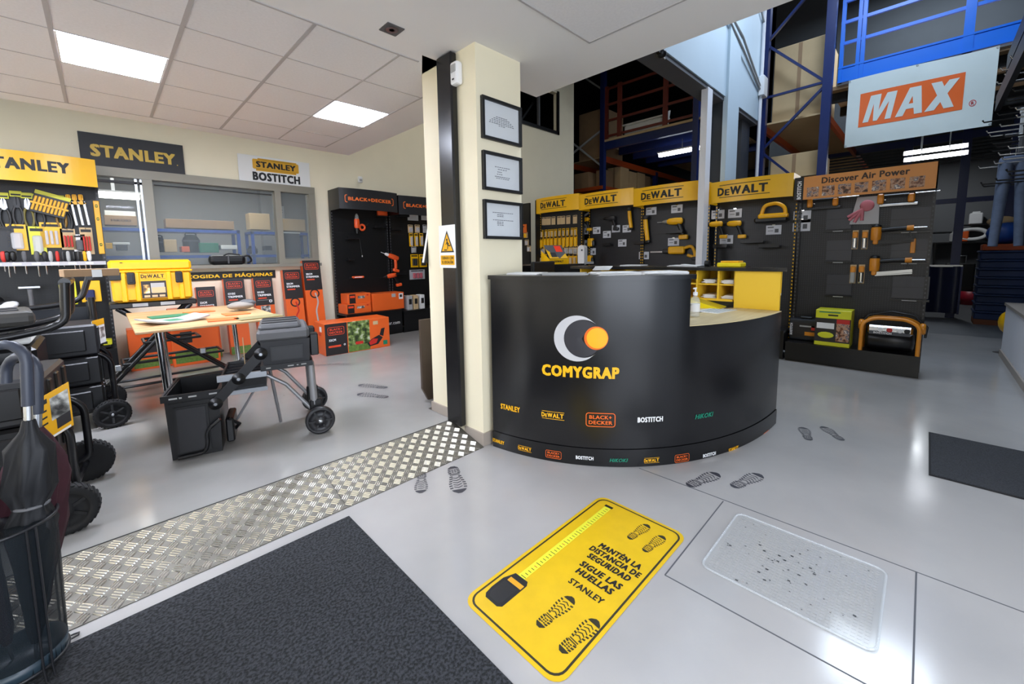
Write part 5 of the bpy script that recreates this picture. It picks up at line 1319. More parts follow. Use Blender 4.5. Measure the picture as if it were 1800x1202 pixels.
def obox(u0, u1, v0, v1, y, c, l, kind='carton', cat='box', d=.3, txt=None):
    a = opos(u0, v1, y); b = opos(u1, v0, y); w_ = b.x-a.x; h_ = b.z-a.z
    t = single(kind, (lambda m: (m.box((0, d/2, h_/2), (w_, d, h_), c, .006), m.text(txt, INK, FR((0, -.002, h_/2), (1, 0, 0), (0, 0, 1)), w=w_*.6, h=h_*.25, bold=.03) if txt else None, m)[2])(MB()), l, cat, ((a.x+b.x)/2, y, a.z)); return t
obox(184, 240, 380, 395, y0+.05, CARD, 'cardboard box with green-brand lettering on the blue shelf behind the left pane'.replace('green-brand ', 'dark '), txt='HiKOKI')
obox(184, 238, 372, 379, y0+.08, PAPER, 'white flat pack on top of the lettered cardboard box')
obox(292, 411, 389, 400, y0, CARD, 'long flat cardboard box on top of the blue shelving')
obox(440, 474, 376, 403, y0, CARDL, 'square cardboard box on the shelving left of the right mullion')
obox(489, 536, 386, 405, y0, CARDL, 'wide cardboard box behind the right-hand pane')
obox(290, 310, 421, 443, y0, CARDL, 'small tan box on the lower blue shelf')
obox(320, 333, 433, 443, y0, ORG, 'small orange box on the lower blue shelf')
obox(352, 384, 427, 444, y0, GREEN, 'green tool case with white front on the lower blue shelf', 'tool_case')
obox(389, 417, 431, 438, y0, PAPER, 'white flat item on the lower shelf right of the green case', 'paper_tray', 'tray')
obox(198, 228, 426, 430, y0, PAPER, 'white strip on the lower shelf behind the left pane', 'paper_tray', 'tray')
obox(205, 224, 430, 440, y0, DKGREY, 'dark machine on the lower shelf behind the left pane', 'machine', 'machine')
obox(186, 197, 427, 437, y0, YELH, 'mustard tool on the lower shelf at the far left pane edge', 'power_tool', 'tool', .1)
obox(466, 478, 432, 440, y0, DKGREY, 'dark tool with yellow band left of the right mullion', 'power_tool', 'tool', .2)
def mach(u, v0, v1, r, l):
    a = opos(u, v1, y0); b = opos(u, v0, y0); h_ = b.z-a.z; t = thing('vacuum_cleaner', l, 'vacuum', (a.x, y0+.2, a.z)); m = MB(); m.lathe([(r*.9, 0.001), (r, .03), (r, h_*.7), (r*.85, h_*.85), (r*.5, h_)], BLACK, 18); m.build('tank', t); m = MB(); m.lathe([(r*1.01, h_*.62), (r*1.03, h_*.7)], PRINT, 18); m.tube(bendpts([(-r*.6, 0, h_*.9), (-r*.6, 0, h_*1.1), (r*.6, 0, h_*1.1), (r*.6, 0, h_*.9)], .03), .012, BLACK, 6); m.build('handle', t)
mach(341, 412, 444, .13, 'round black vacuum cleaner on the lower blue shelf'); mach(282, 416, 443, .10, 'dark round machine beside the window mullion'); mach(449, 434, 446, .09, 'small dark round machine right of the sill case')
t = thing('equipment_case', 'shiny black soft case lying on the window sill', 'case', (opos(400, 455, 7.12).x, 7.14, wz0+.001))
m = MB(); m.box((0, 0, .07), (.44, .16, .14), BLACK, .05, None, 2); m.box((.0, -.083, .075), (.02, .01, .12), GREYP, .004); m.build('case_body', t)
m = MB(); m.tube(bendpts([(.15, -.05, .10), (.26, -.06, .14), (.30, -.03, .05), (.25, .0, .02)], .05), .014, DKGREY, 8); m.tube(bendpts([(-.05, -.05, .13), (0, -.07, .16), (.15, -.06, .14)], .03), .010, DKGREY, 6); m.build('strap', t)
t = thing('picture_board', 'white-edged dark panel leaning behind the right window pane', 'panel', (opos(512, 435, 8.6).x, 8.6, opos(512, 452, 8.6).z)); t.rotation_euler = (0, 0, .1)
m = MB(FR((0, 0, 0), (1, 0, 0), (0, 0, 1))); m.bx(-.16, .16, 0, .46, 0, .02, PRINT); m.bx(-.18, -.155, 0, .47, 0, .03, PAPER); m.bx(-.18, .17, .45, .475, 0, .03, PAPER); m.build('panel', t)
t = thing('wall_notice', 'small white notice on the far office wall behind the right pane', 'notice', (opos(492, 373, 10.38).x, 10.39, opos(492, 373, 10.38).z))
m = MB(FR((0, 0, 0), (1, 0, 0), (0, 0, 1))); m.bx(-.09, .09, -.14, .14, 0, .004, PAPER); m.rect(0, .05, .12, .01, PRINT, z=.005); m.rect(0, 0, .12, .01, PRINT, z=.005); m.build('sheet', t)
p = opos(200, 343, 9.0)
t = thing('office_lamp', 'bright strip lamp glowing behind the left window pane', 'lamp', tuple(p)); m = MB(); m.bx(-.34, .30, -.03, .03, -.05, .045, TUBEW, .01); m.build('tube', t); m = MB(); m.bx(-.36, .32, -.05, .05, .045, .07, WHITE); m.bx(-.02, .02, -.02, .02, .07, 3.1-p.z, WHITE); m.build('housing', t)

# ================================================================ YELLOW-HEADED BAYS (facing the counter) AND AIR TOOL BAY
GX_ = 6.47; BK = 6.853          # base front, face of the perforated back
RZD = -PI/2
def dw_head(m, fn, W, h):
    def f(x, y, z): return fn(x, y, z)
    wd = W*.62; h_ = .115
    def tx(s_, cx, ww, hh, cy=0): m.text(s_, INK, None, w=ww, h=hh, bold=.05, fn=lambda x, y, z: fn(x+cx-.06, y+cy, z))
    tx('D', -.43*wd, .14*wd, h_); tx('E', -.295*wd, .10*wd, h_*.74, -h_*.13); tx('W', -.125*wd, .22*wd, h_); tx('A', .085*wd, .17*wd, h_); tx('L', .245*wd, .13*wd, h_); tx('T', .395*wd, .16*wd, h_)
    for sy in (1, -1):
        n = 8; P = [(-wd*.48+.0+wd*.98*i/n-.05, sy*h_*.74) for i in range(n+1)]
        m.add([fn(x, y, .0003) for x, y in P]+[fn(x, y+.009, .0003) for x, y in P], [(i, i+1, n+2+i, n+1+i) for i in range(n)], INK)
bays = [(5.80, 4.72, 2.62, .30, 'yellow-headed tool bay nearest the pillar'), (4.72, 3.59, 2.585, .285, 'second yellow-headed tool bay from the pillar'), (3.59, 2.45, 2.555, .29, 'third yellow-headed tool bay from the pillar, left of the steel post'), (2.37, 1.30, 2.49, .30, 'yellow-headed tool bay between the steel post and the orange-headed bay')]
for ya, yb, H, hh, l in bays:
    bay('tool_display', l, 'display', (GX_, ya, 0), RZD, ya-yb-.004, H, hh, YELH, dw_head, PEG, .20 if ya > 5 else .41, .40, .07, BLACKM, None, YELH)
m = MB(); m.bx(6.50, 6.72, 5.803, 5.83, .001, 2.60, BLACKM); single('end_panel', m, 'plain dark end panel of the yellow-headed bay nearest the pillar', 'panel')
# orange-headed bay
def air_head(m, fn, W, h):
    x0 = -W/2
    m.add([fn(x0+.002, -h/2, -.0006), fn(x0+.10, -h/2, -.0006), fn(x0+.10, h/2, -.0006), fn(x0+.002, h/2, -.0006)], [(0, 1, 2, 3)], INK)
    m.text('BOSTITCH', WHITE, None, w=h*.80, h=.045, bold=.05, fn=lambda x, y, z: fn(x0+.055-y, x-.02, .0005+z))
    m.text('Discover Air Power', mat('print_brown', '3A2416', .5), None, w=.80, h=.075, bold=.035, fn=lambda x, y, z: fn(x+.03, y+.075, z))
    for k in range(7):
        cx = -.455+k*.158; a = .062
        m.add([fn(cx-a, -.115, .0004), fn(cx+a, -.115, .0004), fn(cx+a, .005, .0004), fn(cx-a, .005, .0004)], [(0, 1, 2, 3)], PHO3)
bay('tool_display', 'black tool bay with tan orange header for air tools', 'display', (GX_, 1.29, 0), RZD, 1.31, 2.415, .285, ORGT, air_head, PEG, .41, .26, .0, BLACKM)
# low left return rack beside the pillar
t = thing('side_rack', 'narrow dark rack with orange name strip beside the pillar', 'rack', (6.30, 6.75, 0), RZD)
m = MB(); m.bx(0, .85, .10, .14, 0.001, 2.55, BLACKM); m.bx(0, .85, -.2, .14, .001, .3, BLACKM); m.build('back_panel', t)
m = MB(FR((.35, .09, 2.03), (1, 0, 0), (0, 0, 1))); m.bx(-.50, .43, -.09, .09, 0, .01, mat('strip_orange', 'E06A20', .4)); m.text('DEWALT', INK, T(.06, 0, .012), w=.62, h=.11, bold=.05); m.build('name_strip', t)

def gp(u, v, x=BK): return onx(u, v, x)
def gput(kind, label, cat, mk, u, v, group=None, tilt=0.0, x=BK, sc=1.0):
    p = gp(u, v, x); t = thing(kind, label, cat, tuple(p), RZD, group); t.scale = (sc, 1, sc); t.rotation_euler = (0, 0, RZD) if not tilt else (Matrix.Rotation(RZD, 3, 'Z') @ Matrix.Rotation(tilt, 3, 'Y')).to_euler()
    mk(t); return t
# packs in the bay nearest the pillar
def rowpack(v0, us, w_, h_, c, d, pr, l):
    for k, u in enumerate(us):
        vv = v0-(u-940)*.07*(1 if v0 < 430 else .4)
        gput('blister_pack', ORD[k]+' '+l+' of the bay nearest the pillar', 'tool pack', blister(w_, h_, c, d, .03, .22, pr), u, vv, 'packs in the bay nearest the pillar', 0, 6.645, 1.25)
rowpack(383, (953, 959, 965, 973, 983, 990, 999, 1011), .08, .13, CARDL, BLIST, 'round', 'round pale pack in the top row')
rowpack(405, (953, 960, 966, 971, 977, 984, 991, 998, 1006, 1012), .055, .13, YELH, CARDL, 'tube', 'small yellow pack in the second row')
rowpack(417, (952, 958, 964, 970, 977, 984, 991, 998, 1005, 1012), .065, .20, YEL, YELH, 'tube', 'tall yellow pack in the third row')
rowpack(434, (954, 996, 1004, 1012), .10, .14, CARDL, BLIST, 'multi', 'tan pack in the fourth row')
rowpack(447, (952, 958, 997, 1004, 1011), .08, .24, YEL, CARDL, 'tube', 'long yellow pack in the bottom row')
for k, (u, v) in enumerate(((924, 408), (926, 421), (930, 432))):
    gput('blister_pack', ORD[k]+' pack from the top hanging on the narrow rack beside the pillar', 'tool pack', blister(.11, .12, CARDL, BLIST if k else YELH, .03, .2, 'tube'), u, v, 'packs on the narrow rack', 0, 6.40)
# price cards
def card(w_, h_):
    def mk(t):
        m = MB(FR((0, 0, 0), (1, 0, 0), (0, 0, 1))); m.bx(-w_/2, w_/2, -h_/2, h_/2, .002, .006, mat('card_white', 'C9CBD2', .4)); m.rect(-w_*.2, h_*.28, w_*.4, h_*.12, PRINT, z=.0065); m.rect(w_*.2, -h_*.1, w_*.25, h_*.4, PRINT, z=.0065); m.rect(-w_*.2, -h_*.1, w_*.35, h_*.06, PRINT, z=.0065); m.build('card', t)
        m = MB(); m.bx(-w_*.1, w_*.1, -.01, .012, h_/2-.004, h_/2+.01, CHROME); m.build('clip', t)
    return mk
cards = [(1028, 406, 'second', 'below the left drill'), (1049, 405, 'second', 'right of the card below the left drill'), (1067, 412, 'second', 'above the empty black bracket'), (1083, 402, 'second', 'below the middle driver'), (1102, 402, 'second', 'below the right angle grinder'), (1028, 428, 'second', 'beside the small yellow tool'), (1094, 427, 'second', 'alone at the lower right'), (1041, 442, 'second', 'lowest'),
         (1145, 371, 'third', 'above the yellow grinder'), (1190, 367, 'third', 'above the yellow drill'), (1184, 425, 'third', 'above the yellow reciprocating saw'), (1132, 449, 'third', 'lowest on the left'),
         (1262, 377, 'fourth', 'above the left small driver'), (1292, 375, 'fourth', 'above the right small driver'), (1277, 421, 'fourth', 'lowest'), (1360, 404, 'fourth', 'below the yellow planer')]
BAYN = {'second': 'second yellow-headed bay', 'third': 'third yellow-headed bay', 'fourth': 'yellow-headed bay right of the post'}
for u, v, b, l in cards:
    gput('price_card', 'white price card '+l+' in the '+BAYN[b], 'price card', card(.17 if b == 'second' else .19, .13), u, v, 'price cards')
gput('price_card', 'upper white leaflet on the left side of the orange-headed bay', 'price card', card(.20, .16), 1410, 381, 'price cards'); gput('price_card', 'lower white leaflet on the left side of the orange-headed bay', 'price card', card(.20, .16), 1409, 396, 'price cards')
# cordless tools
put_d = lambda l, u, v, tilt=0, k=1.0, body=YEL: gput('power_drill', l, 'drill', drill(body, .2, BLACK, BLACK, body), u, v, None, tilt, BK, 1.2)
put_d('yellow drill seen end-on at the top left of the second yellow-headed bay', 1031, 386)
put_d('dark driver with yellow trim in the middle of the second yellow-headed bay', 1077, 384, 0, 1, DKGREY)
put_d('left of the two small yellow drivers in the bay right of the post', 1262, 394)
put_d('right of the two small yellow drivers in the bay right of the post', 1294, 393)
def grinder(t):
    m = MB(); m.tube([(0, -.06, .13), (0.01, -.06, .02), (.04, -.06, -.17)], .03, YEL, 12, rad=[.032, .034, .03]); m.build('body', t)
    m = MB(); m.lathe([(.03, -.03), (.05, -.02), (.05, .02), (.03, .03)], DKGREY, 16, T(-.0, -.06, .16)); m.box((.045, -.06, -.19), (.06, .06, .04), BLACK, .01); m.tube([(0, -.04, .05), (0, .04, .05)], .006, CHROME, 6); m.build('guard', t)
gput('angle_grinder', 'upright yellow angle grinder at the left of the third yellow-headed bay', 'grinder', grinder, 1137, 402, None, 0, BK, 1.2)
gput('angle_grinder', 'dark and yellow angle grinder at the right of the second yellow-headed bay', 'grinder', grinder, 1109, 384)
gput('power_drill', 'large yellow drill with dark grip in the third yellow-headed bay', 'drill', drill(YEL, .2, STEEL, BLACK, YEL), 1190, 389, None, 0, BK, 1.6)
def recip(t):
    m = MB(); m.box((-.06, -.06, .02), (.24, .08, .11), YEL, .025, None, 2); m.tube(bendpts([(.05, -.06, .05), (.16, -.06, .08), (.20, -.06, -.02), (.21, -.06, -.09), (.10, -.06, -.05)], .05), .022, YEL, 10); m.build('body', t)
    m = MB(); m.box((-.22, -.06, .01), (.10, .05, .07), BLACK, .015); m.box((-.36, -.06, .0), (.2, .006, .02), STEEL); m.build('blade', t)
    m = MB(); m.box((.21, -.06, -.10), (.09, .06, .05), BLACK, .01); m.tube([(0, -.02, .03), (0, .05, .03)], .006, CHROME, 6); m.build('battery', t)
gput('reciprocating_saw', 'yellow reciprocating saw low in the third yellow-headed bay', 'saw', recip, 1199, 442, None, 0, BK, 1.15)
def planer(t):
    m = MB(); m.box((0, -.07, -.06), (.36, .09, .07), BLACK, .02); m.box((.02, -.07, -.015), (.32, .10, .06), YEL, .02, None, 2); m.build('body', t)
    m = MB(); m.tube(bendpts([(-.11, -.07, .0), (-.08, -.07, .12), (.06, -.07, .14), (.14, -.07, .08), (.15, -.07, .0)], .05), .022, YEL, 10); m.tube([(0, -.03, -.03), (0, .05, -.03)], .008, CHROME, 6); m.build('handle', t)
gput('planer', 'yellow hand planer with arched handle in the bay right of the post', 'planer', planer, 1358, 378, None, 0, BK, 1.15)
def small_y(t):
    m = MB(); m.box((0, -.05, 0), (.12, .08, .16), YEL, .02, None, 2); m.build('body', t); m = MB(); m.box((.05, -.05, -.02), (.08, .07, .12), BLACK, .02); m.tube([(0, -.02, .05), (0, .05, .05)], .006, CHROME, 6); m.build('grip', t)
gput('yellow_sander', 'small yellow and black tool beside the lower price card in the second yellow-headed bay', 'power tool', small_y, 1041, 426)
gput('yellow_sander', 'yellow tool low in the second yellow-headed bay beside the white dispenser', 'power tool', small_y, 1039, 456)
for k, (u, v, w_, l) in enumerate(((1071, 431, .17, 'in the middle of the second yellow-headed bay'), (1128, 428, .2, 'left in the third yellow-headed bay'), (1190, 409, .28, 'below the large yellow drill'), (1325, 426, .3, 'low in the bay right of the post'), (1355, 434, .26, 'lowest at the right of the bay right of the post'), (1245+25, 434, .2, 'left in the bay right of the post'))):
    p = gp(u, v); t = thing('tool_bracket', 'empty black bracket '+l, 'bracket', tuple(p), RZD, 'empty brackets'); m = MB(); m.box((0, -.06, 0), (w_, .12, .025), BLACK, .005); m.box((0, .0, .01), (w_*.6, .02, .05), BLACK); m.build('tray', t)
    m = MB(); m.box((0, -.115, .02), (w_, .012, .04), BLACK); m.build('lip', t)
# white dispenser, carton on back desk
t = thing('soap_dispenser', 'white rounded wall dispenser in front of the second yellow-headed bay', 'dispenser', tuple(gp(1024, 466, 6.2)), RZD); m = MB(); m.prism(rrect(-.07, -.0, .07, .36, .065), -.05, .05, WHITE, RX(PI/2)); m.build('housing', t); m = MB(); m.box((0.02, -.052, .27), (.03, .006, .03), PRINT); m.bx(-.04, .04, .05, .3, .02, .06, WHITE) ; m.build('window', t)
p = ony(975, 466, 3.85)
t = thing('counter_display_box', 'yellow open cardboard display box with orange price flash on the back desk', 'box', (p.x, 3.85, 1.336), -.35)
m = MB(); m.bx(-.16, .16, -.12, .12, 0, .075, YELH); m.add([(-.16, .12, .075), (-.16, .12, .20), (-.16, -.12, .075)], [(0, 1, 2)], YELH); m.add([(.16, .12, .075), (.16, -.12, .075), (.16, .12, .20)], [(0, 1, 2)], YELH); m.build('tray', t)
m = MB(FR((0, -.115, .078), (1, 0, 0), (0, .9, 1))); m.bx(-.15, .15, 0, .26, 0, .004, PRINT); m.poly([(-.15, .0), (.02, 0), (-.15, .18)], YELH, T(0, 0, .005)); m.rect(-.06, .07, .09, .09, CARDB, z=.0052); m.rect(.06, .185, .11, .12, mat('flash_red', 'FF3A12', .4), z=.006); m.poly([(.02, 0), (.15, 0), (.15, .1)], YELH, T(0, 0, .0052)); m.build('header_card', t)
m = MB(FR((0, -.1205, .038), (1, 0, 0), (0, 0, 1))); m.text('DEWALT', INK, Matrix(), w=.15, h=.03, bold=.05); m.build('print', t)
t = thing('glue_bottle', 'small clear bottle with red cap part on the back desk', 'bottle', (3.72, 3.7, 1.336)); m = MB(); m.lathe([(.0001, .001), (.03, .001), (.03, .07), (.012, .09)], CLEAR, 12); m.build('bottle_body', t); m = MB(); m.lathe([(.013, .09), (.013, .11)], WHITE, 10); m.box((.07, 0, .02), (.06, .04, .04), RED); m.build('cap', t)

# ---- air tools in the orange-headed bay
def nailer(body, mag, L=.30):
    def mk(t):
        m = MB(); m.lathe([(.045, -.10), (.05, -.08), (.052, .04), (.045, .06)], body, 14, T(-.14, -.06, 0)); m.box((-.14, -.06, -.10), (.05, .05, .10), body, .01); m.build('head', t)
        m = MB(); m.lathe([(.046, .058), (.048, .075), (.03, .09), (.0001, .09)], BLACK, 14, T(-.14, -.06, 0)); m.build('cap', t)
        m = MB(); m.tube([(-.10, -.06, .02), (.02, -.06, .03), (.14, -.06, .035)], .022, BLACK, 10); m.lathe([(.03, -.03), (.032, .03)], body, 12, FR((.16, -.06, .035), (0, 1, 0), (0, 0, 1))); m.lathe([(.009, .03), (.009, .14)], CHROME, 8, FR((.16, -.06, .035), (0, 1, 0), (0, 0, 1))); m.build('handle', t)
        m = MB(); m.bar((-.13, -.06, -.13), (.20, -.06, -.09), .02, .035, mag); m.bar((-.13, -.06, -.155), (.20, -.06, -.12), .016, .014, mag); m.bar((.18, -.06, -.11), (.15, -.06, .02), .012, .012, BLACK); m.build('magazine', t)
        m = MB(); m.tube([(-.1, -.03, 0), (-.1, .05, 0)], .008, CHROME, 6); m.build('hook', t)
    return mk
AIR = mat('air_orange', 'D98A22', .35)
gput('nail_gun', 'large amber nail gun with dark slanted magazine at the middle of the air tool bay', 'nail gun', nailer(AIR, BLACK), 1568, 407)
gput('nail_gun', 'large amber nail gun with bright steel magazine lower in the air tool bay', 'nail gun', nailer(AIR, STEEL), 1565, 462)
def stapler(mag):
    def mk(t):
        m = MB(); m.box((-.14, -.06, 0.01), (.06, .06, .12), AIR, .012); m.box((.13, -.06, 0), (.06, .05, .10), AIR, .012); m.box((0, -.06, .04), (.24, .04, .035), BLACK, .01); m.build('body', t)
        m = MB(); m.lathe([(.008, 0), (.008, .2)], CHROME, 8, FR((.16, -.06, .05), (0, 1, 0), (0, 0, 1))); m.build('air_fitting', t)
        m = MB(); m.box((.02, -.06, -.07), (.34, .03, .03), mag, .004); m.tube([(-.1, -.03, 0), (-.1, .05, 0)], .008, CHROME, 6); m.build('magazine', t)
    return mk
gput('stapler', 'amber and black stapler at the upper left of the air tool bay', 'stapler', stapler(BLACK), 1448, 357)
gput('stapler', 'amber stapler with bright steel magazine at the upper right of the air tool bay', 'stapler', stapler(STEEL), 1576, 350)
for k, (u, v, l) in enumerate(((1503, 427, 'left of the upper pair of amber air ratchets'), (1520, 427, 'right of the upper pair of amber air ratchets'), (1499, 487, 'left of the lower pair of amber air ratchets'), (1514, 487, 'right of the lower pair of amber air ratchets'))):
    def mk(t, k=k):
        m = MB(); m.box((0, -.035, -.0), (.05, .045, .15), CHROME if k != 2 else PAPERG, .018, None, 2); m.build('barrel', t)
        m = MB(); m.box((0, -.037, .10), (.055, .05, .08), AIR, .015, None, 2); m.build('grip', t)
        m = MB(); m.box((0, -.014, .04), (.062, .004, .24), CARDL, .002); m.tube([(0, -.01, .15), (0, .05, .15)], .005, CHROME, 6); m.build('backing_card', t)
    gput('air_ratchet', l, 'air tool', mk, u, v, 'amber air ratchets')
def glove(t):
    m = MB(); m.add([(-.12, -.03, -.16), (.16, -.03, -.17), (.15, -.03, .17), (-.06, -.03, .17), (-.12, -.05, -.16), (.16, -.05, -.17), (.15, -.05, .17), (-.06, -.05, .17)], [(0, 3, 2, 1), (4, 5, 6, 7), (0, 1, 5, 4), (1, 2, 6, 5), (2, 3, 7, 6), (3, 0, 4, 7)], BLIST); m.build('bag', t)
    m = MB(); P = mat('glove_pink', 'C0707A', .6)
    for a, L in ((-.5, .2), (-.2, .24), (.1, .22), (.4, .18)): m.tube([(0, -.055, .02), (-math.sin(a+.5)*L, -.055, -math.cos(a+.5)*L*.6)], .018, P, 8)
    m.ball((.04, -.055, .06), (.07, .02, .07), P); m.tube([(.05, -.03, .15), (.05, .05, .15)], .005, CHROME, 6); m.build('contents', t)
gput('bagged_hoses', 'clear bag of pink parts hanging at the top of the air tool bay', 'bag', glove, 1517, 371)
m = MB(); m.box((0, -.03, 0), (.045, .03, .17), AIR, .006); o = gp(1605, 432); single('air_hammer', m, 'plain amber bar hanging at the right side of the air tool bay', 'air tool', tuple(o), RZD)
for k, (u, v, w_) in enumerate(((1475, 385, .26), (1600, 385, .34), (1475, 440, .26), (1600, 440, .34), (1475, 500, .26), (1600, 505, .32))):
    p = gp(u, v); t = thing('display_panel_tile', ('upper left', 'upper right', 'middle left', 'middle right', 'lower left', 'lower right')[k]+' smooth grey plate on the back of the air tool bay', 'panel', tuple(p), RZD); m = MB(FR((0, 0, 0), (1, 0, 0), (0, 0, 1)))
    m.bx(-w_/2, w_/2, -.13, .13, 0, .012, mat('plate_slate', '34353C', .35)); m.rect(0, 0, w_, .004, INK, z=.0125); m.build('plate', t)
    m = MB(); m.bx(-w_/2-.01, w_/2+.01, -.04, 0, -.165, -.145, BLACKM); m.bx(-w_*.2, w_*.2, -.042, -.04, -.162, -.152, PAPERG); m.build('shelf_strip', t)
# goods on the base shelf of the air bay
t = thing('tool_case', 'dark moulded tool case with printed sleeve on the base of the air tool bay', 'case', (6.68, 1.11, .261), RZD)
m = MB(); m.box((0, .06, .15), (.36, .12, .29), mat('case_slate', '24272C', .4), .02, None, 2); m.box((0, .06, .31), (.14, .03, .03), BLACK, .01); m.build('case_body', t)
m = MB(FR((0, -.0012, .15), (1, 0, 0), (0, 0, 1))); m.rect(.02, .0, .30, .20, CARDB); m.text('BOSTITCH', WHITE, FR((-.155, 0, .001), (0, 1, 0), (-1, 0, 0)), w=.16, h=.03, bold=.04); m.rect(.04, .05, .2, .02, PAPERG, z=.001); m.rect(.06, -.05, .12, .05, AIR, z=.001); m.rect(.11, .03, .08, .06, RED, z=.001); m.build('sleeve', t)
def comp_face(m, w_, h_):
    m.rect(0, -h_*.06, w_, h_*.66, CARDB, z=.0004); m.rect(-w_*.2, h_*.06, w_*.5, h_*.16, PAPER, z=.001); m.rect(w_*.29, -h_*.05, w_*.36, h_*.6, PHO3, z=.0008); m.rect(w_*.29, h_*.2, w_*.36, h_*.12, RED, z=.0012); m.box((0, h_*.36, .0), (w_*.28, h_*.04, .002), INK, .0006)
    m.ball((-w_*.18, -h_*.20, 0), (w_*.24, h_*.09, .003), YELG); m.rect(-w_*.1, h_*.44, w_*.6, h_*.03, GREEN, z=.001)
carton('compressor_carton', 'lime yellow carton with carry hole on the base of the air tool bay', (6.66, .795, .261), RZD, .36, .30, .46, YELG, comp_face)
t = thing('air_compressor', 'portable amber tube-frame air compressor on the base of the air tool bay', 'compressor', (6.62, .26, .261), RZD)
m = MB()
for y in (-.13, .13): m.tube(bendpts([(-.25, y, .0), (-.25, y, .34), (-.14, y*.6, .40), (.14, y*.6, .40), (.25, y, .34), (.25, y, .0)], .06), .020, AIR, 10)
m.build('tube_frame', t)
m = MB(); D = FR((0, 0, .13), (0, 1, 0), (0, 0, 1)); m.lathe([(.0001, -.22), (.09, -.21), (.12, -.18), (.12, .18), (.09, .21), (.0001, .22)], BLACK, 20, D); m.build('tank', t)
m = MB(); m.box((0, -.10, .27), (.40, .08, .10), CHROME, .02); m.box((0, -.142, .235), (.36, .004, .04), PRINT); m.text('BOSTITCH', WHITE, FR((-.06, -.1445, .235), (1, 0, 0), (0, 0, 1)), w=.16, h=.022, bold=.04); m.build('control_panel', t)
m = MB()
for x, c in ((-.08, WHITE), (0, RED), (.09, WHITE), (.15, INK)): D = FR((x, -.14, .275), (1, 0, 0), (0, 0, 1)); m.lathe([(.026, 0), (.026, .012), (.02, .014)], c, 14, D)
m.build('gauge', t)
for x in (-.27, .27):
    m = MB(); D = FR((x, 0, .30), (0, 1, 0), (0, 0, 1)); m.lathe([(.05, -.02), (.065, -.01), (.065, .02), (.05, .03)], AIR, 16, D); m.build('end_cap', t)
m = MB(); m.tube([(-.28, .02, .30), (-.2, .05, .42), (0, .08, .47), (.2, .05, .44), (.31, .02, .32), (.30, .0, .2)], .012, BLACK, 8); m.build('hose', t)

# ================================================================ WAREHOUSE
def post(m, x, y, z0, z1, c, s=.10): m.bx(x-s/2, x+s/2, y-s/2, y+s/2, z0, z1, c)
# rack frame right of the portal
t = thing('pallet_rack', 'tall navy pallet rack frame with diagonal bracing right of the portal', 'rack', (0, 0, 0))
RX_ = 9.0; ya = onx(1343, 150, RX_).y; yb = onx(1458, 100, RX_).y
for y in (ya, yb):
    m = MB(); post(m, RX_, y, 0.001, 8.2, NAVY, .13); m.build('upright', t)
m = MB(); z = .5; k = 0
while z < 7.6:
    m.bar((RX_, ya if k % 2 else yb, z), (RX_, yb if k % 2 else ya, z+.95), .05, .04, NAVY); m.bar((RX_, ya, z+.95), (RX_, yb, z+.98), .04, .04, NAVY) if k % 2 else None; z += .95; k += 1
m.build('brace', t)
for zz in (2.7, 3.72):
    m = MB(); m.bx(RX_, 16, ya-.03, ya+.03, zz, zz+.12, RUST); m.bx(RX_, 16, yb-.03, yb+.03, zz, zz+.12, RUST); m.bx(RX_+.1, 16, yb, ya, zz+.12, zz+.15, CARDL); m.build('shelf', t)
for i, (x0, y0_, y1_, z0, h_, c, l) in enumerate(((9.3, yb+.08, ya-.08, 3.88, 1.35, CARDL, 'huge pale carton on the upper level of the navy rack'), (9.3, yb+.1, ya-.1, 2.86, .42, CARDL, 'pale carton on the middle level of the navy rack'), (9.4, yb+.1, ya-.12, 1.6, .9, CARD, 'large carton low in the navy rack behind the yellow header'))):
    m = MB(); m.bx(x0, x0+1.1, y0_, y1_, 0, h_, c, .01); m.bx(x0-.002, x0, (y0_+y1_)/2-.03, (y0_+y1_)/2+.03, 0.01, h_-.01, CARD); single('big_carton', m, l, 'carton', (0, 0, z0))
m = MB(); m.bx(9.2, 10.6, yb+.02, ya-.02, 1.56, 1.598, CARDL); m.bx(9.2, 10.6, yb, yb+.05, 0, 1.56, NAVY); m.bx(9.2, 10.6, ya-.05, ya, 0, 1.56, NAVY); single('rack_shelf', m, 'low carrying shelf inside the navy rack', 'shelf')
# blue railed walkway over the passage
RWX = 9.35
t = thing('walkway_railing', 'bright blue steel railing and edge beam of the walkway above the banner', 'railing', (0, 0, 0))
yl = onx(1475, 100, RWX).y; yr = -1.15
zb_, zt_ = 4.36, 4.62
m = MB(); m.bx(RWX, RWX+.06, yr, yl, zb_, zt_, BRBLUE); m.bx(RWX-.015, RWX, yr, yl, zb_, zb_+.03, BRBLUE); m.bx(RWX-.015, RWX, yr, yl, zt_-.03, zt_, BRBLUE); m.build('edge_beam', t)
for zz in (4.98, 5.32, 5.66):
    m = MB(); m.bx(RWX+.01, RWX+.05, yr, yl, zz, zz+.05, BRBLUE); m.build('rail', t)
for yy in (yl-.03, onx(1509, 80, RWX).y, onx(1517, 80, RWX).y, onx(1704, 50, RWX).y):
    m = MB(); s_ = .11 if yy < 0.2 else .05; m.bx(RWX-.01, RWX+.06, yy-s_/2, yy+s_/2, zb_, 5.71, BRBLUE); m.build('post', t)
m = MB(); m.bx(RWX+.07, 14.5, -1.18, yl+.1, 4.28, 4.34, CARD); 
for i in range(5): m.bx(9.6+i*1.0, 9.68+i*1.0, -1.18, yl+.1, 4.12, 4.28, DARKW)
struct('ceiling_walkway', m)
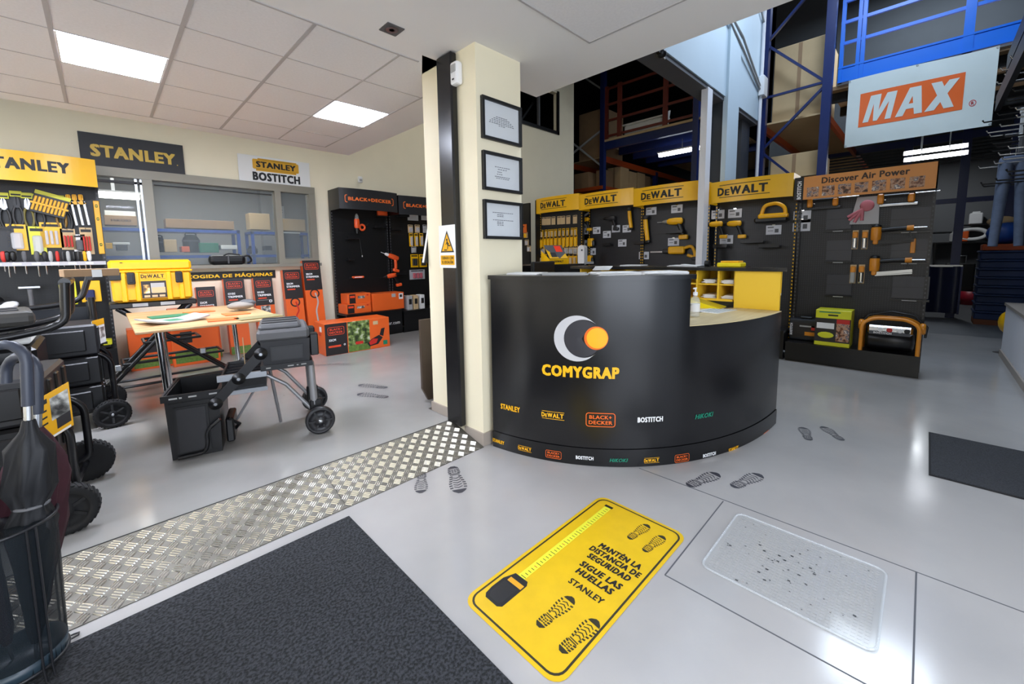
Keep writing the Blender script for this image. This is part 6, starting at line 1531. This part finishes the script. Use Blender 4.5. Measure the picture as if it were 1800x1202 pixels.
# MAX banner
P00, P10, P11, P01 = [onx(u, v, RWX-.03) for u, v in ((1485, 259), (1743, 222), (1757, 81), (1492, 142))]
t = thing('banner', 'white cloth banner with orange block lettering hung under the blue railing', 'banner', (RWX-.03, 0, 0))
zb0, zt0 = (P00.z+P10.z)/2, (P01.z+P11.z)/2; yl0, yr0 = (P00.y+P01.y)/2, (P10.y+P11.y)/2
def bn(u, v, o=0):   # 0..1 across the cloth, with soft folds
    return (-.012-.010*math.sin(u*9+v*2)-.008*math.sin(v*7+u*3)-o, yl0+(yr0-yl0)*u, zb0+(zt0-zb0)*v+.012*math.sin(u*6)*(v if v > .5 else 0))
m = MB(); N, Mv = 40, 16; vs = [bn(i/N, j/Mv) for j in range(Mv+1) for i in range(N+1)]
m.add(vs, [(j*(N+1)+i, j*(N+1)+i+1, (j+1)*(N+1)+i+1, (j+1)*(N+1)+i) for j in range(Mv) for i in range(N)], BANNER, None, True)
vs = [bn(.10+.715*i/30, .27+.49*j/10, .004) for j in range(11) for i in range(31)]
BO = mat('banner_orange', 'F4691A', .5)
m.add(vs, [(j*31+i, j*31+i+1, (j+1)*31+i+1, (j+1)*31+i) for j in range(10) for i in range(30)], BO, None, True)
def bt(pts): m.add([bn(.10+.715*x, .27+.49*y, .009) for x, y in pts], [list(range(len(pts)))], BANNER)
def quadstrip(a, b, c, d, n=6):     # a-b lower edge to d-c upper edge, cut in bands so that it follows the folds
    for i in range(n):
        f0, f1 = i/n, (i+1)/n; L = lambda p, q, f: (p[0]+(q[0]-p[0])*f, p[1]+(q[1]-p[1])*f)
        bt([L(a, d, f0), L(b, c, f0), L(b, c, f1), L(a, d, f1)])
# M, A, X in slanted block capitals
quadstrip((.045, .12), (.105, .12), (.175, .88), (.115, .88)); quadstrip((.155, .12), (.195, .12), (.225, .88), (.150, .88)); quadstrip((.155, .12), (.195, .12), (.365, .88), (.285, .88)); quadstrip((.275, .12), (.335, .12), (.385, .88), (.325, .88))
quadstrip((.38, .12), (.455, .12), (.575, .88), (.505, .88)); quadstrip((.565, .12), (.64, .12), (.615, .88), (.525, .88)); quadstrip((.455, .30), (.58, .30), (.58, .44), (.49, .44), 2)
quadstrip((.66, .12), (.75, .12), (.955, .88), (.865, .88)); quadstrip((.835, .12), (.925, .12), (.80, .88), (.705, .88))
rc = [(.875+.022*math.cos(2*PI*i/20), .33+.042*math.sin(2*PI*i/20)) for i in range(20)]; ri = [(.875+.018*math.cos(2*PI*i/20), .33+.034*math.sin(2*PI*i/20)) for i in range(20)]
MR = mat('mark_red', 'D8323A', .5)
m.add([bn(a, b, .004) for a, b in rc]+[bn(a, b, .004) for a, b in ri], [(i, (i+1) % 20, 20+(i+1) % 20, 20+i) for i in range(20)], MR)
m.text('R', MR, None, w=.03, h=.042, bold=.02, fn=lambda x, y, z: bn(.875+x*.6, .33+y*1.0, .005))
m.build('cloth', t)
m = MB()
for u, v in ((.01, .98), (.5, .985), (.99, .98), (.01, .02), (.99, .02)):
    b = bn(u, v); m.tube([(b[0]-.004, b[1]+.012*math.cos(2*PI*i/10), b[2]+.012*math.sin(2*PI*i/10)) for i in range(10)], .003, STEEL, 5, True)
m.build('eyelet', t)

# glazed partition with tarpaulin and passage to the workshop
GXP = 13.0
m = MB()
for u in (1590, 1690, 1776):
    y = onx(u, 350, GXP).y; m.bx(GXP-.05, GXP+.05, y-.07, y+.07, 0, 4.1, NAVY)
m.bx(GXP-.04, GXP+.04, -1.2, 2.0, onx(1680, 352, GXP).z-.06, onx(1680, 352, GXP).z+.04, NAVY); m.bx(GXP-.04, GXP+.04, -1.2, 2.0, 3.75, 3.9, NAVY)
m.bx(GXP, GXP+.1, 1.9, 3.2, 0, 8.5, MIDW); m.bx(GXP, GXP+.1, -1.2, 2.0, 3.9, 8.5, MIDW)
for i in range(9): m.bx(GXP-.03, GXP, -1.2, 2.0, 3.3+i*.07, 3.34+i*.07, MIDW)
struct('wall_partition', m)
yt0, yt1 = onx(1648, 500, GXP-.1).y, onx(1689, 500, GXP-.1).y; ztp = onx(1660, 468, GXP-.1).z
t = thing('tarpaulin', 'dark navy tarpaulin hanging across the lower half of the partition', 'tarpaulin', (GXP-.1, 0, 0))
m = MB(); vs = [(-.03*math.sin(i*.9), 1.0+(yt1-1.0)*i/24, .10+(ztp-.1)*j/6) for j in range(7) for i in range(25)]
m.add(vs, [(j*25+i, j*25+i+1, (j+1)*25+i+1, (j+1)*25+i) for j in range(6) for i in range(24)], TARP, None, True)
vs2 = [(x+.012, y, z) for x, y, z in vs]; m.add(vs2, [(j*25+i, (j+1)*25+i, (j+1)*25+i+1, j*25+i+1) for j in range(6) for i in range(24)], TARP, None, True); m.build('cloth', t)
m = MB(); m.bx(-.02, .03, yt1, 1.0, ztp-.01, ztp+.03, STEEL); m.bx(-.02, .02, yt1-.01, yt1+.02, .09, ztp, NAVY); m.build('top_bar', t)
for k, (x, v, l) in enumerate(((11.3, 262, 'upper of the two bright fluorescent tubes under the banner'), (11.0, 274, 'lower of the two bright fluorescent tubes under the banner'))):
    a = onx(1592, v+7, x); b = onx(1698, v-5, x); zc = (a.z+b.z)/2
    t = thing('tube_lamp', l, 'tube lamp', (x, (a.y+b.y)/2, zc), 0, 'fluorescent tubes'); L = abs(a.y-b.y)/2
    m = MB(); m.bx(-.022, .022, -L, L, -.03, .03, TUBE, .01); m.build('tube', t); m = MB(); m.bx(.023, .05, -L-.03, L+.03, -.03, .05, WHITE); m.bx(.03, .04, -L+.2, -L+.215, .05, 4.279-zc, STEEL); m.bx(.03, .04, L-.215, L-.2, .05, 4.279-zc, STEEL); m.build('fitting', t)
# workshop bits beyond the partition
m = MB(); m.bx(17.2, 17.3, -1.2, 2, 0, 4, mat('workshop_wall', '6A6C6E', .7)); m.bx(17.18, 17.2, -1.2, 2, 1.95, 1.98, DARKW); struct('wall_workshop', m)
area('workshop_lamp', (15.2, 0, 3.9), (0, 0, 0), 1.2, .4, 25, (.9, .95, 1))
wsh = onx(1700, 425, 17.0)
m = MB(); m.bx(16.8, 17.19, onx(1765, 420, 17).y, onx(1640, 420, 17).y, wsh.z-.04, wsh.z, BLACKM)
for y in (onx(1760, 420, 17).y, onx(1690, 420, 17).y, onx(1645, 420, 17).y): m.bx(16.82, 16.86, y-.02, y+.02, .001, wsh.z-.04, BLACKM)
single('workshop_shelf', m, 'thin dark shelf along the far workshop wall', 'shelf')
p = onx(1709, 408, 16.95); t = thing('white_ring', 'thick pale ring standing on the workshop shelf', 'ring', (16.95, p.y, wsh.z+.2)); m = MB(); m.tube([(0, .27*math.cos(2*PI*i/24), .14*math.sin(2*PI*i/24)+.0) for i in range(24)], .055, PAPER, 10, True); m.build('ring', t)
for i, (u, w_, h_, c, l) in enumerate(((1693, .2, .3, ORG, 'orange container'), (1678, .2, .25, PAPERG, 'grey tool'), (1712, .25, .3, WHITE, 'white tub'))):
    p = onx(u, 415, 17.0); zz = wsh.z+.001 if i < 2 else wsh.z+.47
    m = MB(); m.box((0, 0, h_/2), (.2, w_, h_), c, .02); m.box((0, 0, h_+.02), (.12, w_*.6, .04), c, .01)
    if i == 2: m.bx(-.12, .12, -.3, .3, -.04, 0, BLACKM); m.bx(.1, .14, -.3, -.26, -.47, 0, BLACKM)
    single('workshop_tub', m, l+' on the far workshop shelf', 'container', (17.0, p.y, zz))
p = onx(1710, 515, 16.8); m = MB(); m.lathe([(.0001, 0), (.2, 0), (.24, .36), (.22, .36), (.18, .02), (.0001, .02)], mat('bucket_crimson', 'A01F33', .4), 20); m.tube([(0, .24, .3), (0, .1, .45), (0, -.1, .45), (0, -.24, .3)], .01, WHITE, 6); single('red_bucket', m, 'crimson bucket on the workshop floor', 'bucket', (16.4, onx(1707, 515, 16.4).y, .0))
m = MB(); m.lathe([(.0001, 0), (.12, 0), (.15, .28), (.0001, .28)], PAPERG, 16); single('grey_bucket', m, 'small pale bucket beside the crimson one', 'bucket', (16.4, onx(1733, 515, 16.4).y, .0))
m = MB(); m.box((0, 0, .55), (.3, .55, 1.1), BLACK, .02); m.tube([(0, .15, 1.1), (0, .15, 1.3), (0, -.1, 1.3), (0, -.1, 1.1)], .015, STEEL, 6); single('trash_bin', m, 'dark bin with handle in the workshop behind the tarpaulin edge', 'bin', (16.45, onx(1686, 480, 16.45).y, .0))
bx_ = 12.4; by_ = onx(1762, 450, bx_).y
z0 = onx(1762, 525, bx_).z; 
m = MB(); m.bx(-.3, .3, -.3, .3, 0, .10, mat('pallet_rust', '7A4426', .6)); single('crate_base', m, 'rust-coloured base under the blue crates', 'pallet', (bx_, by_, .001))
ztop = onx(1762, 440, bx_).z; n = 8; hc = (ztop-.101)/n
for k in range(n):
    m = MB(); CB = mat('crate_blue', '14305F', .4); m.bx(-.3, .3, -.3, .3, 0.001, hc*.75, CB, .01); m.bx(-.32, .32, -.32, .32, hc*.75, hc*.97, CB, .01)
    single('blue_crate', m, ORD[k]+' blue crate from the bottom of the stack in the passage', 'crate', (bx_, by_, .101+k*hc), 0, 'blue crates')
m = MB(); m.bx(-.28, .28, -.28, .28, 0, .12, RUST, .01); m.ball((0, 0, .33), (.25, .25, .22), BLUE); m.ball((.05, .05, .56), (.18, .2, .1), CARDL); single('filled_sack', m, 'blue sack with rust tray on top of the blue crates', 'sack', (bx_, by_, ztop+.001))
# gloves and trousers rack above the low wall
t = thing('hook_display', 'black hook display above the low white wall at the right edge', 'display', (0, 0, 0))
m = MB(); m.bx(4.2, 8.7, -1.15, -1.02, .74, 4.6, BLACKM); m.build('back_panel', t)
for x in (8.66, 7.4, 6.1): m = MB(); m.bx(x-.03, x+.03, -1.02, -.96, .74, 4.6, INK); m.build('upright', t)
for zi, zz in enumerate((2.3, 2.55, 2.75, 2.95, 3.15, 3.62)):
    for xi, x in enumerate((8.6, 8.3, 8.0, 7.6, 7.2)):
        m = MB(); ye = -.47+.06*math.sin(zi*2+xi*1.7)-.03*xi; m.tube([(x, -1.03, zz), (x, ye, zz+.01), (x, ye+.015, zz+.04)], .010, CHROME if zi % 2 else BLACKM, 6); m.build('hook', t)
for z0_, z1_, y_ in ((3.30, 3.50, -.50), (3.78, 4.0, -.56)):
    m = MB(); m.bx(3.4, 8.7, y_-.05, y_, z0_, z1_, INK)
    for x in (8.65, 7.0, 5.4): m.bx(x-.03, x+.03, -1.03, y_-.04, z0_+.05, z0_+.12, INK)
    m.build('header_beam', t)
for k, (x, z, c, w_, h_, l) in enumerate(((7.9, 3.62, PAPERG, .16, .42, 'grey glove pack on the uppermost hooks at the right edge'), (7.3, 3.72, WHITE, .14, .30, 'white rolled pack on the upper hooks at the right edge'), (8.2, 3.2, PAPER, .14, .34, 'white card pack below the banner corner'), (7.6, 3.1, DKGREY, .18, .36, 'dark glove bundle on the middle hooks at the right edge'), (8.0, 2.86, GREYP, .16, .26, 'grey glove bundle on the lower hooks at the right edge'), (7.2, 2.86, DKGREY, .2, .4, 'dark glove bundle nearest the camera on the lower hooks'))):
    t = thing('glove_pack', l, 'gloves', (x, -.76, z)); m = MB(); m.box((0, 0, -h_/2), (.06, w_, h_), c, .025, None, 2); m.build('glove', t)
    m = MB(); m.box((0, .03, -h_*.15), (.064, w_*.7, h_*.2), PAPER, .01); m.tube([(0, -.26, -.01), (0, .1, -.01)], .008, CHROME, 6); m.build('header_card', t)
def trousers(x, y, z, L, l):
    t = thing('hanging_trousers', l, 'trousers', (x, y, z))
    for s in (-1, 1):
        m = MB(); m.tube([(0, s*.07, 0), (.01, s*.085, -L*.4), (.02, s*.10, -L*.75), (0, s*.11, -L)], .1, DENIM, 12, rad=[.07, .06, .05, .045]); m.build('leg', t)
    m = MB(); m.box((0, 0, .03), (.12, .27, .12), DENIM, .04, None, 2); m.tube([(0, 0, .08), (0, 0, .22), (0, -.3, .24)], .008, CHROME, 6); m.build('waistband', t)
trousers(8.35, -.70, 2.55, 1.05, 'pale blue denim trousers hanging at the right edge')
t = thing('yellow_bag', 'yellow object low behind the far end of the white wall', 'bag', (8.95, -.86, .001)); m = MB(); m.ball((0, 0, .44), (.14, .1, .16), YELH); m.build('bag', t); m = MB(); m.tube([(0, 0, 0), (0, 0, .5)], .02, INK, 8); m.lathe([(.12, 0), (.02, .02)], INK, 14); m.build('stand', t)

# racks behind the yellow bays
t = thing('mezzanine_rack', 'navy and rust mezzanine rack in the dark warehouse behind the yellow bays', 'rack', (0, 0, 0))
AX = 11.0
pU = [onx(1060, 250, AX).y, onx(1223, 250, AX).y]
zd = onx(1064, 246, AX).z
for y in pU: m = MB(); post(m, AX, y, .001, 8.2, NAVY, .14); m.build('upright', t)
m = MB(); post(m, 14.4, pU[0], .001, zd-.5, NAVY, .14); m.build('upright', t)
m = MB(); m.bx(AX-.03, 19, pU[1]-.4, pU[0], zd-.06, zd, CARDL); 
for i in range(5): m.bx(AX+.0+i*.9, AX+.12+i*.9, pU[1]-.4, pU[0], zd-.28, zd-.06, NAVY); m.bx(AX+.3+i*.9, AX+.42+i*.9, pU[1]-.4, pU[0], zd-.10, zd-.06, CARDL)
m.build('deck', t)
m = MB(); m.bx(AX, 19, pU[0]-.05, pU[0]+.02, zd-.62, zd-.45, RUST); m.build('beam', t)
m = MB(); m.bx(AX-.4, 19, pU[0]+1.2, pU[0]+1.27, zd-.62, zd-.45, RUST); m.build('beam', t)
for zz in (.06, .5, .95, 1.4):
    m = MB(); m.bx(AX-.02, AX+.03, pU[1], pU[0]-.05, zd+zz, zd+zz+.06, RUSTD); m.build('rail', t)
for f_ in (.02, .18, .68, .97): m = MB(); y = pU[0]-.05+(pU[1]-pU[0])*f_; m.bx(AX-.03, AX+.04, y-.06, y+.06, zd, zd+1.5, RUSTD); m.build('rail_post', t)
m = MB()
for k in range(6): z = .8+k*1.1; m.bar((AX, pU[0], z), (AX-.1, pU[0]+1.2, z+(1.0 if k % 2 else -.6)), .05, .05, PAPERG)
m.bx(AX-.07, AX+.07, pU[0]+1.15, pU[0]+1.29, .001, 8, RUSTD); m.build('brace', t)
zl = onx(1064, 326, AX).z
m = MB(); m.bx(AX-.1, 19, pU[0]-.05, pU[0]+1.3, zl-.10, zl, RUST); m.build('lower_shelf', t)
for i, (u, v0, v1, x, w_, c, l) in enumerate(((1030, 306, 325, 11.25, .55, CARD, 'brown carton left of the navy upright'), (1047, 309, 328, 12.0, .3, CARD, 'brown carton just left of the navy post'), (1068, 300, 330, 11.5, .3, CARD, 'dark brown carton right of the navy post'), (1087, 296, 331, 12.3, .5, CARDL, 'tall pale carton in the middle of the shelf'), (1109, 303, 331, 12.9, .42, CARDL, 'pale carton right of the tall one'), (1119, 306, 333, 13.5, .4, CARDL, 'second pale carton right of the tall one'), (1128, 311, 335, 14.1, .4, CARD, 'third carton right of the tall one'), (1136, 316, 336, 14.9, .5, CARDL, 'rightmost pale carton on the shelf'))):
    p0 = onx(u, v1, x); p1 = onx(u, v0, x); h_ = min(1.0, max(.2, p1.z-zl))
    m = MB(); m.box((0, 0, h_/2), (.5, w_, h_), c, .008); m.box((-.252, 0, h_/2), (.004, .05, h_-.02), CARD)
    single('stored_carton', m, l+' above the yellow bays', 'carton', (x, min(max(p0.y, pU[0]+.25), pU[0]+1.0), zl+.001))
m = MB(); m.bx(11.3, 12.4, pU[0]+.15, pU[0]+1.1, 0, 1.5, CARD, .01); single('stored_carton', m, 'huge brown carton high on the left of the mezzanine rack', 'carton', (0, 0, zd-.44))
m = MB(); m.bx(11.1, 12.6, pU[0]+.0, pU[0]+1.2, zd-.46, zd-.445, CARDL); single('rack_board', m, 'board under the huge brown carton', 'board')
p = onx(1127, 215, AX+.1); t = thing('white_basin', 'long white basin on the edge of the mezzanine deck', 'basin', (AX+.35, p.y, zd+.001)); m = MB(); m.box((0, 0, .16), (.4, 1.15, .30), WHITE, .04); m.box((0, 0, .33), (.46, 1.25, .04), WHITE, .015); m.build('basin', t); m = MB(); m.tube([(-.15, -.6, .3), (-.15, -.75, .4), (-.15, -.7, .1), (-.15, -.6, .1)], .05, PAPER, 8); m.build('hose', t)
for k, (u0, u1) in enumerate(((1158, 1222),)):
    a = onx(u0, 273, 11.6); b = onx(1244, 258, 11.6)
    t = thing('tube_lamp', 'bright fluorescent tube under the dark mezzanine deck', 'tube lamp', (11.6, (a.y+b.y)/2, (a.z+b.z)/2)); L = abs(a.y-b.y)/2
    m = MB(); m.bx(-.03, .03, -L, L, -.05, .05, TUBE, .02); m.build('tube', t); m = MB(); m.bx(-.05, .05, -L-.03, L+.03, .052, .09, WHITE); m.bx(-.01, .01, -.01, .01, .09, max(.12, zd-.28-(a.z+b.z)/2), STEEL); m.build('fitting', t)
